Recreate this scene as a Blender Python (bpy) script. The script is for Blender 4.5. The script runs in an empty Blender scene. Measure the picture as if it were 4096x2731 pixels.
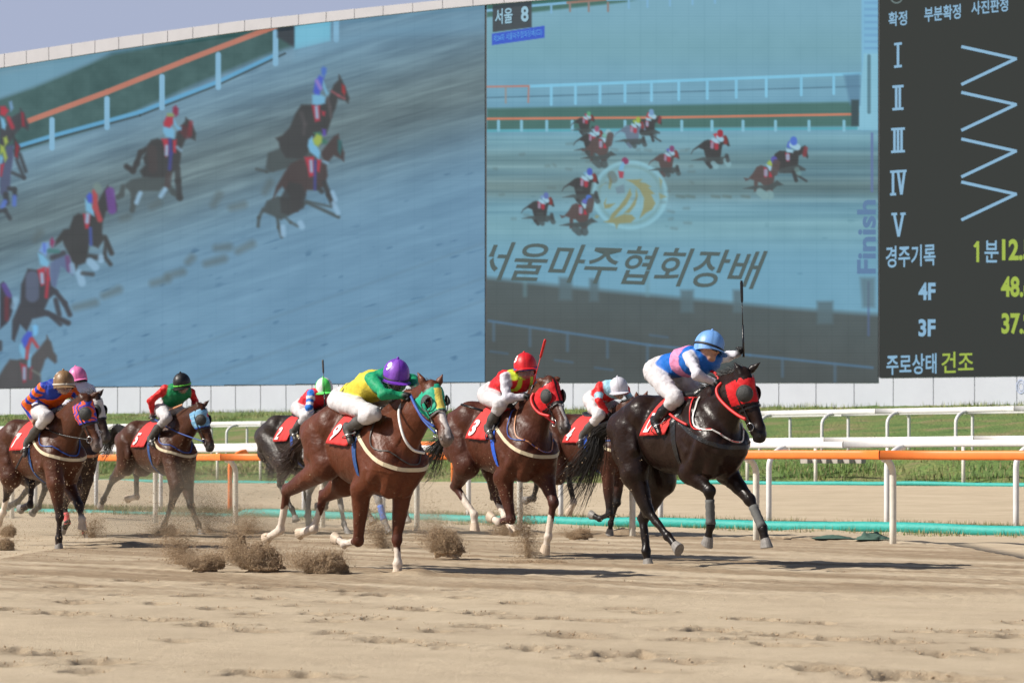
import bpy, math, random
import numpy as np
from mathutils import Vector, Matrix
C = bpy.context.scene
R = math.radians
rnd = random.Random(7)
rng = np.random.default_rng(7)
# ------------------------------------------------------------------ camera
F = 9500.0          # focal length in photograph pixels (4096 wide)
U0, VH, HC = 2048.0, 1855.0, 1.0   # centre column, horizon row, lens height in metres
cd = bpy.data.cameras.new("camera"); cam = bpy.data.objects.new("camera", cd)
C.collection.objects.link(cam); C.camera = cam
cam.location = (0, 0, HC); cam.rotation_euler = (R(90), 0, 0)
cd.sensor_width = 36; cd.lens = F / 4096 * 36
cd.shift_y = (VH - 1365.5) / 4096
cd.clip_end = 3000
cd.dof.use_dof = True; cd.dof.focus_distance = 23.0; cd.dof.aperture_fstop = 5.0
# ------------------------------------------------------------------ light
SUN_AZ = R(12); SUN_EL = R(41)       # sun to the left of the lens and a little behind it
sdir = Vector((-math.cos(SUN_AZ) * math.cos(SUN_EL), -math.sin(SUN_AZ) * math.cos(SUN_EL), math.sin(SUN_EL)))
W = bpy.data.worlds.new("World"); C.world = W; W.use_nodes = True
nt = W.node_tree; bg = nt.nodes['Background']
sk = nt.nodes.new('ShaderNodeTexSky'); sk.sky_type = 'NISHITA'; sk.sun_disc = False
sk.sun_elevation = SUN_EL; sk.sun_rotation = math.atan2(sdir.x, sdir.y)
sk.air_density = 1.0; sk.dust_density = 2.2; sk.ozone_density = 3.0
# a band of pale lavender haze lies over the lowest part of the sky
tcw = nt.nodes.new('ShaderNodeTexCoord'); sx = nt.nodes.new('ShaderNodeSeparateXYZ'); nt.links.new(tcw.outputs['Generated'], sx.inputs[0])
mrw = nt.nodes.new('ShaderNodeMapRange'); mrw.inputs[1].default_value = .20; mrw.inputs[2].default_value = .27; mrw.inputs[3].default_value = .97; mrw.inputs[4].default_value = 0; nt.links.new(sx.outputs[2], mrw.inputs[0])
mxw = nt.nodes.new('ShaderNodeMix'); mxw.data_type = 'RGBA'; nt.links.new(mrw.outputs[0], mxw.inputs[0]); nt.links.new(sk.outputs[0], mxw.inputs[6]); mxw.inputs[7].default_value = (5.5, 6.2, 8.4, 1)
nt.links.new(mxw.outputs[2], bg.inputs[0]); bg.inputs[1].default_value = 0.06
sl = bpy.data.lights.new("sun", "SUN"); sl.energy = 5.2; sl.angle = R(0.5); sl.color = (1, .94, .85)
so = bpy.data.objects.new("sun", sl); C.collection.objects.link(so)
so.rotation_euler = sdir.to_track_quat('Z', 'Y').to_euler()
C.view_settings.view_transform = 'Standard'; C.view_settings.look = 'None'
C.view_settings.exposure = 0.3; C.view_settings.gamma = 1
# ------------------------------------------------------------------ helpers
def lin(c):
    c = np.asarray(c, float) / 255.0
    return np.where(c <= .04045, c / 12.92, ((c + .055) / 1.055) ** 2.4)
def tag(o, label=None, cat=None, group=None, kind=None):
    if label: o['label'] = label
    if cat: o['category'] = cat
    if group: o['group'] = group
    if kind: o['kind'] = kind
    return o
def empty(name, loc=(0, 0, 0), rz=0):
    o = bpy.data.objects.new(name, None); o.empty_display_size = .2
    C.collection.objects.link(o); o.location = loc; o.rotation_euler = (0, 0, rz); return o
def link(name, me, mats, parent=None):
    o = bpy.data.objects.new(name, me); C.collection.objects.link(o)
    if mats is not None:
        for m in (mats if isinstance(mats, (list, tuple)) else [mats]): me.materials.append(m)
    if parent is not None: o.parent = parent
    return o
def npmesh(name, V, Fc, mats=None, parent=None, smooth=True, col=None, mi=None):
    """V (n,3), Fc (m,3|4) int arrays -> one object"""
    V = np.asarray(V, np.float32); Fc = np.asarray(Fc, np.int32)
    me = bpy.data.meshes.new(name)
    me.vertices.add(len(V)); me.vertices.foreach_set('co', V.ravel())
    k = Fc.shape[1]
    me.loops.add(Fc.size); me.loops.foreach_set('vertex_index', Fc.ravel())
    me.polygons.add(len(Fc)); me.polygons.foreach_set('loop_start', np.arange(0, Fc.size, k, dtype=np.int32))
    me.polygons.foreach_set('loop_total', np.full(len(Fc), k, np.int32))
    if mi is not None: me.polygons.foreach_set('material_index', np.asarray(mi, np.int32))
    me.update(calc_edges=True); me.validate()
    if smooth: me.polygons.foreach_set('use_smooth', np.ones(len(me.polygons), bool))
    if col is not None:
        ca = me.color_attributes.new('col', 'FLOAT_COLOR', 'POINT')
        cc = np.ones((len(V), 4), np.float32); cc[:, :3] = col
        ca.data.foreach_set('color', cc.ravel())
    return link(name, me, mats, parent)
class MB:
    """collects simple shapes, builds ONE mesh object"""
    def __init__(s): s.v = []; s.f = []
    def add(s, V, Fs):
        b = len(s.v); s.v += [tuple(map(float, p)) for p in V]; s.f += [tuple(int(i) + b for i in f) for f in Fs]
    def box(s, c, sz, rz=0):
        cx, cy, cz = c; x, y, z = [q / 2 for q in sz]; co, si = math.cos(rz), math.sin(rz)
        V = [(cx + a * x * co - b * y * si, cy + a * x * si + b * y * co, cz + d * z) for a in (-1, 1) for b in (-1, 1) for d in (-1, 1)]
        s.add(V, [(0, 1, 3, 2), (4, 6, 7, 5), (0, 4, 5, 1), (2, 3, 7, 6), (0, 2, 6, 4), (1, 5, 7, 3)])
    def tube(s, P, r, n=8, flat=1.0, cap=True, up=None):
        P = [Vector(p) for p in P]
        if len(P) < 2: return
        rr = r if isinstance(r, (list, tuple)) else [r] * len(P)
        V = []; Fs = []; prev = None
        for i, p in enumerate(P):
            t = (P[min(i + 1, len(P) - 1)] - P[max(i - 1, 0)])
            if t.length < 1e-9: t = Vector((0, 0, 1))
            t.normalize()
            if up is not None:
                a = (Vector(up) - t * t.dot(Vector(up)));
                if a.length < 1e-4: a = Vector((1, 0, 0)) - t * t.x
            elif prev is None:
                a = Vector((0, 0, 1)) if abs(t.z) < .9 else Vector((1, 0, 0)); a = a - t * t.dot(a)
            else: a = prev - t * t.dot(prev)
            a.normalize(); prev = a; b = t.cross(a)
            for j in range(n):
                an = 2 * math.pi * j / n
                V.append(p + a * math.cos(an) * rr[i] + b * math.sin(an) * rr[i] * flat)
        for i in range(len(P) - 1):
            for j in range(n):
                k = (j + 1) % n
                Fs.append((i * n + j, i * n + k, (i + 1) * n + k, (i + 1) * n + j))
        if cap: Fs += [tuple(range(n))[::-1], tuple((len(P) - 1) * n + j for j in range(n))]
        s.add(V, Fs)
    def build(s, name, mat, parent=None, smooth=False):
        me = bpy.data.meshes.new(name); me.from_pydata(s.v, [], s.f); me.update()
        if smooth: me.polygons.foreach_set('use_smooth', np.ones(len(me.polygons), bool))
        return link(name, me, mat, parent)
def smooth_path(P, n=6):
    """Catmull-Rom through points"""
    P = [Vector(p) for p in P]; out = []
    for i in range(len(P) - 1):
        a, b, c, d = P[max(i - 1, 0)], P[i], P[i + 1], P[min(i + 2, len(P) - 1)]
        for k in range(n):
            t = k / n
            out.append(.5 * ((2 * b) + (c - a) * t + (2 * a - 5 * b + 4 * c - d) * t * t + (3 * b - a - 3 * c + d) * t ** 3))
    out.append(P[-1]); return out
# ------------------------------------------------------------------ materials
def mat(name, rgb=(.5, .5, .5), rough=.6, attr=False, noise=0.0, nscale=8, bump=0.0, bscale=40, coat=0, metal=0, spec=.5, sheen=0, alpha=None, emit=None, stretch=None):
    m = bpy.data.materials.new(name); m.use_nodes = True; t = m.node_tree; b = t.nodes['Principled BSDF']
    b.inputs['Roughness'].default_value = rough; b.inputs['Metallic'].default_value = metal
    b.inputs['Specular IOR Level'].default_value = spec
    if coat: b.inputs['Coat Weight'].default_value = coat; b.inputs['Coat Roughness'].default_value = .25
    if sheen: b.inputs['Sheen Weight'].default_value = sheen
    tc = t.nodes.new('ShaderNodeTexCoord'); src = None
    mp = t.nodes.new('ShaderNodeMapping'); t.links.new(tc.outputs['Object'], mp.inputs[0])
    if stretch: mp.inputs['Scale'].default_value = stretch
    if attr:
        a = t.nodes.new('ShaderNodeVertexColor'); a.layer_name = 'col'; src = a.outputs[0]
    if noise:
        nz = t.nodes.new('ShaderNodeTexNoise'); nz.inputs['Scale'].default_value = nscale; nz.inputs['Detail'].default_value = 6
        nz.inputs['Roughness'].default_value = .65
        t.links.new(mp.outputs[0], nz.inputs['Vector'])
        mr = t.nodes.new('ShaderNodeMapRange'); mr.inputs[1].default_value = .25; mr.inputs[2].default_value = .75
        mr.inputs[3].default_value = 1 - noise; mr.inputs[4].default_value = 1 + noise
        t.links.new(nz.outputs[0], mr.inputs[0])
        vm = t.nodes.new('ShaderNodeVectorMath'); vm.operation = 'SCALE'
        if src: t.links.new(src, vm.inputs[0])
        else: vm.inputs[0].default_value = tuple(rgb)
        t.links.new(mr.outputs[0], vm.inputs['Scale']); src = vm.outputs[0]
    if src: t.links.new(src, b.inputs['Base Color'])
    else: b.inputs['Base Color'].default_value = (*[float(x) for x in rgb], 1)
    if bump:
        nb = t.nodes.new('ShaderNodeTexNoise'); nb.inputs['Scale'].default_value = bscale; nb.inputs['Detail'].default_value = 5
        t.links.new(mp.outputs[0], nb.inputs['Vector'])
        bp = t.nodes.new('ShaderNodeBump'); bp.inputs['Strength'].default_value = bump; bp.inputs['Distance'].default_value = .02
        t.links.new(nb.outputs[0], bp.inputs['Height']); t.links.new(bp.outputs[0], b.inputs['Normal'])
    if alpha is not None: b.inputs['Alpha'].default_value = alpha
    if emit is not None:
        b.inputs['Emission Color'].default_value = (*[float(x) for x in emit], 1); b.inputs['Emission Strength'].default_value = 1
    return m
M = {}
M['hide'] = mat('horse_hide', attr=True, rough=.46, noise=.22, nscale=9, bump=.5, bscale=19, spec=.24, coat=.03)
_t = M['hide'].node_tree; _b = _t.nodes['Principled BSDF']; _src = _b.inputs['Base Color'].links[0].from_socket      # dried sand splashes in the coat
_n = _t.nodes.new('ShaderNodeTexNoise'); _n.inputs['Scale'].default_value = 75; _n.inputs['Detail'].default_value = 3; _n2 = _t.nodes.new('ShaderNodeTexNoise'); _n2.inputs['Scale'].default_value = 3.2
_tc = _t.nodes.new('ShaderNodeTexCoord'); [_t.links.new(_tc.outputs['Object'], q.inputs['Vector']) for q in (_n, _n2)]
_m1 = _t.nodes.new('ShaderNodeMapRange'); _m1.inputs[1].default_value = .62; _m1.inputs[2].default_value = .70; _m1.inputs[4].default_value = .45; _t.links.new(_n.outputs[0], _m1.inputs[0])
_m2 = _t.nodes.new('ShaderNodeMapRange'); _m2.inputs[1].default_value = .42; _m2.inputs[2].default_value = .62; _t.links.new(_n2.outputs[0], _m2.inputs[0])
_mm = _t.nodes.new('ShaderNodeMath'); _mm.operation = 'MULTIPLY'; _t.links.new(_m1.outputs[0], _mm.inputs[0]); _t.links.new(_m2.outputs[0], _mm.inputs[1])
_mx = _t.nodes.new('ShaderNodeMix'); _mx.data_type = 'RGBA'; _t.links.new(_mm.outputs[0], _mx.inputs[0]); _t.links.new(_src, _mx.inputs[6]); _mx.inputs[7].default_value = (.20, .14, .09, 1); _t.links.new(_mx.outputs[2], _b.inputs['Base Color'])
M['hide_dark'] = mat('near_black_hide', attr=True, rough=.34, noise=.3, nscale=9, bump=.4, bscale=17, spec=.21, coat=.05)
M['cloth'] = mat('silk_cloth', attr=True, rough=.55, noise=.06, nscale=20, bump=1.0, bscale=9, spec=.25)
M['matte'] = mat('matte_colour', attr=True, rough=.7, noise=.08, nscale=30, bump=.2, bscale=60)
M['cap'] = mat('cap_silk', attr=True, rough=.45, noise=.04, nscale=25, bump=.15, bscale=30, )
M['hair_black'] = mat('black_hair', (.010, .008, .007), rough=.42)
M['hair_brown'] = mat('brown_hair', (.035, .016, .010), rough=.45)
M['hair_grey'] = mat('grey_hair', (.09, .085, .08), rough=.5)
M['leather'] = mat('black_leather', (.012, .012, .013), rough=.3, noise=.3, bump=.3, bscale=60)
M['dirty_leather'] = mat('dusty_leather', (.06, .055, .05), rough=.55, noise=.5, nscale=30)
M['cream'] = mat('cream_strap', (.62, .53, .36), rough=.5, noise=.12, nscale=20)
M['white_strap'] = mat('white_strap', (.72, .70, .66), rough=.45)
M['blue_strap'] = mat('blue_strap', (.02, .07, .30), rough=.6, noise=.15)
M['navy_girth'] = mat('navy_girth', (.015, .06, .20), rough=.75, noise=.2, nscale=40)
M['royal_strap'] = mat('royal_blue_strap', (.02, .10, .55), rough=.5)
M['red_strap'] = mat('red_strap', (.60, .02, .02), rough=.5)
M['tan_strap'] = mat('tan_strap', (.50, .22, .10), rough=.5)
M['red_cloth'] = mat('red_number_cloth', (.58, .03, .028), rough=.8, noise=.08, bump=.4, bscale=22)
M['white_cloth'] = mat('white_cloth', (.80, .78, .78), rough=.7)
M['metal'] = mat('bit_steel', (.45, .45, .45), rough=.3, metal=1)
M['mesh_cup'] = mat('blinker_cup', (.035, .037, .036), rough=.5, noise=.6, nscale=120, bump=.5, bscale=150)
M['visor'] = mat('clear_visor', (.30, .28, .27), rough=.12, alpha=.22)
M['goggle'] = mat('goggle_lens', (.02, .03, .035), rough=.08, coat=.5)
M['hoof_grey'] = mat('grey_hoof', (.20, .185, .17), rough=.6, noise=.35, nscale=30)
M['hoof_pale'] = mat('pale_hoof', (.50, .40, .30), rough=.6, noise=.25, nscale=25)
M['eye'] = mat('eye_glossy', (.01, .006, .005), rough=.05, coat=1)
M['wrap_grey'] = mat('grey_leg_wrap', (.10, .10, .095), rough=.8, noise=.25, nscale=50)
M['wrap_blue'] = mat('blue_leg_wrap', (.06, .17, .55), rough=.8, noise=.1)
M['wrap_pink'] = mat('pink_leg_wrap', (.75, .12, .12), rough=.8, noise=.1)
# rail coordinates: r runs along the rails (leftwards and away), q across them (away)
R0 = np.array((4.73, 29.41)); RD = np.array((-.70711, .70711)); RM = np.array((.70711, .70711))
def RQ(r, q): p = R0 + RD * r + RM * q; return float(p[0]), float(p[1])
def bank_top(r): return 3.3 + .0095 * np.clip(r, -40, 160)
def g_sand(q):
    return np.interp(q, [-1e4, .6, 2.0, 2.9, 4.2, 23.2, 24.0, 1e4], [0, 0, .02, .05, .065, .49, .40, .40])
def g_bank(q, r):
    t = bank_top(r)
    return np.where(q < 40, np.interp(q, [22.9, 23.4, 24.3, 27.2, 40], [.44, .56, .75, 1.3, 1.32]),
                    1.32 + (t - 1.32) * np.clip((q - 40) / 30, 0, 1) ** .8)
# ------------------------------------------------------------------ ground
def vnoise(x, y, seed=0, s=1.0):
    """cheap value noise"""
    g = np.random.default_rng(seed).random((64, 64)); x = x * s; y = y * s
    xi = np.floor(x).astype(int); yi = np.floor(y).astype(int); fx = x - xi; fy = y - yi
    fx = fx * fx * (3 - 2 * fx); fy = fy * fy * (3 - 2 * fy)
    a = g[xi % 64, yi % 64]; b = g[(xi + 1) % 64, yi % 64]; c = g[xi % 64, (yi + 1) % 64]; d = g[(xi + 1) % 64, (yi + 1) % 64]
    return (a * (1 - fx) + b * fx) * (1 - fy) + (c * (1 - fx) + d * fx) * fy - .5
def fbm(x, y, s=1, o=4, seed=0):
    return sum(vnoise(x, y, seed + i, s * 2 ** i) / 2 ** i for i in range(o))
def ground_at(u, v):
    Z = F * HC / (v - VH); return (u - U0) / F * Z, Z
# hoof prints seen in the sand: photograph position, length, depth
PR = [(20,2297,.5),(150,2307,.45),(530,2322,.8),(290,2345,.7),(330,2405,.7),(45,2433,.6),(270,2452,.9),(860,2340,.5),(1040,2352,.7),(790,2382,.7),
      (1070,2392,.6),(860,2430,.6),(1010,2448,.6),(700,2475,.6),(870,2497,.9),(1010,2520,.5),(630,2410,.5),(1410,2365,.6),(1500,2380,.6),(1650,2433,.8),
      (1330,2405,.5),(1350,2455,.5),(1340,2480,.6),(1560,2560,.9),(1520,2470,.6),(1350,2530,.6),(1850,2390,.4),(1940,2450,.7),(1910,2503,.6),(1760,2578,.7),
      (50,2595,.7),(210,2610,.7),(390,2645,.9),(1030,2688,.7),(1180,2695,.8),(330,2680,.5),(60,2655,.4),(2060,2410,.5),(2490,2432,.5),(2600,2448,.6),
      (2270,2535,.7),(2320,2545,.6),(2400,2480,.6),(2840,2520,.9),(2730,2557,.5),(3000,2475,.5),(3100,2478,.4),(3260,2490,.6),(3140,2540,.8),(3120,2578,.6),
      (2130,2590,.8),(2480,2620,1.0),(3590,2567,.8),(3850,2525,.7),(4050,2543,.8),(3780,2615,.7),(3350,2555,.6),(3310,2672,.9),(3600,2700,1.1),(3750,2712,1.0),
      (2960,2555,.5),(2750,2645,.5),(4000,2600,.5),(2070,2470,.5),(700,2560,.4),(1180,2420,.4),(2200,2470,.5),(480,2380,.4),(1750,2520,.5),(560,2470,.5)]
def build_ground():
    def axis(parts):
        a = [];
        for lo, hi, st in parts: a += list(np.arange(lo, hi, st))
        return np.array(a + [parts[-1][1]])
    xs = axis([(-900, -100, 100), (-100, -20, 8), (-20, -5.4, .4), (-5.4, 5.4, .018), (5.4, 20, .4), (20, 100, 8), (100, 900, 100)])
    ys = axis([(-60, 9, 6), (9, 10.6, .3), (10.6, 23.6, .03), (23.6, 40, .1), (40, 70, .6), (70, 200, 10), (200, 2400, 200)])
    X, Y = np.meshgrid(xs, ys)
    q = (X - R0[0]) * RM[0] + (Y - R0[1]) * RM[1]; r = (X - R0[0]) * RD[0] + (Y - R0[1]) * RD[1]
    Zt = g_sand(q)
    near = np.clip((26 - Y) / 2, 0, 1) * (Y > 9) * (np.abs(X) < 5.4)
    # harrow streaks run with the rails, worn ground has small crumbs
    Zt = Zt + near * (.006 * vnoise(q, r * .12, 3, 2.2) + .007 * fbm(X, Y, .7, 2, 9) + .004 * fbm(X, Y, 16, 2, 15))
    mid = (Y > 17.5) * (np.abs(X) < 5.4) * np.clip((40 - Y) / 4, 0, 1) * (q < 1)
    Zt = Zt + mid * (.020 * np.abs(fbm(X * 1.0, Y, 5, 3, 21)) + .014 * np.clip(fbm(q, r * .35, 1.6, 3, 29), 0, 1))
    Zt = Zt + .05 * (q > .6) * (q < 3) * np.clip(fbm(r, q, 1.2, 3, 31), -1, 1) * (Y < 60)
    h = np.array((.7071, -.7071)); n = np.array((.7071, .7071))
    pit_shade = np.zeros_like(Zt)
    allp = [(u, v, s) for u, v, s in PR]
    for i in range(12):
        v = 2285 + 440 * rng.random() ** 1.3; allp.append((rng.random() * 4096, v, .22 + .2 * rng.random()))
    for k, (u, v, s) in enumerate(allp):
        px, py = ground_at(u, v)
        m = (np.abs(X[0] - px) < .5).nonzero()[0]; mm = (np.abs(ys - py) < .6).nonzero()[0]
        if not len(m) or not len(mm): continue
        sl = (slice(mm[0], mm[-1] + 1), slice(m[0], m[-1] + 1))
        dx = X[sl] - px; dy = Y[sl] - py
        a = (dx * h[0] + dy * h[1]) / (.115 * (s + .40)); b = (dx * n[0] + dy * n[1]) / (.090 * (s + .45))
        wob = 1 + .9 * fbm(dx + k * 3.1, dy, 9, 2, k + 50)
        d = np.sqrt(a * a + b * b) * wob
        pit = -np.exp(-d ** 3) * .075 * min(s + .2, 1)
        rim = np.exp(-((d - 1.35) / .38) ** 2) * .012 * s * np.clip(.35 + 2.0 * fbm(dx + k, dy, 16, 2, k + 9), 0, 1.6)
        # clods thrown out behind the print
        clod = np.exp(-(((a + 1.3) / 1.4) ** 2 + (b / 1.3) ** 2)) * .014 * s * np.clip(vnoise(dx + k, dy, k, 34) * 2.6, 0, 1)
        Zt[sl] += pit + rim + clod
        pit_shade[sl] = np.maximum(pit_shade[sl], np.exp(-d ** 2 / 2.0) * min(1, s + .45))  # shade inside each hoof print, painted as a darker sand colour
    # little heaps pushed up where hooves strike
    for u, v, w, hh in ((1660, 2298, .17, .05), (2645, 2264, .13, .035), (2490, 2140, .22, .09), (700, 2245, .3, .03), (520, 2185, .3, .05)):
        px, py = ground_at(u, v)
        Zt += hh * np.exp(-(((X - px) / w) ** 2 + ((Y - py) / (w * 1.6)) ** 2)) * (1 + .3 * vnoise(X, Y, 2, 12))
    global CLODS; CLODS = []
    for k, (u, v, s) in enumerate(allp):
        px, py = ground_at(u, v)
        for _ in range(int(46 * s)):
            a = rnd.gauss(-.5, 1.2) * .13 * (s + .3); b = rnd.gauss(0, 1) * .09 * (s + .4); CLODS.append((px + a * h[0] + b * n[0], py + a * h[1] + b * n[1], .0012 + .0035 * rnd.random() ** 3))
    V = np.c_[X.ravel(), Y.ravel(), Zt.ravel()]
    ny, nx = X.shape; I = np.arange(ny * nx).reshape(ny, nx)
    Fc = np.c_[I[:-1, :-1].ravel(), I[:-1, 1:].ravel(), I[1:, 1:].ravel(), I[1:, :-1].ravel()]
    churn = mid * np.clip((Y - 17.8) / 1.2, 0, 1)
    col = np.zeros((len(V), 3)); col[:, 0] = pit_shade.ravel(); col[:, 1] = churn.ravel()
    m = bpy.data.materials.new('track_sand'); m.use_nodes = True; t = m.node_tree; b = t.nodes['Principled BSDF']
    b.inputs['Roughness'].default_value = .95; b.inputs['Specular IOR Level'].default_value = .15
    N = t.nodes.new; L = t.links.new
    tc = N('ShaderNodeTexCoord'); mp = N('ShaderNodeMapping'); mp.vector_type = 'POINT'
    mp.inputs['Rotation'].default_value = (0, 0, R(45)); mp.inputs['Scale'].default_value = (1, 1, 1)
    L(tc.outputs['Object'], mp.inputs[0])
    st = N('ShaderNodeMapping'); st.inputs['Scale'].default_value = (.16, 1.5, 1); L(mp.outputs[0], st.inputs[0])
    n1 = N('ShaderNodeTexNoise'); n1.inputs['Scale'].default_value = 1.0; n1.inputs['Detail'].default_value = 7; n1.inputs['Roughness'].default_value = .7; L(st.outputs[0], n1.inputs['Vector'])
    n2 = N('ShaderNodeTexNoise'); n2.inputs['Scale'].default_value = 1.1; n2.inputs['Detail'].default_value = 8; n2.inputs['Roughness'].default_value = .7; L(tc.outputs['Object'], n2.inputs['Vector'])
    n3 = N('ShaderNodeTexNoise'); n3.inputs['Scale'].default_value = 45; n3.inputs['Detail'].default_value = 6; n3.inputs['Roughness'].default_value = .8; L(tc.outputs['Object'], n3.inputs['Vector'])
    def mixc(fac, c1, c2):
        x = N('ShaderNodeMix'); x.data_type = 'RGBA'
        if isinstance(fac, float): x.inputs[0].default_value = fac
        else: L(fac, x.inputs[0])
        for s_, c_ in ((6, c1), (7, c2)):
            if isinstance(c_, tuple): x.inputs[s_].default_value = (*c_, 1)
            else: L(c_, x.inputs[s_])
        return x.outputs[2]
    def rng_(src, a, b_, c=0., d=1.):
        x = N('ShaderNodeMapRange'); L(src, x.inputs[0])
        for i_, v_ in enumerate((a, b_, c, d)): x.inputs[i_ + 1].default_value = v_
        return x.outputs[0]
    base = mixc(rng_(n1.outputs[0], .22, .80), (.49, .398, .278), (.63, .527, .385))
    base = mixc(rng_(n2.outputs[0], .42, .70, 0, .55), base, (.37, .29, .205))
    at = N('ShaderNodeVertexColor'); at.layer_name = 'col'; sp = N('ShaderNodeSeparateColor'); L(at.outputs[0], sp.inputs[0])
    ml = N('ShaderNodeMath'); ml.operation = 'MULTIPLY'; L(sp.outputs[1], ml.inputs[0]); L(rng_(n1.outputs[0], .60, .42), ml.inputs[1])
    base = mixc(ml.outputs[0], base, (.29, .215, .14))
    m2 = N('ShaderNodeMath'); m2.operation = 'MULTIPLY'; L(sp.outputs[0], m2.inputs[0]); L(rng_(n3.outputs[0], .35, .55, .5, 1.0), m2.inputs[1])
    base = mixc(m2.outputs[0], base, (.17, .12, .075))  # mixes the painted shade of the prints into the sand colour
    base = mixc(rng_(n3.outputs[0], .30, .75, .30, 0), base, (.25, .18, .11))
    L(base, b.inputs['Base Color'])
    bp = N('ShaderNodeBump'); bp.inputs['Strength'].default_value = .65; bp.inputs["Distance"].default_value = .02; L(n3.outputs[0], bp.inputs['Height']); L(bp.outputs[0], b.inputs['Normal'])
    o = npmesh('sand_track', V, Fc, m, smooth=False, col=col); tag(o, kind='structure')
build_ground()
# grass bank behind the sand
def build_bank():
    rs = np.concatenate([np.arange(-60, -12, 4), np.arange(-12, 60, .35), np.arange(60, 150, 1.2), np.arange(150, 300, 10)])
    qs = np.concatenate([np.arange(22.9, 28, .16), np.arange(28, 40, .6), np.arange(40, 71, .5), np.arange(71, 400, 20)])
    Rr, Qq = np.meshgrid(rs, qs)
    Z = g_bank(Qq, Rr) + .16 * fbm(Rr, Qq, .7, 4, 5) * np.clip((Qq - 23) / 1.0, 0, 1) * (Qq < 27.5) + .10 * fbm(Rr, Qq, 1.1, 3, 6) * (Qq > 40) * (Qq < 75)
    XY = R0[None, None] + Rr[..., None] * RD + Qq[..., None] * RM
    V = np.c_[XY[..., 0].ravel(), XY[..., 1].ravel(), Z.ravel()]
    ny, nx = Rr.shape; I = np.arange(ny * nx).reshape(ny, nx)
    Fc = np.c_[I[:-1, :-1].ravel(), I[1:, :-1].ravel(), I[1:, 1:].ravel(), I[:-1, 1:].ravel()]
    m = bpy.data.materials.new('bank_grass'); m.use_nodes = True; t = m.node_tree; b = t.nodes['Principled BSDF']; b.inputs['Roughness'].default_value = .9
    N = t.nodes.new; L = t.links.new; tc = N('ShaderNodeTexCoord')
    n1 = N('ShaderNodeTexNoise'); n1.inputs['Scale'].default_value = .35; n1.inputs['Detail'].default_value = 8; n1.inputs['Roughness'].default_value = .7; L(tc.outputs['Object'], n1.inputs['Vector'])
    n2 = N('ShaderNodeTexNoise'); n2.inputs['Scale'].default_value = 9; n2.inputs['Detail'].default_value = 6; L(tc.outputs['Object'], n2.inputs['Vector'])
    cr = N('ShaderNodeValToRGB'); e = cr.color_ramp.elements
    e[0].position = .34; e[0].color = (.07, .135, .026, 1); e[1].position = .66; e[1].color = (.27, .20, .115, 1)
    k = cr.color_ramp.elements.new(.46); k.color = (.125, .195, .045, 1); k = cr.color_ramp.elements.new(.55); k.color = (.17, .19, .055, 1)
    L(n1.outputs[0], cr.inputs[0])
    vm = N('ShaderNodeVectorMath'); vm.operation = 'SCALE'; mr = N('ShaderNodeMapRange'); mr.inputs[3].default_value = .55; mr.inputs[4].default_value = 1.45
    L(n2.outputs[0], mr.inputs[0]); L(cr.outputs[0], vm.inputs[0]); L(mr.outputs[0], vm.inputs['Scale']); L(vm.outputs[0], b.inputs['Base Color'])
    bp = N('ShaderNodeBump'); bp.inputs['Strength'].default_value = 1; bp.inputs['Distance'].default_value = .15; L(n2.outputs[0], bp.inputs['Height']); L(bp.outputs[0], b.inputs['Normal'])
    tag(npmesh('grass_bank', V, Fc, m), kind='structure')
build_bank()
# blades of grass: uncountable, one object for each strip
M['blade'] = mat('grass_blade', attr=True, rough=.7)
def blades(name, pts, hgt, wid, cols, label, cat='grass'):
    n = len(pts); V = np.zeros((n * 3, 3)); P = np.array(pts)
    an = rng.random(n) * 2 * np.pi; h = hgt * (.5 + rng.random(n)); lean = h * .6 * rng.random(n); la = rng.random(n) * 2 * np.pi
    V[0::3] = P + np.c_[np.cos(an) * wid, np.sin(an) * wid, np.zeros(n)]
    V[1::3] = P - np.c_[np.cos(an) * wid, np.sin(an) * wid, np.zeros(n)]
    V[2::3] = P + np.c_[np.cos(la) * lean, np.sin(la) * lean, h]
    Fc = np.arange(n * 3).reshape(n, 3)
    cc = np.array(cols)[rng.integers(0, len(cols), n)] * (.7 + .6 * rng.random((n, 1)))
    o = npmesh(name, V, Fc, M['blade'], smooth=False, col=np.repeat(cc, 3, 0)); tag(o, label, cat, kind='stuff')
GC = [(.10, .16, .03), (.16, .19, .05), (.32, .26, .12), (.40, .33, .18), (.08, .13, .02)]
def strip_pts(n, r0, r1, q0, q1, fn, clump=1.2, seed=1, thr=-.05):
    out = []
    while len(out) < n:
        k = n * 2; rr = r0 + (r1 - r0) * rng.random(k); qq = q0 + (q1 - q0) * rng.random(k)
        keep = fbm(rr, qq * 2, clump, 2, seed) > thr + .35 * (rng.random(k) - .5)
        for a, b in zip(rr[keep], qq[keep]):
            x, y = RQ(a, b); out.append((x, y, float(fn(b, a)) - .01))
    return out[:n]
blades('grass_strip', strip_pts(30000, -6, 40, 3.1, 4.6, lambda q, r: g_sand(q)), .11, .007, GC, 'thin dry grass strip along the green hose under the white rail')
blades('grass_edge', strip_pts(4200, -6, 30, 2.3, 2.9, lambda q, r: g_sand(q), 2.5, 4, .12), .08, .006, GC, 'small dry tufts sprouting in front of the near green hose')
blades('bank_tall_grass', strip_pts(16000, -14, 130, 60, 72, lambda q, r: g_bank(np.array(q), np.array(r)), .5, 7, .02), .22, .018, [(.13, .20, .04), (.20, .24, .06), (.30, .30, .10), (.09, .15, .03)], 'tall grass growing against the foot of the white panel wall')
blades('bank_low_grass', strip_pts(26000, -12, 60, 23.4, 27.5, lambda q, r: g_bank(np.array(q), np.array(r)), .8, 8, -.1), .14, .012, [(.10, .18, .03), (.15, .22, .04), (.24, .2, .09)], 'rough grass on the low bank behind the far green hose')
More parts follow.
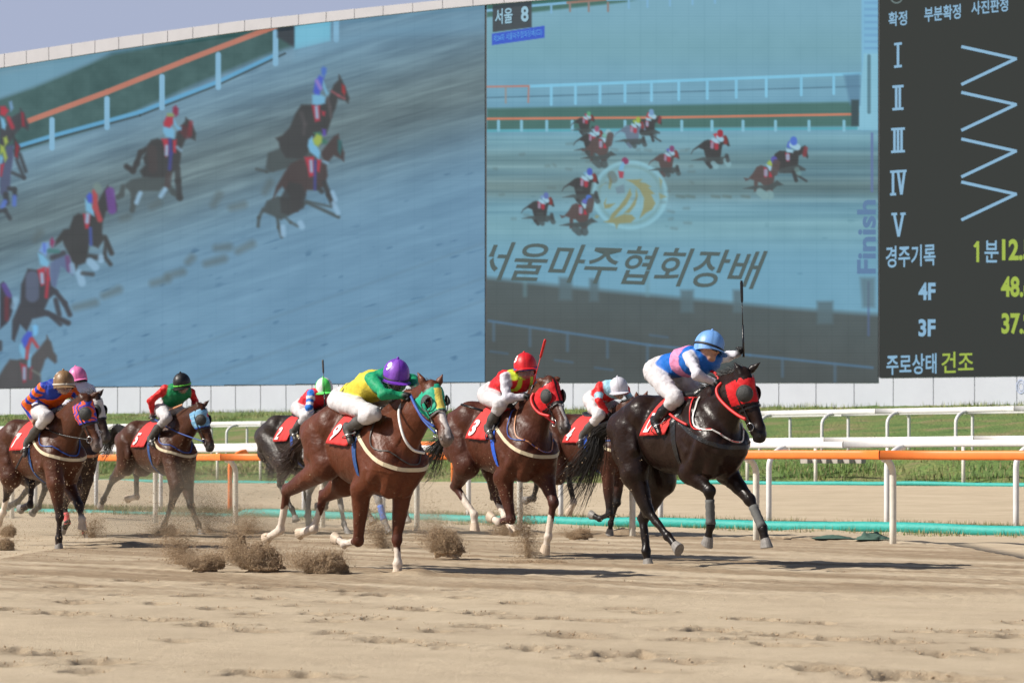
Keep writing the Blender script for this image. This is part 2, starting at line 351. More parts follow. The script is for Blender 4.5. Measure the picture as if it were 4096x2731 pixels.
# ------------------------------------------------------------------ rails
M['rail_white'] = mat('white_rail_plastic', (.68, .67, .66), rough=.4, noise=.08, nscale=6)
M['rail_cream'] = mat('cream_post_plastic', (.66, .63, .55), rough=.45, noise=.16, nscale=11)
M['rail_orange'] = mat('orange_rail_plastic', (.80, .20, .035), rough=.5, noise=.10, nscale=7)
M['hose'] = mat('turquoise_hose', (.02, .32, .28), rough=.6, noise=.12, nscale=6, bump=.5, bscale=25)
def rail_fence(name, label, q, g, top, rs, over, rail_mat, post_mat, rr=.045, tall=.058, deep=.04, seg=4.4, post_mats=None, r_ext=(None, None)):
    x0, y0 = RQ(rs[0], q); root = empty(name, (x0, y0, g)); tag(root, label, 'fence')
    o2 = lambda r, qq, z: Vector((*RQ(r, qq), z)) - root.location
    qr = q + over; zr = top - tall
    ra = r_ext[0] if r_ext[0] is not None else rs[0] - 3; rb = r_ext[1] if r_ext[1] is not None else rs[-1] + 3
    cuts = list(np.arange(ra, rb, seg)) + [rb]
    for i in range(len(cuts) - 1):
        mb = MB(); a, b = cuts[i] + .004, cuts[i + 1] - .004
        sag = .012 * rnd.uniform(-1, 1); prof = 12; V = []; Fs = []
        st = [a, a + .10, a + .101] + list(np.linspace(a + .3, b - .01, 5)); 
        for k, r in enumerate(st):
            big = 1.035 if k < 2 else 1.0; zz = zr + sag * math.sin(math.pi * (r - a) / (b - a))
            for j in range(prof):
                an = 2 * math.pi * (j + .5) / prof; c, s_ = math.cos(an), math.sin(an)
                e = .55; cx = math.copysign(abs(c) ** e, c) * deep * big; cz = math.copysign(abs(s_) ** e, s_) * tall * big
                V.append(o2(r, qr + cx, zz + cz))
        for k in range(len(st) - 1):
            for j in range(prof): Fs.append((k * prof + j, k * prof + (j + 1) % prof, (k + 1) * prof + (j + 1) % prof, (k + 1) * prof + j))
        Fs += [tuple(range(prof)), tuple((len(st) - 1) * prof + j for j in range(prof))[::-1]]
        mb.add(V, Fs); mm = rail_mat(.5 * (a + b)) if callable(rail_mat) else rail_mat
        mb.build('rail_segment', mm, root, smooth=True)
    for i, r in enumerate(rs):
        mb = MB(); zt = zr - tall + .01
        if abs(over) > .05:
            bend = min(.30, abs(over) * 1.1); P = [o2(r, q, g - .3), o2(r, q, g + .3), o2(r, q, zt - bend)]
            for k in range(1, 9):
                an = k / 8 * math.pi / 2
                P.append(o2(r, q + over * (1 - math.cos(an)), zt - bend + (bend) * math.sin(an)))
            if abs(over) > .3: P.append(o2(r, q + over * 1.0, zt + .02))
        else: P = [o2(r, q, g - .3), o2(r, q, g + .5), o2(r, q, zt + .02)]
        mb.tube(P, rr, n=12)
        mb.build('post', (post_mats or {}).get(i, post_mat), root, smooth=True)
    return root
SP = 2.19
rail_fence('track_rail', 'orange topped running rail on curved white posts, nearest the horses', .2, .0, 1.17, [SP * k + .16 for k in range(-1, 22)], -.2, M['rail_orange'], M['rail_cream'], rr=.043, r_ext=(-4.2, 50))
rail_fence('white_rail', 'white rail with bent arms just behind the turquoise hose and dry grass', 4.13, .065, 1.335, [-3.46 + SP * k for k in range(0, 24)], .42, M['rail_white'], M['rail_white'], rr=.042, tall=.05, r_ext=(-9, 60), post_mats={10: M['rail_orange']})
rail_fence('far_rail', 'plain white rail on straight posts at the foot of the grass bank', 23.1, .49, 1.66, [-7.2 + SP * k for k in range(0, 36)], .0, lambda r: M['rail_orange'] if 31 < r < 39 else M['rail_white'], M['rail_cream'], rr=.045, tall=.07, r_ext=(-12, 80), post_mats={18: M['rail_orange'], 20: M['rail_orange'], 21: M['rail_orange']})
rail_fence('turf_rail', 'white rail with bent arms on the raised turf in front of its twin', 28, 1.3, 2.50, [-10.2 + SP * k for k in range(0, 44)], .5, M['rail_white'], M['rail_white'], rr=.045, tall=.07, r_ext=(-14, 100))
rail_fence('back_turf_rail', 'white rail on straight posts, rearmost of the rails before the green slope', 32.9, 1.31, 2.53, [-9.6 + SP * k for k in range(0, 48)], -.08, M['rail_white'], M['rail_white'], rr=.045, tall=.06, r_ext=(-14, 110))
# distance plate on the orange rail
pr = 14.45
mb = MB(); x, y = RQ(pr, -.055)
root = empty('marker_plate', (x, y, 1.11)); tag(root, 'small white plate with a black 1 on the orange rail', 'sign')
mb.box((0, 0, 0), (.16, .012, .125), R(-45)); mb.build('plate', M['rail_white'], root)
mb = MB(); mb.box((-.0075, -.0075, 0), (.022, .006, .08), R(-45)); mb.box((-.0075, -.0075, -.036), (.05, .005, .012), R(-45)); mb.build('numeral', M['leather'], root)
def hose(name, label, q, r0, r1, rad, gf, sink=.35, rb=9):
    P = []; rr = []
    for r in np.arange(r0, r1, .25):
        x, y = RQ(r, q + .12 * float(vnoise(np.array(r), np.array(2.), 5, .35)) * 2)
        bury = 0 if r < rb else min(1, (r - rb) / 2) * (.09 if float(vnoise(np.array(r), np.array(1.), 12, .22)) < .12 else .01)
        P.append((x, y, gf(q) - bury + rad * (1 - sink) + .03 * float(fbm(np.array(r), np.array(0.), .5, 2, 3)))); rr.append(rad * (1 + .12 * float(vnoise(np.array(r), np.array(5.), 6, 2.5))))
    mb = MB(); mb.tube(P, rr, n=12); tag(mb.build(name, M['hose'], None, smooth=True), label, 'hose')
hose('ground_hose', 'turquoise hose lying in the sand under the near white rail', 2.95, -6, 52, .080, lambda q: float(g_sand(q)))
hose('ground_hose', 'far turquoise hose at the foot of the grass bank', 22.75, -12, 80, .055, lambda q: float(g_sand(q)), rb=24)
# torn netting beside the hose
for (u, v, w, lab) in ((3330, 2146, .36, 'flat piece of torn dark green netting by the turquoise hose'), (3490, 2150, .34, 'crumpled heap of dark green netting by the turquoise hose')):
    px, py = ground_at(u, v + 14); n = 26; g = np.linspace(-1, 1, n); A, B = np.meshgrid(g, g)
    hh = .035 if 'flat' in lab else .08
    Z = g_sand(2.0) + hh * np.clip(1 - A ** 2 - B ** 2, 0, 1) * (.6 + 1.6 * np.abs(fbm(A, B, 2.2, 3, u))) + .01
    ed = 1 + .35 * fbm(A, B, 2, 2, u + 3)
    V = np.c_[(A * w * .75 * ed).ravel(), (B * w * .8 * ed).ravel(), Z.ravel()]; I = np.arange(n * n).reshape(n, n)
    Fc = np.c_[I[:-1, :-1].ravel(), I[:-1, 1:].ravel(), I[1:, 1:].ravel(), I[1:, :-1].ravel()]
    o = npmesh('torn_netting', V, Fc, mat('netting', (.05, .10, .075), rough=.8, noise=.3, nscale=20)); o.location = (px, py, 0); tag(o, lab, 'netting')
# pale kerb stones on the bank
gm = mat('kerb_stone', (.42, .38, .34), rough=.9, noise=.2)
for i, u in enumerate((3225, 3262, 3300, 3345, 3392, 3440)):
    rr_ = 0; Zs = 60.5; x = (u - U0) / F * Zs; z = HC - (1843 - VH) / F * Zs
    mb = MB(); mb.box((0, 0, 0), (.22, .2, .12), R(-45)); o = mb.build('kerb_stone', gm); o.location = (x, Zs, z)
    tag(o, ['leftmost', 'second from left', 'third from left', 'third from right', 'second from right', 'rightmost'][i] + ' of the pale kerb stones on the bank under the orange rail', 'stone', 'pale kerb stones in a row on the bank')
# ------------------------------------------------------------------ display building
BZ, BU, BVP = 119.0, 3900.0, -9000.0
bd = np.array((BVP - U0, F)); bd = bd / np.linalg.norm(bd)            # along the wall, leftwards and away
B0 = np.array(((BU - U0) / F * BZ, BZ)); bn = np.array((bd[1], -bd[0]))
if bn[1] > 0: bn = -bn                                                # towards the track
def BP(u, v, off=0.0):
    """point of the board plane (moved off metres towards the track) seen at photograph position u, v; returns n x 3"""
    u = np.asarray(u, float); v = np.asarray(v, float)
    p0 = B0 + bn * off
    dx = (u - U0) / F
    t = (p0 @ bn) / (dx * bn[0] + bn[1])
    return np.stack([dx * t, t + 0 * v, HC - (v - VH) / F * t], -1)
def slab(name, outline, off, thick, m, parent, base=0.0):
    """flat panel with real thickness from an outline on the board plane"""
    n = len(outline); a = BP([p[0] for p in outline], [p[1] for p in outline], off)
    b = a.copy(); b[:, :2] -= bn * thick
    V = np.vstack([a, b]); mb = MB(); mb.add(V, [tuple(range(n)), tuple(range(n, 2 * n))[::-1]] + [(i, i + n, (i + 1) % n + n, (i + 1) % n) for i in range(n)])
    return mb.build(name, m, parent)
def bot(u): return 1557 + (1505 - 1557) * u / 4096
def topedge(u): return np.interp(u, [-400, 0, 480, 960, 1440, 1800, 2300, 2800, 3400, 4600], [282, 218, 148, 84, 34, -2, -42, -78, -112, -170])
M['panel'] = mat('white_wall_panel', (.47, .49, .55), rough=.5, noise=.05, nscale=.6)
M['coping'] = mat('grey_coping', (.40, .39, .41), rough=.6, noise=.06, nscale=.8)
M['dark_frame'] = mat('dark_frame', (.03, .035, .04), rough=.6)
M['seam'] = mat('panel_seam', (.36, .35, .34), rough=.8)
wall = empty('display_building'); tag(wall, 'long white panel building that carries the giant race screens behind the track', 'building')
# lower band of panels
us = []
k = 0
while True:
    # equal panels along the wall, seam seen at u = 4067 first
    s0 = None
    pA = BP(4067, 1600)[:2] + bd * 2.36 * (k - 2); u = U0 + F * pA[0] / pA[1]; us.append(float(u)); k += 1
    if u < -250: break
for a, b in zip(us[:-1], us[1:]):
    vb = lambda u: 1668 + (1640 - 1668) * u / 4096 + 24
    slab('wall_panel', [(a - 1.6, bot(a) - 12), (b + 1.6, bot(b) - 12), (b + 1.6, vb(b)), (a - 1.6, vb(a))], -.02, .3, M['panel'], wall)
L0, L1 = us[-1], us[0]
slab('seam_backing', [(L1, bot(L1) - 12), (L0, bot(L0) - 12), (L0, 1690), (L1, 1662)], -.06, .3, M['seam'], wall)
# body of the building behind the screens and its coping
uu = np.linspace(L0, L1, 24)
slab('building_body', [(u, topedge(u) + 20) for u in uu] + [(L1, bot(L1) - 3), (L0, bot(L0) - 3)], -.12, 3.0, M['dark_frame'], wall)
k = 0; cu = [4200.]
while cu[-1] > L0: cu.append(cu[-1] - (86 + (cu[-1] / 4096) * 78))
for a, b in zip(cu[:-1], cu[1:]):
    def band(u): return 54 - 22 * min(max(u, 0), 2000) / 2000
    slab('coping_panel', [(a - 1.2, topedge(a)), (b + 1.2, topedge(b)), (b + 1.2, topedge(b) + band(b)), (a - 1.2, topedge(a) + band(a))], .25, 3.6, M['coping'], wall)
# ---- pictures on the screens: colours are worked out here, dot by dot, on the flat screen surface
class Canvas:
    def __init__(s, u0, u1, v0, v1, st):
        s.nx = int((u1 - u0) / st) + 1; s.ny = int((v1 - v0) / st) + 1
        s.u = np.linspace(u0, u1, s.nx); s.v = np.linspace(v0, v1, s.ny)
        s.U, s.V = np.meshgrid(s.u, s.v); s.c = np.zeros((s.ny, s.nx, 3)); s.st = st
    def blend(s, a, col, sl=None):
        col = np.array(col, float)
        if sl is None: s.c[:] = s.c * (1 - a[..., None]) + col * a[..., None]
        else: s.c[sl] = s.c[sl] * (1 - a[..., None]) + col * a[..., None]
    def win(s, x0, x1, y0, y1):
        a = np.searchsorted(s.u, [x0, x1]); b = np.searchsorted(s.v, [y0, y1])
        return (slice(max(b[0], 0), b[1]), slice(max(a[0], 0), a[1]))
    def cap(s, a, b, ra, rb, col, soft=5, op=1.0):
        m = max(ra, rb) + soft * 2
        sl = s.win(min(a[0], b[0]) - m, max(a[0], b[0]) + m, min(a[1], b[1]) - m, max(a[1], b[1]) + m)
        X = s.U[sl]; Y = s.V[sl]
        if X.size == 0: return
        dx, dy = b[0] - a[0], b[1] - a[1]; L = dx * dx + dy * dy + 1e-9
        t = np.clip(((X - a[0]) * dx + (Y - a[1]) * dy) / L, 0, 1)
        d = np.hypot(X - a[0] - t * dx, Y - a[1] - t * dy) - (ra + (rb - ra) * t)
        s.blend(op * np.clip(.5 - d / soft, 0, 1), col, sl)
    def poly(s, P, col, soft=6, op=1.0):
        P = np.array(P, float); sl = s.win(P[:, 0].min() - soft, P[:, 0].max() + soft, P[:, 1].min() - soft, P[:, 1].max() + soft)
        X = s.U[sl]; Y = s.V[sl]
        if X.size == 0: return
        ins = np.zeros(X.shape, bool); d = np.full(X.shape, 1e9)
        for i in range(len(P)):
            a, b = P[i], P[(i + 1) % len(P)]
            t = np.clip(((X - a[0]) * (b[0] - a[0]) + (Y - a[1]) * (b[1] - a[1])) / (((b - a) ** 2).sum() + 1e-9), 0, 1)
            d = np.minimum(d, np.hypot(X - a[0] - t * (b[0] - a[0]), Y - a[1] - t * (b[1] - a[1])))
            cr = ((a[1] > Y) != (b[1] > Y)); xx = (b[0] - a[0]) * (Y - a[1]) / (b[1] - a[1] + 1e-12) + a[0]; ins ^= cr & (X < xx)
        sd = np.where(ins, d, -d); s.blend(op * np.clip(.5 + sd / soft, 0, 1), col, sl)
    def line(s, P, r, col, soft=5, op=1.0):
        for a, b in zip(P[:-1], P[1:]): s.cap(a, b, r, r, col, soft, op)
LEDK = .80
def led_mat():
    m = bpy.data.materials.new('led_screen'); m.use_nodes = True; t = m.node_tree; b = t.nodes['Principled BSDF']
    b.inputs['Base Color'].default_value = (.012, .012, .013, 1); b.inputs['Roughness'].default_value = .7; b.inputs['Specular IOR Level'].default_value = .04
    a = t.nodes.new('ShaderNodeVertexColor'); a.layer_name = 'col'; t.links.new(a.outputs[0], b.inputs['Emission Color']); b.inputs['Emission Strength'].default_value = LEDK
    return m
M['led'] = led_mat()
SK = dict(a=(1000, 230, .4782), b=(440, 400, .306), c=(0, 700, .4464), d=(0, 380, .3317), e=(0, 1280, .1786), f=(2250, 400, .3509), g=(2700, 500, .2551))
DK, BR, MID_, RD, BL, PB, WT, SHD = (58, 61, 63), (70, 63, 64), (82, 79, 82), (166, 54, 70), (66, 88, 190), (112, 172, 206), (140, 178, 206), (68, 78, 80)
def paint(cv, key, items, soft=8, dx=0, dy=0, sc=1.0, org=None, recol=None):
    o = SK[key]
    for it in items:
        col = it[0]; col = recol.get(col, col) if recol else col; P = [(o[0] + x * o[2], o[1] + y * o[2]) for x, y in it[1]]
        if org: P = [(dx + (x - org[0]) * sc, dy + (y - org[1]) * sc) for x, y in P]
        op = it[2] if len(it) > 2 else 1.0; wd = it[3] if len(it) > 3 else None
        if wd: cv.line(P, wd * o[2] * (sc if org else 1), col, soft, op)
        else: cv.poly(P, col, soft, op)
SP_LEAD = [(SHD, [(150, 800), (300, 740), (560, 760), (560, 900), (300, 930), (190, 960), (130, 930)], .95), (SHD, [(55, 935), (140, 955), (190, 940)], .9, 11),
 (DK, [(215, 675), (270, 650), (330, 590), (380, 470), (430, 395), (520, 395), (600, 390), (660, 330), (700, 230), (740, 190), (745, 145), (770, 190), (800, 260), (832, 340), (822, 385), (790, 360), (735, 350), (715, 430), (690, 480), (668, 560), (640, 640), (560, 640), (500, 720), (480, 800), (440, 850), (300, 840), (250, 760), (240, 710)]),
 (MID_, [(430, 470), (460, 560), (450, 640)], .5, 16), ((150, 50, 56), [(768, 225), (792, 240), (800, 290), (790, 320), (768, 290)]), ((150, 84, 92), [(685, 285), (740, 320), (790, 345)], .9, 8), (MID_, [(650, 350), (668, 420), (676, 500)], .9, 12),
 (RD, [(517, 400), (585, 400), (585, 530), (545, 540), (530, 470)]), (WT, [(555, 420), (562, 500)], .9, 14), (RD, [(600, 450), (630, 455), (625, 490), (605, 485)]),
 (PB, [(520, 320), (560, 300), (630, 330), (628, 385), (560, 402), (522, 390)]), (BL, [(530, 290), (545, 200), (580, 150), (618, 170), (600, 250), (580, 315), (545, 310)]), ((140, 120, 190), [(560, 200), (590, 260)], .9, 16),
 (PB, [(615, 200), (640, 270), (655, 305), (640, 315), (610, 250)]), ((70, 110, 190), [(595, 95), (615, 78), (640, 92), (638, 130), (622, 165), (600, 150)])]
SP_SEC = [(SHD, [(140, 1200), (230, 1160), (480, 1220), (400, 1280), (260, 1360), (180, 1320), (100, 1290)], .95), (SHD, [(470, 1210), (740, 1335)], .95, 13), (SHD, [(480, 1205), (680, 1250)], .9, 9), (SHD, [(110, 1270), (75, 1340), (68, 1410)], .95, 12), (SHD, [(230, 1340), (240, 1420), (265, 1500)], .95, 12), (SHD, [(300, 1340), (340, 1380), (400, 1410)], .8, 10),
 (BR, [(290, 960), (340, 890), (420, 850), (560, 860), (640, 900), (650, 990), (620, 1080), (560, 1110), (480, 1110), (440, 1180), (400, 1290), (340, 1290), (330, 1150), (270, 1080), (240, 1110), (190, 1190), (220, 1080)]), (DK, [(250, 1180), (330, 1040), (430, 1060), (470, 1150), (450, 1260), (320, 1320), (260, 1300)], .9),
 (DK, [(620, 1050), (660, 1150), (690, 1220)], .95, 22), (DK, [(560, 1080), (600, 1120)], .9, 20), (WT, [(690, 1130), (715, 1190)], .9, 18), (WT, [(700, 1220), (735, 1300)], .85, 20), (WT, [(275, 1420), (278, 1480)], .85, 22), (WT, [(420, 1385), (435, 1415)], .85, 24),
 (BR, [(590, 800), (650, 720), (700, 660), (740, 640), (750, 700), (790, 800), (785, 870), (760, 850), (700, 820), (660, 870), (620, 870)]), ((48, 96, 100), [(735, 690), (765, 700), (770, 760), (755, 820), (735, 780)]), (WT, [(620, 870), (650, 885)], .8, 8),
 (RD, [(455, 835), (535, 830), (545, 990), (495, 1000), (480, 920)]), (WT, [(510, 870), (515, 950)], .9, 14), (RD, [(560, 850), (595, 860), (580, 960), (556, 950)]), ((64, 70, 140), [(545, 870), (543, 1100)], .9, 11),
 (PB, [(490, 690), (520, 660), (560, 740), (590, 800), (575, 850), (500, 790), (482, 740)]), ((60, 110, 96), [(530, 630), (590, 620), (610, 680), (650, 700), (640, 725), (600, 720)]), ((150, 170, 78), [(525, 690), (560, 640), (605, 660), (600, 710), (570, 745), (540, 730)]), ((90, 74, 160), [(605, 600), (635, 605), (635, 650), (610, 660)])]
SP_RED = [(SHD, [(180, 1120), (280, 1040), (420, 1010), (760, 980), (740, 1120), (640, 1190), (420, 1190), (330, 1240), (250, 1190)], .95), (SHD, [(170, 1140), (150, 1240), (100, 1270)], .95, 34), (SHD, [(300, 1180), (310, 1330), (290, 1440)], .95, 36), (SHD, [(760, 1120), (830, 1210), (920, 1280)], .9, 34),
 (DK, [(480, 600), (540, 525), (620, 505), (700, 530), (860, 500), (870, 430), (930, 340), (980, 280), (990, 230), (1040, 270), (1090, 360), (1125, 440), (1115, 530), (1070, 510), (1010, 480), (970, 560), (930, 650), (925, 760), (900, 900), (830, 940), (760, 1010), (560, 1020), (430, 1010), (390, 930), (460, 850), (430, 760), (470, 680)]),
 (DK, [(470, 650), (400, 690), (350, 830), (300, 930), (215, 870)], 1, 34), (BR, [(550, 650), (560, 900)], .6, 60), (DK, [(880, 900), (890, 1060), (910, 1280)], .9, 38), (BR, [(770, 980), (750, 1120)], .8, 40),
 (WT, [(720, 1170), (665, 1255)], .9, 30), (WT, [(395, 1220), (345, 1340)], .9, 28), ((140, 50, 60), [(1055, 300), (1040, 450)], .7, 30), ((96, 50, 56), [(960, 390), (1010, 450)], .6, 60),
 (RD, [(675, 510), (780, 510), (780, 700), (730, 745), (710, 620)]), (WT, [(745, 610), (740, 710)], .85, 26), (RD, [(820, 530), (870, 520), (860, 690), (820, 690)]), ((60, 66, 130), [(785, 520), (795, 700), (780, 900)], .9, 24), (WT, [(880, 620), (925, 660)], .7, 20),
 (PB, [(695, 340), (800, 350), (845, 400), (840, 510), (730, 480), (692, 410)]), (RD, [(700, 300), (740, 215), (830, 215), (825, 310), (780, 365), (705, 345)]), ((130, 150, 90), [(750, 180), (835, 175), (840, 215), (750, 215)]), (PB, [(835, 250), (880, 340), (935, 360), (930, 395), (890, 400), (840, 320)]), ((130, 45, 72), [(825, 100), (860, 75), (895, 120), (890, 190), (860, 220), (820, 160)])]
SP_BLU = [(DK, [(620, 480), (660, 370), (700, 345), (830, 360), (870, 250), (920, 160), (965, 95), (1000, 170), (1050, 270), (1045, 325), (990, 310), (950, 330), (920, 420), (915, 520), (940, 570), (880, 655), (800, 620), (790, 700), (780, 780), (700, 810), (680, 860), (630, 740), (580, 640), (560, 590), (490, 640), (500, 580), (570, 490)]), (DK, [(940, 560), (1000, 700)], 1, 22), (DK, [(950, 620), (935, 730), (990, 800)], .9, 18), (DK, [(800, 730), (890, 740)], .9, 24),
 (WT, [(805, 775), (855, 825)], .85, 34), (WT, [(905, 735), (905, 765)], .85, 26), (WT, [(710, 880), (735, 965)], .8, 34), (DK, [(740, 880), (830, 890)], .8, 18), ((104, 68, 140), [(985, 150), (1005, 310)], .9, 40),
 (RD, [(745, 350), (810, 350), (795, 480), (765, 480)]), (WT, [(785, 360), (780, 420)], .9, 18), ((66, 86, 160), [(810, 480), (815, 620)], .9, 14), (PB, [(762, 215), (800, 240), (842, 290), (845, 370), (770, 320)]), (BL, [(775, 190), (800, 160), (855, 180), (845, 260), (790, 245)]), ((165, 72, 78), [(850, 150), (855, 290), (895, 400)], 1, 24), ((108, 130, 128), [(870, 105), (885, 135)], 1, 34)]
SP_GRY = [((60, 64, 72), [(190, 980), (250, 840), (340, 850), (420, 870), (480, 1000), (520, 1040), (440, 1110), (400, 1200), (470, 1250), (290, 1290), (240, 1400), (180, 1340), (130, 1490), (105, 1470), (110, 1300), (180, 1140)]), ((98, 112, 142), [(290, 920), (290, 1080)], .6, 60), ((60, 64, 72), [(500, 1050), (580, 1150), (625, 1250)], 1, 22), ((60, 64, 72), [(500, 1120), (530, 1250)], .95, 22), ((60, 64, 72), [(430, 1240), (610, 1325)], 1, 24), ((60, 64, 72), [(470, 1270), (540, 1335)], .9, 20),
 ((88, 106, 140), [(450, 900), (450, 790), (500, 750), (560, 720), (600, 710), (640, 790), (670, 850), (650, 900), (600, 850), (545, 820), (520, 920), (500, 1010), (460, 990)]), ((60, 62, 70), [(470, 740), (570, 700)], .9, 24), ((104, 68, 110), [(605, 740), (620, 850)], .8, 22), (WT, [(645, 810), (650, 860)], .7, 26), (WT, [(140, 1120), (120, 1180)], .6, 26),
 (RD, [(335, 850), (405, 820), (400, 980), (370, 995), (350, 920)]), (WT, [(375, 890), (380, 960)], .9, 16), (RD, [(425, 830), (430, 930), (415, 1090)], .9, 16), (PB, [(340, 700), (390, 720), (440, 780), (430, 830), (360, 800)]), ((112, 150, 205), [(350, 680), (380, 610), (440, 600), (440, 650), (410, 730)]), (BL, [(395, 620), (400, 680)], .6, 10), ((130, 56, 96), [(450, 580), (470, 560), (490, 600), (470, 650), (450, 620)]), ((60, 112, 112), [(440, 680), (520, 685)], .9, 18)]
SP_EDGE = [((62, 66, 72), [(90, 340), (140, 270), (240, 210), (245, 160), (290, 220), (350, 360), (340, 430), (270, 390), (210, 440), (130, 560), (60, 640), (0, 640), (0, 300)]), ((140, 46, 60), [(255, 210), (285, 220), (300, 380), (265, 380)]), ((56, 62, 66), [(140, 460), (200, 540), (240, 640), (215, 770), (170, 740), (160, 560)]), ((128, 46, 58), [(190, 570), (235, 620), (215, 770), (180, 740)]),
 ((74, 84, 112), [(80, 620), (160, 600), (160, 760), (130, 960), (120, 1120), (60, 1240), (0, 1190), (0, 850)]), ((56, 62, 68), [(150, 940), (290, 1000), (200, 780)], .9, 20), ((56, 62, 68), [(240, 720), (310, 920)], .9, 22), ((56, 62, 68), [(110, 1130), (175, 1140), (180, 1210)], 1, 26), ((56, 62, 68), [(70, 1200), (80, 1300)], 1, 34), ((80, 110, 190), [(175, 1230), (172, 1320)], .9, 26), ((80, 110, 190), [(60, 1290), (30, 1350)], .9, 30), ((56, 62, 68), [(0, 1400), (60, 1390), (120, 1490)], .9, 24),
 (RD, [(0, 140), (60, 135), (105, 190), (60, 260), (0, 240)]), (PB, [(0, 260), (50, 290), (75, 360), (60, 420), (20, 400)]), ((110, 150, 190), [(110, 90), (140, 75), (160, 160), (130, 200)]), (RD, [(100, 280), (150, 390)], .9, 26), ((150, 170, 80), [(40, 520), (80, 500), (100, 570), (60, 620)]), ((150, 170, 80), [(0, 600), (50, 620), (90, 760), (60, 810), (30, 700), (0, 720)]), (PB, [(0, 730), (35, 760), (20, 830), (0, 830)]), (RD, [(10, 840), (50, 830), (20, 980), (0, 980)])]
SP_BOT = [((76, 76, 78), [(-100, 1568), (-20, 1240), (100, 1040), (220, 880), (380, 890), (560, 850), (700, 830), (860, 650), (960, 520), (1040, 420), (1050, 340), (1090, 420), (1150, 500), (1200, 700), (1270, 800), (1275, 940), (1230, 970), (1070, 840), (1010, 890), (960, 1050), (900, 1200), (920, 1350), (880, 1600), (-100, 1600)]), (MID_, [(240, 1050), (300, 1300)], .35, 90), (MID_, [(940, 760), (840, 1000)], .4, 80),
 (RD, [(450, 960), (600, 1010), (580, 1380), (520, 1400), (500, 1200)], .85), (WT, [(545, 1080), (545, 1300)], .9, 34), (RD, [(700, 1060), (680, 1300)], .5, 30), (PB, [(430, 560), (500, 520), (580, 700), (580, 850), (520, 860), (440, 700)]), (PB, [(660, 790), (650, 1020)], 1, 36), (BL, [(480, 460), (520, 370), (620, 250), (720, 270), (720, 400), (600, 620), (540, 610)]), ((165, 66, 72), [(690, 430), (620, 620), (600, 850)], 1, 34), ((165, 66, 72), [(720, 420), (840, 600)], 1, 34), ((110, 178, 224), [(725, 130), (790, 95), (850, 140), (850, 280), (810, 350), (750, 340)]), ((120, 128, 120), [(720, 1120), (900, 1230)], .8, 16)]
SP_LE2 = [((54, 56, 66), [(0, 980), (30, 955), (90, 1060), (125, 1160), (100, 1260), (60, 1330), (0, 1380)]), ((84, 70, 140), [(35, 990), (80, 1080)], .9, 24), ((120, 48, 56), [(60, 1110), (60, 1290)], .6, 22), ((56, 58, 62), [(0, 1560), (0, 1500)], .8, 20)]
T1 = [(DK, [(250, 460), (280, 390), (370, 320), (460, 250), (520, 230), (600, 270), (690, 300), (750, 220), (790, 165), (830, 220), (860, 330), (830, 340), (790, 290), (745, 320), (730, 390), (720, 470), (690, 600), (520, 590), (480, 500), (450, 390), (370, 360), (290, 400)]), (SHD, [(260, 560), (430, 510), (760, 500), (830, 480), (830, 530), (740, 620), (500, 620), (440, 560)], .9), ((130, 52, 52), [(780, 200), (795, 275)], .8, 34), (RD, [(555, 240), (610, 260), (600, 370), (560, 360)]), (WT, [(585, 290), (580, 350)], .6, 26), (RD, [(650, 300), (650, 360)], .9, 34), ((150, 190, 210), [(580, 200), (660, 220), (690, 290), (640, 290), (570, 240)]), ('silk', [(600, 150), (640, 130), (680, 150), (690, 210), (640, 210)]), ((150, 190, 210), [(680, 190), (730, 230)], 1, 36), ('cap', [(708, 120), (710, 150)], 1, 44), ('sock', [(600, 610), (640, 650)], .8, 44), ('sock', [(800, 560), (840, 620)], .8, 44), (DK, [(510, 600), (560, 660)], .9, 30), ((60, 64, 66), [(810, 480), (830, 560)], .8, 30)]
T2 = [(BR, [(1080, 830), (1150, 840), (1220, 760), (1280, 660), (1350, 630), (1420, 660), (1560, 700), (1560, 830), (1540, 930), (1530, 1040), (1440, 1060), (1400, 960), (1340, 900), (1300, 900), (1290, 1040), (1240, 1050), (1240, 870), (1180, 850), (1110, 880)]), (SHD, [(1070, 1000), (1220, 960), (1480, 940), (1600, 870), (1700, 940), (1600, 960), (1540, 1010), (1400, 1030), (1240, 1010)], .95), (DK, [(1560, 700), (1640, 620), (1660, 560), (1700, 640), (1700, 720)], .0), ('sock', [(1330, 1050), (1400, 1110)], .8, 60), ('sock', [(1480, 1080), (1490, 1110)], .8, 60), (RD, [(1395, 660), (1440, 680), (1440, 820), (1400, 820)]), (WT, [(1425, 720), (1425, 780)], .7, 30), (RD, [(1480, 740), (1525, 740), (1520, 820), (1470, 820)]), ((150, 190, 210), [(1430, 620), (1530, 650), (1535, 720), (1480, 720)]), ('silk', [(1440, 600), (1480, 555), (1535, 580), (1530, 650), (1460, 630)]), ('cap', [(1555, 540), (1560, 570)], 1, 48), (BR, [(1560, 740), (1590, 600)], .9, 60)]
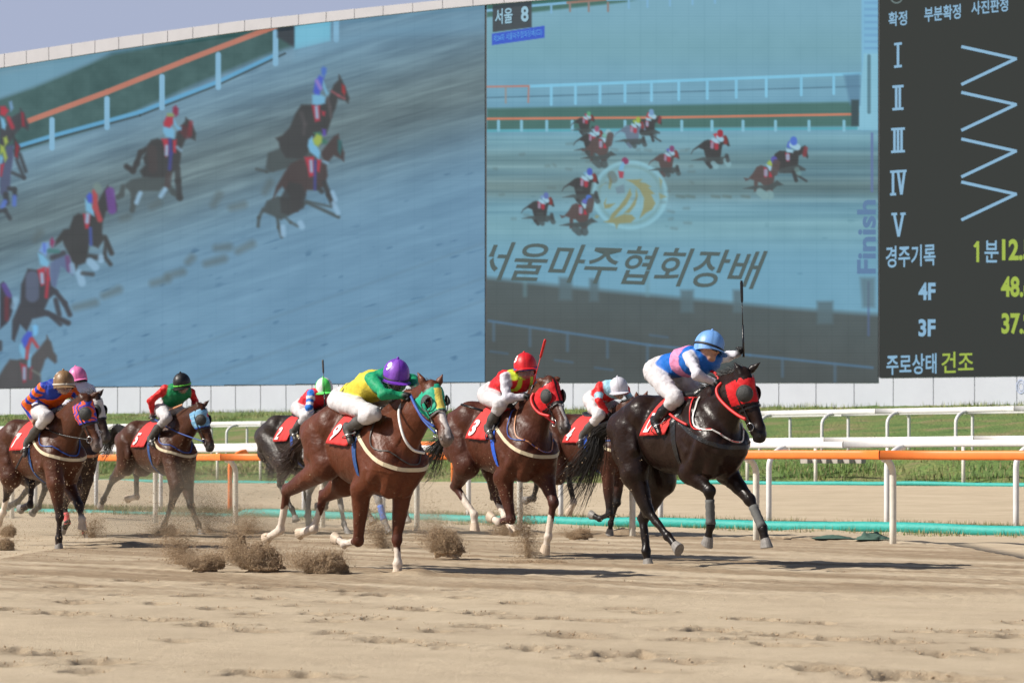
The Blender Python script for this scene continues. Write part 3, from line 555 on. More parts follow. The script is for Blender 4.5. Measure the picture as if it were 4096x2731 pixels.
T3 = [(DK, [(1530, 540), (1570, 450), (1640, 405), (1740, 410), (1860, 420), (1920, 380), (1990, 345), (2040, 320), (2060, 390), (2090, 490), (2080, 530), (2040, 490), (1990, 460), (1940, 490), (1930, 620), (1900, 740), (1700, 750), (1600, 700), (1540, 640)]), (SHD, [(1600, 700), (1930, 620), (2050, 690), (2040, 720), (1960, 720), (1880, 760), (1640, 760)], .9), (DK, [(1860, 740), (1900, 870)], .9, 30), (DK, [(1900, 780), (2060, 880)], .8, 18), ((130, 60, 66), [(2050, 370), (2030, 470)], .8, 34), (RD, [(1730, 440), (1800, 450), (1790, 570), (1750, 570)]), (WT, [(1768, 480), (1770, 530)], .8, 30), ((150, 190, 210), [(1740, 370), (1850, 390), (1850, 440), (1750, 430)]), ('silk', [(1750, 350), (1770, 270), (1830, 230), (1860, 290), (1810, 370)]), ((150, 190, 210), [(1840, 310), (1920, 350)], 1, 50), ('cap', [(1860, 235), (1865, 270)], 1, 52), ('sock', [(1910, 700), (1940, 760)], .5, 40)]
def runner(cv, tpl, x, y, sc, silk, cap, coat=None, sock=None):
    org = {0: (2840, 590), 1: (3060, 700), 2: (3160, 620)}[tpl]; rc = {'silk': silk, 'cap': cap, 'sock': sock or SHD}
    if coat: rc[DK] = coat; rc[BR] = coat
    paint(cv, 'g', [T1, T2, T3][tpl], 7, x, y, sc, org, rc)
def canvas_obj(cv, name, mask=None, parent=None, off=.02):
    ny, nx = cv.ny, cv.nx
    P = BP(cv.U.ravel(), cv.V.ravel(), off); I = np.arange(ny * nx).reshape(ny, nx)
    Fc = np.stack([I[:-1, :-1].ravel(), I[1:, :-1].ravel(), I[1:, 1:].ravel(), I[:-1, 1:].ravel()], 1)
    if mask is not None:
        ok = mask.ravel()[Fc].all(1); Fc = Fc[ok]
        used = np.unique(Fc); mp_ = -np.ones(ny * nx, int); mp_[used] = np.arange(len(used)); Fc = mp_[Fc]; P = P[used]; c = lin(cv.c.reshape(-1, 3))[used]
    else: c = lin(cv.c.reshape(-1, 3))
    return npmesh(name, P, Fc, M['led'], parent, smooth=False, col=c)
# ---- left screen: close view of the runners
def left_screen():
    cv = Canvas(-120, 1939, -20, 1556, 3.6); X, Y = cv.U, cv.V
    cv.c[:] = (104, 142, 166)
    low = np.clip((Y - 700 + X * .28) / 900, 0, 1)[..., None]; cv.c = cv.c * (1 - low) + np.array((104, 145, 174)) * low
    # churned darker band that climbs to the right, with fine streaks parallel to it
    s = .30; line = Y + X * s - 0.00002 * (X - 900) ** 2
    band = np.exp(-((line - 905) / 215) ** 2) * np.clip(1.1 - .12 * np.abs(X - 1100) / 900, 0, 1)
    cv.c = cv.c * (1 - .80 * band[..., None]) + np.array((92, 108, 110)) * .80 * band[..., None]
    st = fbm(line, X * .12, .035, 4, 60) + .5 * fbm(line, X * .05, .1, 2, 61)
    amp = 20 * np.exp(-((line - 850) / 340) ** 2) + 8
    cv.c += (st * amp)[..., None] * np.array((.9, 1, .95))
    sp = np.clip(fbm(line * 1.7, X * .55, .028, 2, 66) - .42, 0, 1) * np.clip((line - 1080) / 150, 0, 1)
    cv.c -= (sp * 95)[..., None] * np.array((1, 1, .9))
    for a, b in ((1330, 1240), (1470, 1450), (1560, 1500)): cv.line([(-100, a + 320), (700, a + 80), (1940, a - 420 + 60)], 3.5, (94, 128, 150), 14, .5)
    # grass, rails and hose at the top left
    cv.poly([(-130, 445), (250, 300), (450, 215), (1300, 60), (1300, 150), (1080, 215), (800, 330), (420, 500), (60, 610), (-130, 640)], (58, 92, 92), 22)
    g = np.clip(fbm(X, Y, .02, 3, 70), -1, 1) * ((Y + X * .34) < 640) * ((Y + X * .38) > 400) * (X < 1180); cv.c += (g * 14)[..., None]
    cv.poly([(-130, 300), (430, 205), (360, 250), (130, 350), (-130, 430)], (104, 150, 172), 26)
    cv.poly([(-130, 250), (500, 150), (430, 210), (-130, 330)], (110, 150, 168), 20, .8)
    cv.line([(60, 590), (210, 545), (560, 450), (870, 330), (1095, 226)], 9, (92, 160, 200), 8)
    cv.line([(60, 602), (210, 557), (560, 462), (870, 342), (1140, 215)], 4, (45, 62, 66), 7, .8)
    cv.line([(110, 486), (430, 368), (750, 240), (1060, 122), (1110, 105)], 11, (184, 118, 100), 6)
    for u, a, b in ((208, 480, 592), (428, 396, 510), (648, 308, 432), (873, 220, 350), (1102, 130, 255), (1345, 78, 160)): cv.line([(u, a), (u, b)], 11, (128, 178, 208), 6)
    cv.poly([(1110, 100), (1185, 88), (1185, 195), (1110, 150)], (48, 58, 66), 14)
    cv.poly([(1178, 105), (1322, 82), (1322, 165), (1178, 200)], (112, 182, 208), 10)
    cv.poly([(1180, 240), (1180, 190), (1945, 30), (1945, 130), (1500, 150)], (112, 156, 182), 40, .5)
    dk = (52, 50, 58); br = (62, 48, 52)
    def lump(x, y, w, h, a=.7): cv.cap((x - w, y + h), (x + w, y - h), 14, 16, (84, 98, 100), 22, a)
    for q in ((500, 870, 12, 4), (620, 820, 14, 8), (340, 1220, 40, 10), (445, 1170, 30, 12), (640, 1125, 30, 8), (700, 1095, 30, 8), (860, 1045, 36, 10), (760, 1040, 8, 8), (980, 990, 28, 14), (890, 990, 26, 2), (950, 825, 24, 6), (865, 800, 12, 20), (1070, 750, 10, 18), (150, 945, 10, 14)): lump(*q, .55)
    # runners
    for q_, k_ in ((SP_EDGE, 'd'), (SP_RED, 'b'), (SP_LEAD, 'a'), (SP_SEC, 'a'), (SP_BLU, 'c'), (SP_LE2, 'c'), (SP_GRY, 'c'), (SP_BOT, 'e')): paint(cv, k_, q_, 12)
    cv.c = cv.c * .97 + np.array((92, 118, 134)) * .03
    if 0: pass
    cv.c += (np.sin(Y * 2 * math.pi / 11.5) * 1.3)[..., None] - 3.0 * ((X % 72 < 3.7) | (Y % 72 < 3.7))[..., None] + 5 * fbm(X, Y, .012, 2, 4)[..., None]
    msk = Y > topedge(X) + 46 - 20 * np.clip(X, 0, 2000) / 2000
    root = empty('display_screen'); tag(root, 'giant left screen showing a close view of galloping horses on blue grey sand', 'video screen')
    canvas_obj(cv, 'screen_picture', msk & (Y < bot(X) - 4), root)
    slab('screen_housing', [(1943, bot(1943) - 3), (-130, bot(-130) - 3), (-130, 290)] + [(u, topedge(u) + 44) for u in np.linspace(-100, 1943, 14)], -.0, .10, M['dark_frame'], root)
left_screen()
def mid_screen():
    cv = Canvas(1947, 3512, -60, 1530, 3.6); X, Y = cv.U, cv.V
    cv.c[:] = (112, 162, 174)
    t = np.clip((Y - 120) / 300, 0, 1)[..., None]; cv.c = np.array((117, 165, 184)) * (1 - t) + np.array((108, 158, 182)) * t
    for y0, w, col, a in ((190, 90, (112, 160, 172), .6), (640, 60, (98, 124, 122), .6), (750, 60, (94, 112, 108), .7), (560, 34, (118, 162, 170), .5), (900, 90, (118, 162, 172), .7)):
        b = a * np.exp(-((Y - y0 + (X - 1947) * .0) / w) ** 2); cv.c = cv.c * (1 - b[..., None]) + np.array(col) * b[..., None]
    st = fbm(Y, X * .02, .06, 4, 80) * np.exp(-((Y - 700) / 260) ** 2); cv.c += (st * 34)[..., None] * np.array((1, 1, .9))
    sp = np.clip(fbm(Y * 1.4, X * .5, .03, 2, 86) - .45, 0, 1) * (Y > 780) * (Y < 1100); cv.c -= (sp * 60)[..., None]
    # top: far grass and rail
    cv.poly([(1947, -70), (2900, -70), (2500, 10), (1947, 70)], (66, 108, 100), 10)
    cv.line([(1947, 44), (2130, 24), (2270, 12)], 5, (126, 180, 214), 4); cv.line([(2270, 12), (2430, -2)], 5, (150, 120, 108), 4); cv.line([(2430, 0), (2900, -16)], 5, (126, 180, 214), 4)
    for u in (2205, 2515, 2590, 2680, 2770, 2860): cv.line([(u, 20 - (u - 2205) * .06), (u, 52 - (u - 2205) * .06)], 4, (120, 172, 205), 5)
    for u in (2280, 2355, 2432): cv.line([(u, 12), (u, 46)], 4, (140, 124, 120), 5)
    # white rail on the inside, with the darker lower line
    y0 = lambda u: 346 - (u - 2115) * .038
    cv.line([(2115, y0(2115)), (3440, y0(3440))], 6, (122, 190, 220), 4); cv.line([(1947, 392), (3440, 346)], 2.5, (72, 110, 130), 5, .8)
    for u in (2205, 2302, 2400, 2500, 2606, 2715, 2829, 2945, 3065, 3205, 3335): cv.line([(u, y0(u)), (u, y0(u) + 76 - (u - 2205) * .0)], 5.5, (124, 190, 220), 4)
    cv.line([(1947, 348), (2115, 345)], 4, (170, 128, 122), 4); cv.line([(2115, 345), (2113, 410)], 3.5, (165, 130, 125), 5); cv.line([(2023, 350), (2023, 412)], 3.5, (140, 140, 140), 5)
    cv.poly([(1947, 434), (3430, 408), (3430, 506), (1947, 520)], (66, 108, 104), 12)
    cv.line([(1947, 476), (2700, 470), (3450, 457)], 5, (188, 122, 98), 4); cv.line([(1947, 524), (3440, 514)], 5, (84, 162, 178), 5)
    for u in (1994, 2086, 2187, 2289, 2500, 2727, 2848, 2972, 3102, 3236, 3376): cv.line([(u, 486), (u, 522)], 6, (124, 182, 204), 5)
    # winning post
    cv.poly([(3446, -60), (3512, -60), (3512, 520), (3446, 520)], (120, 180, 214), 8, .85); cv.poly([(3455, 215), (3512, 215), (3512, 520), (3430, 520)], (130, 186, 208), 6)
    cv.line([(3476, 225), (3476, 450)], 7, (86, 126, 140), 5); cv.poly([(3375, 300), (3440, 295), (3440, 420), (3400, 420)], (80, 120, 148), 14, .7); cv.poly([(3405, 400), (3436, 400), (3436, 505), (3405, 505)], (52, 74, 80), 8)
    for y in range(-40, 200, 26): cv.line([(3462, y), (3510, y)], 5, (100, 150, 190), 7, .6)
    # shadow of the stand and the near rail
    cv.poly([(1900, 1105), (2300, 1150), (2700, 1190), (3150, 1232), (3540, 1260), (3540, 1560), (1900, 1560)], (76, 88, 90), 26)
    low = np.clip((Y - 1170 - (X - 1947) * .1) / 200, 0, 1)[..., None] * .75; cv.c = cv.c * (1 - low) + np.array((70, 77, 77)) * low
    for u, w, y in ((2262, 26, 1110), (2376, 18, 1115), (2748, 26, 1160), (2950, 18, 1160), (3300, 32, 1205)): cv.poly([(u - w, y), (u + w, y), (u + w, y + 90), (u - w, y + 90)], (84, 106, 114), 16, .85)
    for u in (2100, 2590): cv.line([(u, 1030), (u, 1180)], 8, (100, 140, 152), 14, .5)
    cv.line([(1955, 1283), (2200, 1320), (2600, 1380), (3000, 1420), (3490, 1470)], 5, (78, 112, 140), 7, .85)
    for u, y in ((1975, 1290), (2120, 1312), (2270, 1332), (2430, 1358), (2590, 1380), (2790, 1402), (3130, 1434), (3340, 1456)): cv.line([(u, y), (u, y + 70)], 6, (80, 108, 130), 9, .6)
    for a, b in ((1960, 1405), (2380, 1470), (2220, 1440), (2600, 1340)): cv.line([(a, b), (a + 70, b + 9)], 4, (74, 104, 132), 9, .6)
    # ring emblem with a golden horse head painted on the picture
    cx, cy = 2520, 780; d = np.hypot((X - cx) / 156, (Y - cy - .12 * (X - cx) * 0) / 142)
    cv.blend(.55 * np.clip((1.0 - d) * 14, 0, 1), (132, 182, 196)); cv.blend(.6 * np.clip(1 - np.abs(d - .93) * 13, 0, 1), (140, 194, 212)); cv.blend(.35 * np.clip(1 - np.abs(d - .80) * 14, 0, 1), (104, 134, 128))
    go = (136, 142, 108)
    EM = [(go, [(720, 910), (910, 905), (880, 935), (950, 950), (1010, 990), (980, 1000), (1050, 1070), (1010, 1080), (1060, 1180), (1020, 1250), (950, 1290), (880, 1350), (920, 1230), (930, 1120), (880, 1020), (800, 950)]), (go, [(770, 1010), (720, 1110), (640, 1220), (560, 1300), (520, 1390), (560, 1380), (650, 1270), (730, 1190), (790, 1080)]), (go, [(840, 1010), (830, 1120), (770, 1220), (700, 1290), (760, 1290), (830, 1200), (860, 1090)]), (go, [(470, 1390), (560, 1360), (700, 1300), (790, 1310), (830, 1350), (780, 1400), (640, 1410), (520, 1400)]),
          (go, [(540, 860), (570, 930), (540, 1020), (525, 1000)]), (go, [(470, 1180), (500, 1120), (490, 1190), (600, 1180), (540, 1230), (480, 1240)]), (go, [(380, 1310), (420, 1320), (400, 1350), (365, 1345)], .8), (go, [(1100, 1060), (1190, 1105), (1110, 1130)], .8), (go, [(590, 1400), (650, 1400), (615, 1470)], .8), (go, [(1100, 880), (1140, 920), (1120, 1010)], .7), (go, [(420, 1000), (500, 940), (440, 980)], .7)]
    paint(cv, 'f', EM, 7)
    gry = (98, 116, 136); br2 = (84, 74, 74); W2_ = (150, 190, 200)
    for a_ in ((0, 2330, 490, .62, (165, 60, 90), (90, 160, 120), None), (2, 2595, 490, .72, (170, 60, 70), (110, 150, 190), None), (0, 2520, 525, .80, (150, 170, 70), (150, 170, 70), gry), (0, 2355, 560, .80, (120, 160, 180), (150, 80, 110), None), (1, 2400, 585, .9, (110, 170, 160), (140, 180, 190), br2),
               (0, 2655, 640, .80, (84, 84, 170), (130, 60, 110), br2), (0, 2320, 740, .95, (110, 160, 190), (70, 90, 180), None), (1, 2320, 850, .95, (90, 100, 180), (70, 110, 190), br2), (0, 2150, 830, .85, (110, 140, 190), (90, 110, 170), None)):
        runner(cv, a_[0], a_[1], a_[2], a_[3], a_[4], a_[5], a_[6])
    paint(cv, 'f', [((130, 60, 96), [(710, 690), (720, 700)], 1, 34), ((112, 170, 205), [(650, 760), (690, 700), (710, 740), (690, 800), (640, 800)]), (RD, [(635, 810), (700, 820), (690, 890), (650, 890)], .85), ((104, 126, 140), [(600, 1000), (700, 960), (710, 1060), (620, 1070)], .7), ((96, 104, 100), [(560, 860), (580, 900)], .6, 50)], 7)
    runner(cv, 0, 2840, 590, 1, (176, 56, 66), (150, 44, 60), None, (130, 170, 180)); runner(cv, 2, 3160, 620, 1, (76, 104, 190), (74, 110, 196), None, (120, 160, 160)); runner(cv, 1, 3060, 700, 1, (150, 176, 90), (84, 84, 160), br2, (124, 160, 164))
    for i in range(34):
        x = 1960 + rnd.random() * 900; y = 560 + rnd.random() * 360; cv.cap((x, y), (x + rnd.uniform(5, 30), y + rnd.uniform(-4, 6)), 4, 5, (84, 100, 100), 12, .35)
    for x in (2720, 2760, 2860, 2905, 2980): cv.cap((x - 12, 785), (x + 16, 788), 5, 6, (90, 108, 104), 10, .6)
    # caption box at the top left
    cv.poly([(1970, 22), (2127, 2), (2127, 110), (1970, 130)], (62, 72, 78), 3); cv.poly([(1968, 136), (2178, 104), (2178, 152), (1968, 182)], (52, 88, 196), 3)
    cv.line([(3488, 535), (3488, 765)], 5, (92, 110, 160), 5, .8); cv.line([(3474, 1130), (3474, 1340)], 5, (80, 100, 140), 6, .6)
    cv.poly([(3440, 1110), (3500, 1110), (3500, 1230), (3450, 1230)], (84, 104, 112), 16, .6)
    cv.c += (np.sin(Y * 2 * math.pi / 11.5) * 2.0)[..., None] - 3.5 * ((X % 64 < 3.7) | (Y % 64 < 3.7))[..., None] + 4 * fbm(X, Y, .015, 2, 4)[..., None]
    root = empty('display_screen'); tag(root, 'giant middle screen with the small runners, a golden emblem and large slanted lettering', 'video screen')
    canvas_obj(cv, 'screen_picture', None, root)
    slab('screen_housing', [(3518, 1508), (1941, 1532), (1941, -60), (3518, -60)], -.0, .10, M['dark_frame'], root)
    return root
MID = mid_screen()
# ---- the board of results
SB = empty('results_board'); tag(SB, 'dark results board with Korean words, Roman numerals, chevrons and yellow green times', 'scoreboard')
_sc = lin((64, 67, 65)) * LEDK
slab('board_face', [(4300, bot(4300) - 2), (3519, bot(3519) - 2), (3519, -90), (4300, -110)], .02, .14, mat('board_face', _sc * .04, rough=.85, spec=.03, emit=_sc * .85), SB)
def emat(name, rgb, k=1.0): 
    c = lin(rgb) * LEDK * k; return mat(name, (.01, .01, .01), rough=.8, emit=c, spec=.1)
M['t_blue'] = emat('blue_led', (135, 178, 208)); M['t_green'] = emat('green_led', (160, 184, 72)); M['t_dark'] = emat('dark_lettering', (76, 92, 92))
M['t_wht'] = emat('pale_led', (148, 190, 210)); M['t_ind'] = emat('indigo_led', (88, 122, 160)); M['t_cap'] = emat('caption_led', (90, 160, 225))
def text2d(s, bold=0.0, shear=0.0):
    cu = bpy.data.curves.new('t', 'FONT'); cu.body = s; cu.offset = bold; cu.shear = shear; cu.fill_mode = 'FRONT'; cu.resolution_u = 4
    ob = bpy.data.objects.new('t', cu); C.collection.objects.link(ob); dg = bpy.context.evaluated_depsgraph_get(); dg.update()
    me = ob.evaluated_get(dg).to_mesh(); V = np.array([v.co[:2] for v in me.vertices]) if len(me.vertices) else np.zeros((1, 2))
    P = [tuple(p.vertices) for p in me.polygons]; ob.evaluated_get(dg).to_mesh_clear()
    bpy.data.objects.remove(ob); bpy.data.curves.remove(cu); return V, P
def board_text(s, u0, v0, u1, v1, m, parent, bold=.02, slope=0., shear=0., rot=False, off=.05, name='lettering', clip=0):
    """fit the words in the box u0..u1, v0 (top)..v1 (bottom); slope = fall per pixel to the right"""
    V, P = text2d(s, bold, shear); lo = V.min(0); hi = V.max(0); N = (V - lo) / (hi - lo + 1e-9)
    if rot: N = np.c_[1 - N[:, 1], N[:, 0]]
    u = u0 + N[:, 0] * (u1 - u0)
    if clip: P = [p for p in P if min(u[i] for i in p) > clip]
    v = v1 + (v0 - v1) * N[:, 1] + slope * (u - u0)
    W3 = BP(u, v, off); mb = MB(); mb.add(W3, P); return mb.build(name, m, parent)
board_text('확정', 3554, 50, 3628, 108, M['t_blue'], SB, slope=-.09)
board_text('부분확정', 3697, 30, 3843, 90, M['t_blue'], SB, slope=-.10)
board_text('사진판정', 3885, 8, 4032, 62, M['t_blue'], SB, slope=-.11)
mb = MB(); a = [BP(3586 + 26 * math.cos(t), -10 + 26 * math.sin(t), .05) for t in np.linspace(0, 2 * math.pi, 25)]; b = [BP(3586 + 20 * math.cos(t), -10 + 20 * math.sin(t), .05) for t in np.linspace(0, 2 * math.pi, 25)]
mb.add(a + b, [(i, i + 1, i + 26, i + 25) for i in range(24)]); mb.build('ring_light', emat('dim_led', (100, 118, 118)), SB)
def strokes(segs, r, m, name):
    mb = MB()
    for (a, b) in segs:
        a = np.array(a, float); b = np.array(b, float); d = (b - a) / np.linalg.norm(b - a); n_ = np.array((-d[1], d[0])) * r
        q = [a + n_ - d * r * .5, b + n_ + d * r * .5, b - n_ + d * r * .5, a - n_ - d * r * .5]; mb.add([BP(*p, .05 + .002 * (len(mb.f) % 5)) for p in q], [(0, 1, 2, 3)])
    mb.build(name, m, SB)
for y in (188, 371, 557, 729): strokes([((3848, y), (4064, y + 48)), ((4064, y + 48), (3848, y + 150))], 6, M['t_blue'], 'chevron')
rom = [('I', 222, 3592, 26, 1), ('II', 392, 3592, 40, 2), ('III', 562, 3592, 50, 3)]
for s, yc, xc, w, n in rom:
    segs = [((xc - w / 2, yc - 44), (xc + w / 2, yc - 47)), ((xc - w / 2, yc + 46), (xc + w / 2, yc + 43))]
    segs += [((xc + (i - (n - 1) / 2) * 14, yc - 44), (xc + (i - (n - 1) / 2) * 14, yc + 44)) for i in range(n)]; strokes(segs, 5, M['t_blue'], 'numeral')
strokes([((3572, 690), (3572, 776)), ((3563, 688), (3582, 687)), ((3563, 778), (3582, 777)), ((3592, 686), (3605, 776)), ((3618, 686), (3606, 776)), ((3586, 686), (3624, 684))], 5, M['t_blue'], 'numeral')
strokes([((3577, 858), (3594, 944)), ((3612, 856), (3595, 944)), ((3568, 857), (3586, 856)), ((3604, 856), (3620, 855))], 5, M['t_blue'], 'numeral')
board_text('경주기록', 3543, 985, 3742, 1072, M['t_blue'], SB, .015, slope=-.05); board_text('4F', 3674, 1130, 3742, 1200, M['t_blue'], SB, .035); board_text('3F', 3674, 1276, 3742, 1346, M['t_blue'], SB, .035)
board_text('주로상태', 3546, 1418, 3746, 1500, M['t_blue'], SB, .015, slope=-.03)
board_text('건조', 3766, 1408, 3894, 1492, M['t_green'], SB, .012, slope=-.03)
strokes([((3911, 968), (3911, 1046)), ((3911, 970), (3899, 986))], 5.5, M['t_green'], 'numeral'); board_text('분', 3938, 962, 3994, 1050, M['t_blue'], SB, .012)
board_text('12.5', 4008, 956, 4130, 1042, M['t_green'], SB, .035); board_text('48.6', 4004, 1104, 4130, 1188, M['t_green'], SB, .035); board_text('37.2', 4006, 1252, 4130, 1336, M['t_green'], SB, .035)
board_text('서울', 1980, 38, 2050, 100, M['t_wht'], MID, .02, slope=-.1, off=.06); board_text('8', 2084, 26, 2114, 88, M['t_wht'], MID, .03, off=.06)
board_text('제34회 서울마주협회장배(G2)', 1974, 142, 2168, 174, M['t_cap'], MID, .0, slope=-.15, off=.06)
board_text('서울마주협회장배', 1900, 962, 3072, 1118, M['t_dark'], MID, .012, slope=.035, shear=.42, off=.06, clip=1944)
board_text('Finish', 3428, 800, 3504, 1095, M['t_ind'], MID, .03, rot=True, off=.06)
# faint round emblem on the right wall panel
mb = MB(); cx, cy = 4082, 1545
for rr0, rr1 in ((22, 19), (13, 11)):
    a = [BP(cx + rr0 * .8 * math.cos(t), cy + rr0 * 1.3 * math.sin(t), .02) for t in np.linspace(0, 2 * math.pi, 25)]; b = [BP(cx + rr1 * .8 * math.cos(t), cy + rr1 * 1.3 * math.sin(t), .02) for t in np.linspace(0, 2 * math.pi, 25)]
    mb.add(a + b, [(i, i + 1, i + 26, i + 25) for i in range(24)])
mb.build('wall_emblem', mat('wall_print', (.35, .42, .62), rough=.8), wall)
# ------------------------------------------------------------------ organic bodies: blended distance fields turned into one surface
def prim(a, b, ra, rb=None, w=1.0, k=.03, col=(.1, .1, .1), tagn=''):
    return dict(a=np.array(a, float), b=np.array(b, float), ra=ra, rb=ra if rb is None else rb, w=w, k=k, col=col, tag=tagn)
def pd(P, q):
    """distance and position along a prim for points P (n,3); w squeezes it sideways (local y)"""
    s = np.array((1, 1 / q['w'], 1)); X = P * s; a = q['a'] * s; b = q['b'] * s; d = b - a; L = float(d @ d)
    t = np.clip(((X - a) @ d) / L, 0, 1) if L > 1e-10 else np.zeros(len(P))
    e = X - a - t[:, None] * d
    return np.sqrt((e * e).sum(1)) - (q['ra'] + (q['rb'] - q['ra']) * t), t
def sdf_at(P, prims):
    D = np.full(len(P), 1e3)
    for q in prims:
        d, _ = pd(P, q); k = q['k']; h = np.clip(.5 + .5 * (D - d) / k, 0, 1)
        D = D * (1 - h) + d * h - k * h * (1 - h)
    return D
def sdf_field(prims, vox, grow=0.0):
    lo = np.min([np.minimum(q['a'], q['b']) - (max(q['ra'], q['rb']) * np.array((1, max(q['w'], 1), 1)) + .04) for q in prims], 0) - vox * 2 - grow
    hi = np.max([np.maximum(q['a'], q['b']) + (max(q['ra'], q['rb']) * np.array((1, max(q['w'], 1), 1)) + .04) for q in prims], 0) + vox * 2 + grow
    n = np.ceil((hi - lo) / vox).astype(int) + 1
    D = np.full(n, 1.0, np.float32)
    for q in prims:
        m = max(q['ra'], q['rb']) * np.array((1, max(q['w'], 1), 1)) + q['k'] + 3 * vox + grow + .02
        i0 = np.maximum(((np.minimum(q['a'], q['b']) - m - lo) / vox).astype(int), 0); i1 = np.minimum(((np.maximum(q['a'], q['b']) + m - lo) / vox).astype(int) + 2, n)
        ax = [lo[i] + np.arange(i0[i], i1[i]) * vox for i in range(3)]
        s = 1 / q['w']; a, b = q['a'], q['b']; dx, dy, dz = b[0] - a[0], (b[1] - a[1]) * s, b[2] - a[2]; L = dx * dx + dy * dy + dz * dz
        X = (ax[0] - a[0])[:, None, None]; Y = ((ax[1] - a[1]) * s)[None, :, None]; Z = (ax[2] - a[2])[None, None, :]
        t = np.clip((X * dx + Y * dy + Z * dz) / L, 0, 1) if L > 1e-10 else 0.0
        d = np.sqrt((X - t * dx) ** 2 + (Y - t * dy) ** 2 + (Z - t * dz) ** 2) - (q['ra'] + (q['rb'] - q['ra']) * t)
        sl = (slice(i0[0], i1[0]), slice(i0[1], i1[1]), slice(i0[2], i1[2])); E = D[sl]; k = q['k']
        h = np.clip(.5 + .5 * (E - d) / k, 0, 1); D[sl] = E * (1 - h) + d * h - k * h * (1 - h)
    return D - grow, lo
def surface_nets(D, lo, vox):
    S = D < 0; n = np.array(D.shape) - 1
    c = [S[i:n[0] + i, j:n[1] + j, k:n[2] + k] for i in (0, 1) for j in (0, 1) for k in (0, 1)]
    cnt = sum(x.astype(np.int8) for x in c); act = (cnt > 0) & (cnt < 8)
    idx = -np.ones(n, np.int64); cells = np.argwhere(act); idx[act] = np.arange(len(cells))
    acc = np.zeros((len(cells), 3)); w = np.zeros(len(cells)); off = [(i, j, k) for i in (0, 1) for j in (0, 1) for k in (0, 1)]
    val = [D[cells[:, 0] + o[0], cells[:, 1] + o[1], cells[:, 2] + o[2]] for o in off]
    for i in range(8):
        for j in range(i + 1, 8):
            df = np.array(off[j]) - np.array(off[i])
            if np.abs(df).sum() != 1: continue
            a, b = val[i], val[j]; cr = (a < 0) != (b < 0); t = np.where(cr, a / np.where(cr, a - b, 1), 0)
            acc += np.where(cr[:, None], np.array(off[i]) + t[:, None] * df, 0); w += cr
    V = lo + (cells + acc / w[:, None]) * vox
    Fc = []
    for ax in range(3):
        o1, o2 = (ax + 1) % 3, (ax + 2) % 3
        sa = [slice(None)] * 3; sb = [slice(None)] * 3; sa[ax] = slice(0, -1); sb[ax] = slice(1, None)
        A = S[tuple(sa)]; B = S[tuple(sb)]; cr = np.argwhere(A != B)
        cr = cr[(cr[:, o1] > 0) & (cr[:, o2] > 0) & (cr[:, o1] < n[o1]) & (cr[:, o2] < n[o2])]
        ins = S[cr[:, 0], cr[:, 1], cr[:, 2]]
        q = []
        for d1, d2 in ((0, 0), (-1, 0), (-1, -1), (0, -1)):
            p = cr.copy(); p[:, o1] += d1; p[:, o2] += d2; q.append(idx[p[:, 0], p[:, 1], p[:, 2]])
        q = np.stack(q, 1); q[~ins] = q[~ins][:, ::-1]; Fc.append(q)
    Fc = np.vstack(Fc); Fc = Fc[(Fc >= 0).all(1)]
    return V, Fc
def prim_colours(V, prims, sharp=.006):
    D = np.empty((len(prims), len(V))); T = np.empty_like(D)
    for i, q in enumerate(prims): D[i], T[i] = pd(V, q)
    D -= D.min(0); Wt = np.exp(-D / sharp); Wt /= Wt.sum(0)
    out = np.zeros((len(V), 3))
    for i, q in enumerate(prims):
        m = Wt[i] > .02
        if not m.any(): continue
        c = q['col'](T[i][m], V[m]) if callable(q['col']) else np.array(q['col'], float)
        out[m] += Wt[i][m][:, None] * c
    return out / np.maximum(out.max() * 0 + sum(np.where(Wt[i] > .02, Wt[i], 0) for i in range(len(prims))), 1e-6)[:, None]
def sdf_mesh(name, prims, vox, m, parent, sharp=.006, colfn=None, keep=None, grow=0.0):
    D, lo = sdf_field(prims, vox, grow); V, Fc = surface_nets(D, lo, vox)
    c = prim_colours(V, prims, sharp) if colfn is None else colfn(V)
    if keep is not None:
        k = keep(V)[Fc].all(1); Fc = Fc[k]; u = np.unique(Fc); mp_ = -np.ones(len(V), int); mp_[u] = np.arange(len(u)); Fc = mp_[Fc]; V = V[u]; c = c[u]
    return npmesh(name, V, Fc, m, parent, col=c)
def cast(prims, o, d, rmax=1.2, lift=.006):
    """from inside point o go along directions d (n,3) and return the points where the body surface ends"""
    d = np.atleast_2d(np.asarray(d, float)); d = d / np.linalg.norm(d, axis=1)[:, None]; o = np.broadcast_to(np.asarray(o, float), d.shape)
    ts = np.linspace(rmax, 0, 60); res = np.zeros(len(d)); done = np.zeros(len(d), bool)
    for t in ts:
        D = sdf_at(o + d * t, prims); hit = (D < 0) & ~done; res[hit] = t; done |= hit
        if done.all(): break
    a = res.copy(); b = res + ts[0] - ts[1]
    for _ in range(8):
        m = (a + b) / 2; D = sdf_at(o + d * m[:, None], prims); a = np.where(D < 0, m, a); b = np.where(D < 0, b, m)
    return o + d * (a + lift)[:, None]
def snap(prims, P, lift=.006, it=6):
    """pull points onto the body surface"""
    P = np.atleast_2d(np.asarray(P, float)).copy()
    for _ in range(it):
        D = sdf_at(P, prims); e = 1e-3
        G = np.stack([(sdf_at(P + np.eye(3)[i] * e, prims) - D) / e for i in range(3)], 1); G /= np.maximum(np.linalg.norm(G, axis=1), .3)[:, None]
        P -= G * (D - lift)[:, None] * .9
    return P
def grad(prims, P):
    D = sdf_at(P, prims); e = 2e-3
    G = np.stack([(sdf_at(P + np.eye(3)[i] * e, prims) - D) for i in range(3)], 1); return G / np.maximum(np.linalg.norm(G, axis=1), 1e-9)[:, None]
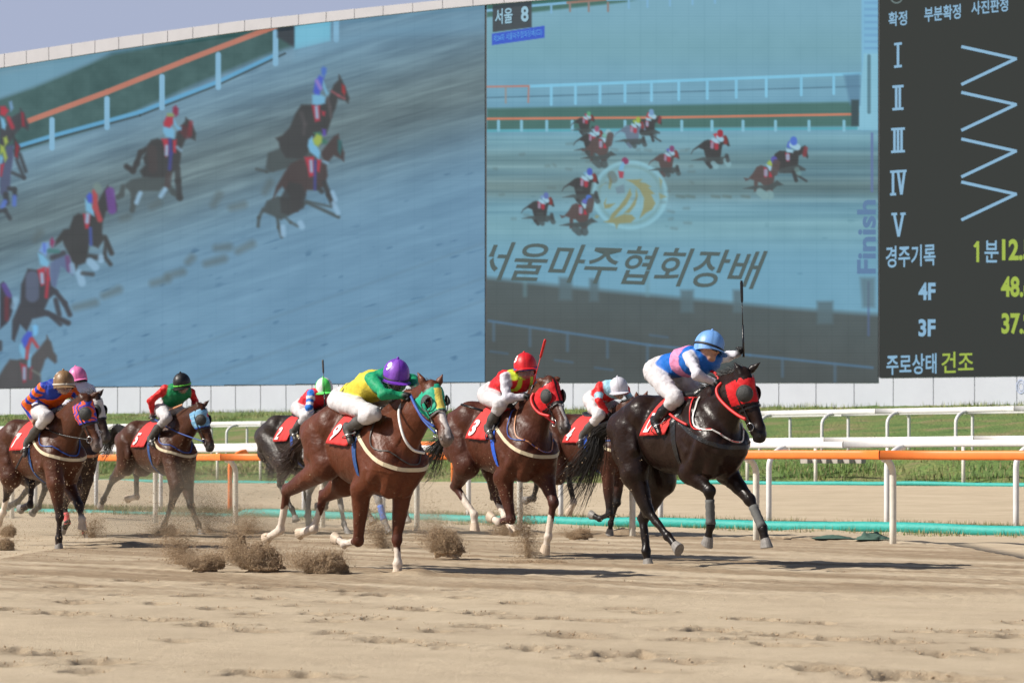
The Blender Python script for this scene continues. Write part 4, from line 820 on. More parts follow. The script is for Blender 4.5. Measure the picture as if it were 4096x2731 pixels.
def ribbon(name, prims, P, width, thick, m, parent, closed=False, lift=.004):
    """flat strap lying on the body along points P"""
    P = np.array([tuple(p) for p in (P if closed else smooth_path(P, 5))], float); P = snap(prims, P, lift)
    n = len(P); T = (np.roll(P, -1, 0) - np.roll(P, 1, 0)) if closed else np.gradient(P, axis=0)
    T /= np.maximum(np.linalg.norm(T, axis=1), 1e-9)[:, None]; G = grad(prims, P); S_ = np.cross(T, G); S_ /= np.maximum(np.linalg.norm(S_, axis=1), 1e-9)[:, None]
    A = snap(prims, P + S_ * width / 2, lift, 3); B = snap(prims, P - S_ * width / 2, lift, 3)
    A = P * .35 + A * .65 + (A - P) * .35 * 1.0; B = P * .35 + B * .65 + (B - P) * .35
    V = np.vstack([A, B, B + G * thick, A + G * thick]); Fs = []
    for i in range(n if closed else n - 1):
        j = (i + 1) % n
        for a, b in ((0, 1), (1, 2), (2, 3), (3, 0)): Fs.append((a * n + i, b * n + i, b * n + j, a * n + j))
    if not closed: Fs += [(0, n, 2 * n, 3 * n), (4 * n - 1, 3 * n - 1, 2 * n - 1, n - 1)]
    mb = MB(); mb.add(V, Fs); return mb.build(name, m, parent, smooth=False)
class Frame:
    """a horse's own frame: x forward, y to its far side (near side is -y), z up"""
    def __init__(s, uv, Z, deg):
        s.th = R(deg); s.h = np.array((math.cos(s.th), -math.sin(s.th))); s.n = np.array((math.sin(s.th), math.cos(s.th)))
        s.O = np.array(((uv[0] - U0) / F * Z, Z)); s.zw = HC - (uv[1] - VH) / F * Z
    def px(s, u, v, y=0.0):
        """point with sideways position y that stands at photograph position u, v"""
        d = np.array(((u - U0) / F, 1.0)); o = -(s.O + s.n * y)         # o + t*d = h*x
        A = np.array([[d[0], -s.h[0]], [d[1], -s.h[1]]]); t, x = np.linalg.solve(A, s.O + s.n * y)
        return np.array((x, y, HC - (v - VH) / F * t))
CR = dict(c1=(2200, 1100, .79745), c2=(1000, 1350, .63785), c3=(1700, 1300, .63796), c4=(0, 1400, .57398), r1=(1040, 1650, .38272), r2=(1100, 1400, .2551),
          r3=(1300, 1380, .33168), r4=(0, 1440, .29333), r5=(2500, 1280, .34446), r6=(540, 1440, .29347), s1=(1850, 1380, .3316))
def pc(c, x, y): o = CR[c]; return o[0] + x * o[2], o[1] + y * o[2]
# ------------------------------------------------------------------ horses
def lerp(a, b, t): return np.asarray(a, float) * (1 - t) + np.asarray(b, float) * t
def head_frame(Pp, Mz, yaw=0):
    e = Mz - Pp; L = np.linalg.norm(e); e = e / L; s = np.cross(e, (0, 0, 1.)); s /= np.linalg.norm(s)
    if s[1] < 0: s = -s
    f = np.cross(s, e)
    if f[2] > 0: f = -f                # towards the jaw: down and back
    return e, f, s, L
def relief(ob, amp, fr_, vein=0.0, head=None):
    me = ob.data; n = len(me.vertices); V = np.empty(n * 3, np.float32); me.vertices.foreach_get('co', V); V = V.reshape(-1, 3); N = np.empty(n * 3, np.float32); me.vertices.foreach_get('normal', N); N = N.reshape(-1, 3)
    a, b = V[:, 0] + .6 * V[:, 1], V[:, 2] + .45 * V[:, 1]
    nz = fbm(a * 1.0, b * .7, fr_, 3, 17); d = amp * 2 * (nz * .6 + .30 - 1.2 * np.abs(fbm(a * .8 + 3, b * 1.1, fr_ * .8, 2, 31)))
    if vein: z = fbm(a, b, 4.5, 2, 23); d = d + vein * np.exp(-(z / .035) ** 2) * np.clip(fbm(a, b, 2.2, 2, 29) * 4 + .5, 0, 1)
    if head is not None:
        Pq, eq = head; q = V - Pq; inh = ((q @ eq) > -.03) & (np.linalg.norm(q, axis=1) < .80) & ((q @ eq) > .35 * np.linalg.norm(q, axis=1) - .02); d = np.where(inh, d * .12, d)
    V = V + N * d[:, None]; me.vertices.foreach_set('co', V.astype(np.float32).ravel()); me.update()
def make_horse(sp):
    fr = Frame(pc(*sp['W']), sp['Z'], sp['deg']); S = sp.get('S', .96); root = empty('race_horse', (fr.O[0], fr.O[1], 0), -fr.th)
    tag(root, sp['label'], 'horse', 'racehorses galloping in the race')
    hc = np.array(sp['coat'], float); dk = np.array(sp.get('dark', hc * .25)); zW = fr.zw; pit = R(sp.get('pitch', 0))
    def tp(x, y, z):                  # template point -> own frame (withers at 0,*,1.58)
        dx, dz = x * S, (z - 1.58) * S
        return np.array((dx * math.cos(pit) + dz * math.sin(pit) * 0 + dz * 0 - 0, y * S, zW + dz - dx * math.sin(pit)))
    X = lambda key, y: fr.px(*pc(*sp[key]), y * S)
    mott = sp.get('mottle', 0)
    def coat(t, V):
        n = fbm(V[:, 0] * 3 + 9, V[:, 2] * 3 + V[:, 1] * 2, 1.0, 2, 90)
        if mott: 
            d = np.clip(fbm(V[:, 0] * 9, V[:, 2] * 9 + V[:, 1] * 5, 1.0, 2, 77) * 3 + .5, 0, 1)[:, None]; return hc * (1 - mott * d) + np.array((.32, .31, .30)) * mott * d
        return hc * (1 + .35 * n)[:, None]
    P = []; A = lambda *a, **k: P.append(prim(*a, **{**dict(col=coat), **k}))
    # trunk
    A(tp(.03, 0, 1.135), tp(-.50, 0, 1.17), .375 * S, .350 * S, w=.76, k=.05)
    A(tp(-.50, 0, 1.19), tp(-.82, 0, 1.26), .32 * S, .285 * S, w=.84, k=.06)
    A(tp(.02, 0, 1.50), tp(-.28, 0, 1.44), .075 * S, .10 * S, w=.55, k=.08)
    A(tp(-.2, 0, 1.40), tp(-.85, 0, 1.42), .13 * S, .15 * S, k=.08)
    for y in (-1, 1):
        A(tp(-.80, y * .12, 1.40), tp(-1.10, y * .12, 1.28), .185 * S, .175 * S, k=.05)
        A(tp(-1.10, y * .12, 1.24), tp(-1.06, y * .14, 1.02), .15 * S, .14 * S, w=.85, k=.035)
        A(tp(-.72, y * .2, 1.36), tp(-.74, y * .2, 1.33), .055 * S, k=.07)
        A(tp(-.04, y * .13, 1.40), tp(.24, y * .16, 1.12), .125 * S, .14 * S, w=.8, k=.03)
        A(tp(-.12, y * .16, 1.22), tp(-.02, y * .18, 1.0), .14 * S, .125 * S, w=.8, k=.03)
        A(tp(.29, y * .095, 1.05), tp(.16, y * .085, .86), .130 * S, .10 * S, k=.018)
    A(tp(.18, 0, 1.18), tp(.26, 0, 1.08), .19 * S, .15 * S, w=.9, k=.05)
    A(tp(-1.10, 0, 1.42), tp(-1.17, 0, 1.36), .06 * S, .035 * S, k=.05)
    for y in (-1, 1):      # muscle groups that stand out under a racing horse's skin
        A(tp(.02, y * .20, 1.42), tp(.20, y * .235, 1.18), .045 * S, .055 * S, w=.8, k=.022)
        A(tp(-.16, y * .235, 1.20), tp(.02, y * .25, 1.02), .065 * S, .060 * S, w=.7, k=.018)
        A(tp(.20, y * .235, 1.12), tp(.10, y * .235, .96), .065 * S, .060 * S, w=.8, k=.018)
        A(tp(-1.00, y * .235, 1.40), tp(-.98, y * .275, 1.10), .050 * S, .075 * S, w=.7, k=.020)
        A(tp(-1.15, y * .17, 1.30), tp(-1.13, y * .20, 1.02), .060 * S, .060 * S, w=.8, k=.016)
        A(tp(-.84, y * .25, 1.34), tp(-.78, y * .265, 1.05), .050 * S, .060 * S, w=.7, k=.020)
    TR = list(P)
    # neck and head
    Pp = X('P', 0); best = None
    for yy in np.linspace(-.38, .10, 49):
        Mz = X('M', yy); q_ = abs(np.linalg.norm(Mz - Pp) - .62 * S) + .15 * abs(yy)
        if best is None or q_ < best[0]: best = (q_, Mz)
    Mz = best[1]; e, f, s, L = head_frame(Pp, Mz)
    if abs(L - .6 * S) > .08: print('HEAD', sp['W'], round(float(L), 2))
    th = Pp + e * .12 * S + f * .15 * S
    nb = tp(.10, 0, 1.28)
    crest = [tp(-.06, 0, 1.53), lerp(tp(-.02, 0, 1.5), Pp, .5) + np.array((-.02, 0, .04)) * S, Pp + f * .05 * S - e * .01]
    A(crest[0], crest[1], .065 * S, .06 * S, w=.7, k=.07); A(crest[1], crest[2], .06 * S, .055 * S, w=.7, k=.06, tagn='nk')
    mid = lerp(nb, lerp(Pp, th, .55), .55)
    A(nb, mid, .275 * S, .185 * S, w=.62, k=.05); A(mid, lerp(Pp, th, .6), .185 * S, .125 * S, w=.66, k=.04, tagn='nk')
    A(tp(.24, 0, 1.16), lerp(tp(.24, 0, 1.16), th, .9), .125 * S, .07 * S, w=.85, k=.035)
    A(tp(.16, -.10, 1.2), lerp(tp(.2, -.05, 1.2), th, .8), .05 * S, .035 * S, k=.05); A(tp(.16, .10, 1.2), lerp(tp(.2, .05, 1.2), th, .8), .05 * S, .035 * S, k=.05)
    k_ = L / .6; TR += P[-8:]
    def H(t, ff, y=0.): return Pp + e * t * L + f * ff * k_ + s * y * k_
    hp = []
    HA = lambda *a, **k: (P.append(prim(*a, **{**dict(col=headcol), **k})), hp.append(P[-1]))
    blz = sp.get('blaze', 0)
    muzc = np.array(sp.get('muzzle', hc * .6))
    def headcol(t, V):
        q = (V - Pp); te = q @ e / L; fe = q @ f / k_; se = q @ s / k_
        c = coat(t, V); mz = np.clip((te - .80) / .12, 0, 1)[:, None]; c = c * (1 - mz) + muzc * mz
        if blz:
            b = (np.abs(se + .006 * np.sin(te * 22)) < blz * (1.15 - .5 * te)) & (fe < .055) & (te > .1) & (te < .99); c[b] = (.55, .50, .47)
        return c
    HA(H(.03, .075), H(.16, .085), .078 * k_, .086 * k_, w=.92, k=.03)
    HA(H(.18, .075), H(.34, .072), .082 * k_, .072 * k_, w=.95, k=.03)
    HA(H(.26, .155), H(.34, .145), .088 * k_, .080 * k_, w=.66, k=.03)
    HA(H(.32, .060), H(.84, .060), .066 * k_, .054 * k_, w=.85, k=.03)
    HA(H(.40, .145), H(.86, .120), .056 * k_, .042 * k_, w=.78, k=.035)
    HA(H(.86, .075), H(.96, .080), .068 * k_, .062 * k_, w=.90, k=.025)
    HA(H(.97, .110), H(.985, .125), .034 * k_, .026 * k_, w=1.1, k=.02)
    for y in (-1, 1):
        HA(H(.93, .052, y * .038), H(.97, .060, y * .040), .028 * k_, .024 * k_, k=.012)
        HA(H(.255, .060, y * .072), H(.33, .066, y * .068), .026 * k_, .020 * k_, k=.02)
        HA(H(.38, .085, y * .055), H(.62, .085, y * .042), .022 * k_, .014 * k_, k=.02)
    earc = lambda t, V: np.asarray(sp.get('ear', hc * .8)) * np.ones((len(V), 1))
    for key, y in (('En', -1), ('Ef', 1)):
        b = H(.0, .055, y * .055)
        if key in sp: tip = X(key, y * .085)
        else: tip = b - e * .15 * k_ + s * y * .02 * k_
        if np.linalg.norm(tip - b) > .24 * k_: tip = b + (tip - b) * (.20 * k_ / np.linalg.norm(tip - b))
        m_ = lerp(b, tip, .45); P.append(prim(b, m_, .032 * k_, .033 * k_, w=.8, k=.02, col=earc)); P.append(prim(m_, tip, .033 * k_, .007 * k_, w=.8, k=.012, col=earc))
    NK = [q for q in P if q['tag'] == 'nk']
    # legs
    LG = {}
    sock = sp.get('sock', {})
    def chain(key, pts, rad, kind, y):
        """pts joints top..hoof; white or dark lower legs by sock dict"""
        sk_ = sock.get(key, 0)   # 0 none, 1 white from mid cannon, 2 white pastern only
        low = np.array(sp.get('low', dk)); wh = np.array((.60, .52, .44)) if sp.get('mottle', 0) == 0 else np.array((.45, .43, .42))
        fade = sp.get('fade', True)
        for i, ((a, b), (ra, rb)) in enumerate(zip(zip(pts[:-1], pts[1:]), rad)):
            nseg = len(rad)
            if i == 0: c = coat
            elif i == 1: c = (lambda t, V: lerp(coat(t, V), coat(t, V), 0)) if not fade else (lambda t, V: coat(t, V) * (1 - np.clip(t * 1.6 - .5, 0, 1)[:, None]) + low * np.clip(t * 1.6 - .5, 0, 1)[:, None])
            elif i == 2:
                if sk_ == 1: c = lambda t, V: np.where((t > .42 + .12 * np.sin(V[:, 1] * 60))[:, None], wh, low)
                else: c = lambda t, V: low * np.ones((len(V), 1))
            else: c = (lambda t, V: wh * (1 + .2 * fbm(V[:, 0] * 20, V[:, 2] * 20, 1, 2, 5))[:, None]) if sk_ else (lambda t, V: low * np.ones((len(V), 1)))
            P.append(prim(a, b, ra * S, rb * S, w=.86, k=.03 if i < 2 else .018, col=c))
        return low, wh, sk_
    for key, y in (('n', -1), ('f', 1)):
        # hind
        hip = tp(-.96, y * .15, 1.24); st = X('h' + key + '0', y * .19); hk = X('h' + key + '1', y * .15); ft = X('h' + key + '2', y * .12); hf = X('h' + key + '3', y * .12)
        low, wh, sk_ = chain('h' + key, [hip, st, hk, ft, lerp(ft, hf, .8)], [(.225, .160), (.140, .058), (.046, .036), (.040, .043)], 'hind', y)
        gd = hk - st; gd /= np.linalg.norm(gd); cd_ = ft - hk; cd_ /= np.linalg.norm(cd_)
        back = gd - cd_; back = back / (np.linalg.norm(back) + 1e-9); poh = hk + back * .055 * S
        cg = P[-3]['col']; cc = P[-2]['col']
        lowc = lambda t, V, low=low: low * np.ones((len(V), 1))
        P.append(prim(hk, poh, .052 * S, .036 * S, w=.7, k=.02, col=lowc)); P.append(prim(lerp(st, hk, .45) + back * .05 * S, poh, .045 * S, .020 * S, w=.7, k=.03, col=cg))
        P.append(prim(hip + np.array((-.06, 0, -.1)) * S, lerp(st, hk, .25) + back * .03, .16 * S, .095 * S, w=.75, k=.03, col=coat))
        P.append(prim(ft, ft, .050 * S, w=.9, k=.02, col=P[-4]['col'] if not sk_ else (lambda t, V, wh=wh: wh * np.ones((len(V), 1)))))
        print(sp['nm'], 'hind', key, 'thigh %.2f gaskin %.2f cannon %.2f past %.2f hoofz %.2f' % tuple([np.linalg.norm(a - b) for a, b in ((hip, st), (st, hk), (hk, ft), (ft, hf))] + [hf[2]]))
        LG['h' + key] = (hk, ft, hf)
        # fore
        sh = tp(.22, y * .15, 1.10); el = X('f' + key + '0', y * .16); kn = X('f' + key + '1', y * .13); ft = X('f' + key + '2', y * .12); hf = X('f' + key + '3', y * .12)
        low, wh, sk_ = chain('f' + key, [sh, el, kn, ft, lerp(ft, hf, .8)], [(.145, .120), (.106, .050), (.040, .034), (.037, .042)], 'fore', y)
        P.append(prim(kn, kn, .062 * S, w=.88, k=.02, col=lambda t, V, low=low: low * np.ones((len(V), 1)))); P.append(prim(ft, ft, .048 * S, w=.9, k=.02, col=(lambda t, V, wh=wh: wh * np.ones((len(V), 1))) if sk_ else (lambda t, V, low=low: low * np.ones((len(V), 1)))))
        ad = kn - el; P.append(prim(el + ad * .05 + np.array((.03, 0, 0)), el + ad * .5, .09 * S, .068 * S, w=.85, k=.025, col=coat))
        print(sp['nm'], 'fore', key, 'arm %.2f forearm %.2f cannon %.2f past %.2f hoofz %.2f' % tuple([np.linalg.norm(a - b) for a, b in ((sh, el), (el, kn), (kn, ft), (ft, hf))] + [hf[2]]))
        LG['f' + key] = (kn, ft, hf)
    body = sdf_mesh('body', P, sp.get('vox', .014), sp.get('hide', M['hide']), root, .012); relief(body, .0075, 6, .004, (Pp, e))
    # hooves
    for kk, (j1, ft, hf) in LG.items():
        d = hf - ft; d /= np.linalg.norm(d); mb = MB(); ax = Vector(d); fw = Vector((1, 0, 0)) - ax * ax.x; fw.normalize()
        if abs(ax.x) > .8: fw = Vector((0, 0, 1)) if ax.x < 0 else Vector((0, 0, -1)); fw = fw - ax * fw.dot(ax); fw.normalize()
        sd = ax.cross(fw); V = []; Fs = []; n = 16
        for t_, r_ in ((-.055, .042), (-.02, .050), (.03, .060), (.034, .057)):
            for j in range(n):
                an = 2 * math.pi * j / n; q = Vector(hf) + ax * (t_ + (.012 * math.cos(an) if t_ > 0 else .0)) * S * 1.0 + (fw * math.cos(an) * 1.08 + sd * math.sin(an) * .92) * r_ * S; V.append(q)
        for i in range(3):
            for j in range(n): Fs.append((i * n + j, i * n + (j + 1) % n, (i + 1) * n + (j + 1) % n, (i + 1) * n + j))
        Fs += [tuple(range(n))[::-1], tuple(3 * n + j for j in range(n))]; mb.add(V, Fs)
        mb.build('hoof', M['hoof_pale'] if sock.get(kk) else M['hoof_grey'], root, smooth=False)
    for kk, (t0, t1, mm, r_) in sp.get('wrap', {}).items():
        a, b, _ = LG[kk]; mb = MB(); n = 7
        mb.tube([lerp(a, b, t0 + (t1 - t0) * i / n) for i in range(n + 1)], [r_ * S * (1 + .05 * (-1) ** i) for i in range(n)] + [r_ * S * 1.15], n=14); mb.build('leg_wrap', mm, root, smooth=True)
    # eyes
    for y in (-1, 1):
        o = snap(hp, [H(.29, .055, y * .09)], -.008)[0]; bm = MB(); V = []; Fs = []; n = 10
        for i in range(n // 2 + 1):
            for j in range(n): a1 = math.pi * i / (n // 2); a2 = 2 * math.pi * j / n; V.append(Vector(o) + Vector((math.sin(a1) * math.cos(a2), math.cos(a1), math.sin(a1) * math.sin(a2))) * .021 * k_)
        for i in range(n // 2):
            for j in range(n): Fs.append((i * n + j, i * n + (j + 1) % n, (i + 1) * n + (j + 1) % n, (i + 1) * n + j))
        bm.add(V, Fs); bm.build('eye', M['eye'], root, smooth=True)
        # nostrils
        nb_ = MB(); c0 = snap(hp, [H(.965, .050, y * .075)], .0015)[0]; g = grad(hp, c0[None])[0]; tv = np.cross(g, e); tv /= np.linalg.norm(tv); t2 = np.cross(g, tv)
        ring = [c0 + (t2 * math.cos(a) * .019 + tv * math.sin(a) * .012) * k_ for a in np.linspace(0, 2 * math.pi, 13)[:-1]]; ring = list(snap(hp, ring, .0025, 3))
        nb_.add([c0 - g * .004] + ring, [(0, 1 + i, 1 + (i + 1) % 12) for i in range(12)]); nb_.build('nostril', M['leather'], root, smooth=False)
    # tail and mane
    def strands(name, rootsf, n, seg, m, r0=.0035):
        V = []; Fs = []
        for i in range(n):
            pts = rootsf(i); b0 = len(V); pts = [Vector(p) for p in pts]
            for q, p in enumerate(pts):
                t = (pts[min(q + 1, len(pts) - 1)] - pts[max(q - 1, 0)]).normalized(); a = t.orthogonal().normalized(); b = t.cross(a); rr_ = r0 * (1 - .75 * q / (len(pts) - 1))
                for j in range(3): an = 2.094 * j + i; V.append(p + (a * math.cos(an) + b * math.sin(an)) * rr_)
            for q in range(len(pts) - 1):
                for j in range(3): Fs.append((b0 + q * 3 + j, b0 + q * 3 + (j + 1) % 3, b0 + q * 3 + 3 + (j + 1) % 3, b0 + q * 3 + 3 + j))
        return npmesh(name, V, Fs, m, root)
    hm = sp.get('hair', M['hair_black'])
    tl = [tp(-1.14, 0, 1.37)] + [fr.px(*pc(*q), .04) for q in sp['tail']]
    tl = [np.array(tuple(q)) for q in smooth_path(tl, 5)]; nt_ = len(tl)
    def tail(i):
        r = np.random.default_rng(i + 100); o = r.normal(size=3) * np.array((.018, .016, .018)); sp_ = r.normal(size=3) * sp.get('tspread', .09); end = int(nt_ * (.62 + .38 * r.random())); wv = r.normal(size=3) * .02; ph = r.random() * 6
        return [tl[k] + o + sp_ * (k / nt_) ** 1.3 + wv * math.sin(ph + k * .55) * (k / nt_) for k in range(end)]
    strands('tail', tail, sp.get('ntail', 260), 0, hm, .0046)
    def mane(i):
        r = np.random.default_rng(i + 500); t = r.random(); c = lerp(crest[0], crest[1], t * 2) if t < .5 else lerp(crest[1], crest[2], t * 2 - 1)
        b = c + np.array((0, r.normal() * .012, .045 * S)); ml = sp.get('mane', .10); dr = np.array((-.55, (-.35 if r.random() < .5 else .35) * r.random(), .25 + .2 * r.normal())); dr /= np.linalg.norm(dr)
        return [b + dr * ml * q / 4 * (.5 + .7 * r.random() * 0 + .35) + np.array((0, 0, -.05)) * (q / 4) ** 2 * ml * 6 * .5 for q in range(5)]
    strands('mane', mane, 230, 0, hm, .0042)
    # ---- tack
    if 'hood' in sp:
        hf_, kp = sp['hood'], None
        def keep(V):
            q = V - Pp; te = q @ e / L; fe = q @ f / k_; se = q @ s / k_
            k1 = (te > .055) & (np.linalg.norm(q, axis=1) < .7) & (te < .49 - .22 * np.clip(fe - .06, -.05, .3) - .0) & (fe < .245)
            k1 &= ~((te < .10) & (np.abs(se) > .03) & (np.abs(se) < .095) & (fe < .10))
            if sp.get('openeye'): k1 &= ~((((te - .29) * L / .052) ** 2 + ((fe - .060) * k_ / .05) ** 2 < 1) & (np.abs(se) > .05))
            return k1
        hprims = hp + NK
        def hc_(V):
            q = V - Pp; return hf_(q @ e / L, q @ f / k_, q @ s / k_, V)
        hood = sdf_mesh('blinker_hood', hprims, .0095, M['cloth'], root, colfn=hc_, keep=keep, grow=.012)
        for y in (-1, 1):
            c0 = H(.30, .062, y * .075); c0 = snap(hp, [c0], .010)[0]; g = grad(hp, c0[None])[0]; g = g * .75 + np.array(s) * y * .45; g /= np.linalg.norm(g)
            a = np.cross(g, e); a /= np.linalg.norm(a); b = np.cross(g, a); rc = .072 * k_; mb = MB(); V = []; Fs = []; nr, na = 6, 20
            half = sp.get('openeye')
            for i in range(nr + 1):
                ph = math.pi / 2 * i / nr
                for j in range(na): an = 2 * math.pi * j / na; V.append(Vector(c0 + g * math.sin(ph) * .036 * k_ + (a * math.cos(an) + b * math.sin(an)) * rc * math.cos(ph)))
            for i in range(nr):
                for j in range(na):
                    if half:
                        mid_a = 2 * math.pi * (j + .5) / na; dirv = a * math.cos(mid_a) + b * math.sin(mid_a)
                        if dirv @ e > -.25 and True and i >= 0 and (dirv @ e) > -.2: continue
                    Fs.append((i * na + j, i * na + (j + 1) % na, (i + 1) * na + (j + 1) % na, (i + 1) * na + j))
            mb.add(V, Fs); cup = mb.build('eye_cup', M['mesh_cup'], root, smooth=True); cup.parent = hood
            rm = MB(); rm.tube([c0 + (a * math.cos(an) + b * math.sin(an)) * rc * 1.03 for an in np.linspace(0, 2 * math.pi, 25)], .005, n=6); q = rm.build('cup_rim', M['dirty_leather'], root, smooth=True); q.parent = hood
    if sp.get('badge'):
        V2, P2 = text2d(sp['badge'], .02, .2); lo_, hi_ = V2.min(0), V2.max(0); N2 = (V2 - lo_) / (hi_ - lo_) - .5
        Q = np.array([H(.23 - y * .05, -.02, x * .036) for x, y in N2]); Q = snap(hp, Q, .0125); mb = MB(); mb.add(Q, P2); q = mb.build('badge_number', M['white_cloth'], root); q.parent = hood
    hg = [dict(q) for q in hp]
    for q in hg: q['ra'] += .010; q['rb'] += .010
    bm_ = sp.get('bridle', M['leather'])
    def head_loop(t, c_f, m_, wd, rng_=(0, 2 * math.pi), nm='noseband', n=22, tilt=0):
        an = np.linspace(rng_[0], rng_[1], n, endpoint=rng_ != (0, 2 * math.pi)); o = H(t, c_f); d = np.array([-f * math.cos(a) + s * math.sin(a) + e * tilt * math.cos(a) for a in an]); Pn = cast(hg, o, d, .3, .003)
        return ribbon(nm, hg, Pn, wd, .005, m_, root, closed=rng_ == (0, 2 * math.pi), lift=.003)
    head_loop(.10, .09, bm_, .020, (-1.9, 1.9), 'browband'); head_loop(.52, .09, bm_, .018, nm='noseband')
    bit = {}
    for y in (-1, 1):
        bp_ = snap(hg, [H(.80, .115, y * .06)], .008)[0]; bit[y] = bp_
        pts = [H(.06, .10, y * .1), H(.18, .15, y * .1), H(.45, .15, y * .09), H(.62, .125, y * .07), bp_]; ribbon('cheek_strap', hg, snap(hg, pts, .004), .014, .005, bm_, root)
        rm = MB(); rm.tube([bp_ + np.array(s) * y * .006 + (e * math.cos(an) + f * math.sin(an)) * .036 * k_ for an in np.linspace(0, 2 * math.pi, 17)], .0042, n=6); rm.build('bit_ring', M['metal'], root, smooth=True)
    # girth, saddle cloth, saddle, breast strap
    Tr = [q for q in P if True]
    gx = -.20 * S
    an = np.linspace(0, 2 * math.pi, 40, endpoint=False); oo = tp(-.15, 0, 1.18); d = np.stack([-.16 * np.cos(an), np.sin(an), np.cos(an)], 1)
    gp = cast(TR, oo, d, .6, .004); ribbon('girth', TR, gp, .075 * S, .006, sp.get('girth', M['navy_girth']), root, closed=True)
    # cloth: grid (forward position, angle round the barrel)
    def cloth_pt(a_, ph, lift):
        o = tp(-.42, 0, 1.20); base = np.stack([np.array([tp(x, 0, 1.20) for x in a_])], 0)[0]
        d = np.stack([np.zeros(len(ph)), np.sin(ph), np.cos(ph)], 1); return cast_each(TR, base, d, .55, lift)
    nx_, np_ = 16, 34; ca = np.linspace(0, 1, nx_); cp_ = np.linspace(-1.0, 1.0, np_)
    A_, B_ = np.meshgrid(ca, cp_, indexing='ij')
    fx0, fx1 = sp.get('cloth', (-.50, -.12)); drop = sp.get('drop', 1.62)
    ax_ = fx0 + (fx1 - fx0) * A_ - .16 * np.abs(B_) ** 1.5 + .02
    ph = B_ * drop
    Vt = cloth_pt(ax_.ravel(), ph.ravel(), .012); G = grad(P, Vt); rip = .006 * np.sin(ax_.ravel() * 60 + np.abs(ph.ravel()) * 5) * np.abs(B_.ravel()) + .02 * np.abs(B_.ravel()) ** 3
    Vt = Vt + G * rip[:, None]; Vo = Vt + G * .004; I = np.arange(nx_ * np_).reshape(nx_, np_); N = nx_ * np_
    q1 = np.c_[I[:-1, :-1].ravel(), I[:-1, 1:].ravel(), I[1:, 1:].ravel(), I[1:, :-1].ravel()]
    ed = []
    for r_ in (I[0, :], I[:, -1], I[-1, ::-1], I[::-1, 0]):
        for a, b in zip(r_[:-1], r_[1:]): ed.append((a, b, b + N, a + N))
    clo = npmesh('saddle_cloth', np.vstack([Vt, Vo]), np.vstack([q1[:, ::-1], q1 + N, np.array(ed)]), M['red_cloth'], root)
    if sp.get('num'):
        V2, P2 = text2d(sp['num'], .03); lo_, hi_ = V2.min(0), V2.max(0); V2 = (V2 - lo_) / (hi_ - lo_)
        nh, nw = .38, sp.get('numw', .26); pu = sp.get('numpos', .24)
        Bt = -(.93 - nh * V2[:, 1]); At = pu + (V2[:, 0] - .5) * nw + 0
        axx = fx0 + (fx1 - fx0) * At - .16 * np.abs(Bt) ** 1.5 + .02; W_ = cloth_pt(axx, Bt * drop, .012); G_ = grad(P, W_); rp = .006 * np.sin(axx * 60 + np.abs(Bt * drop) * 5) * np.abs(Bt) + .02 * np.abs(Bt) ** 3
        mb = MB(); mb.add(W_ + G_ * (rp + .017)[:, None], P2); nu = mb.build('cloth_number', M['white_cloth'], root); nu.parent = clo
    sd = [prim(tp(-.10, 0, 1.56), tp(-.42, 0, 1.54), .055 * S, .06 * S, w=1.4, k=.04, col=(.012, .012, .014)), prim(tp(-.06, 0, 1.60), tp(-.10, 0, 1.58), .035 * S, w=1.3, k=.03, col=(.012, .012, .014)), prim(tp(-.46, 0, 1.58), tp(-.50, 0, 1.59), .03 * S, w=2, k=.03, col=(.012, .012, .014))]
    for y in (-1, 1): sd.append(prim(tp(-.14, y * .17, 1.46), tp(-.20, y * .26, 1.28), .06 * S, .05 * S, w=.4, k=.04, col=(.012, .012, .014)))
    sdf_mesh('saddle', sd, .012, M['leather'], root)
    bs = sp.get('breast', M['cream'])
    pts = [tp(-.14, -.25, 1.34), tp(.0, -.26, 1.25), tp(.16, -.24, 1.16), tp(.30, -.16, 1.09), tp(.38, 0, 1.06), tp(.30, .16, 1.09), tp(.16, .24, 1.16), tp(-.14, .25, 1.34)]
    ribbon('breast_strap', P, snap(P, pts, .005), .038 * S, .006, bs, root)
    if sp.get('neckstrap'):
        for m_, x0, wd in sp['neckstrap']:
            pts = [tp(x0, -.05, 1.53), tp(x0 + .06, -.16, 1.42), tp(x0 + .16, -.2, 1.24), tp(.30, -.12, 1.13), tp(.36, 0, 1.10), tp(.30, .12, 1.13), tp(x0 + .06, .16, 1.42)]
            ribbon('neck_strap', P, snap(P, pts, .008), wd * S, .006, m_, root, lift=.008)
    return dict(fr=fr, root=root, P=P, tp=tp, S=S, H=H, bit=bit, hg=hg, e=e, f=f, s=s)
def cast_each(prims, o, d, rmax, lift):
    ts = np.linspace(rmax, .1, 46); res = np.full(len(d), .1); done = np.zeros(len(d), bool)
    for t in ts:
        D = sdf_at(o + d * t, prims); hit = (D < 0) & ~done; res[hit] = t; done |= hit
    a = res.copy(); b = res + ts[0] - ts[1]
    for _ in range(6):
        m = (a + b) / 2; D = sdf_at(o + d * m[:, None], prims); a = np.where(D < 0, m, a); b = np.where(D < 0, b, m)
    return o + d * (a + lift)[:, None]
def rein(h, hand, m, rad, via=None, y=-1, nm='rein'):
    mb = MB(); p = [h['bit'][y]] + ([np.array(v) for v in via] if via else [lerp(h['bit'][y], hand, .5) + np.array((0, y * .02, -.03))]) + [hand]
    mb.tube(smooth_path(p, 6), rad, n=8); return mb.build(nm, m, h['root'], smooth=True)
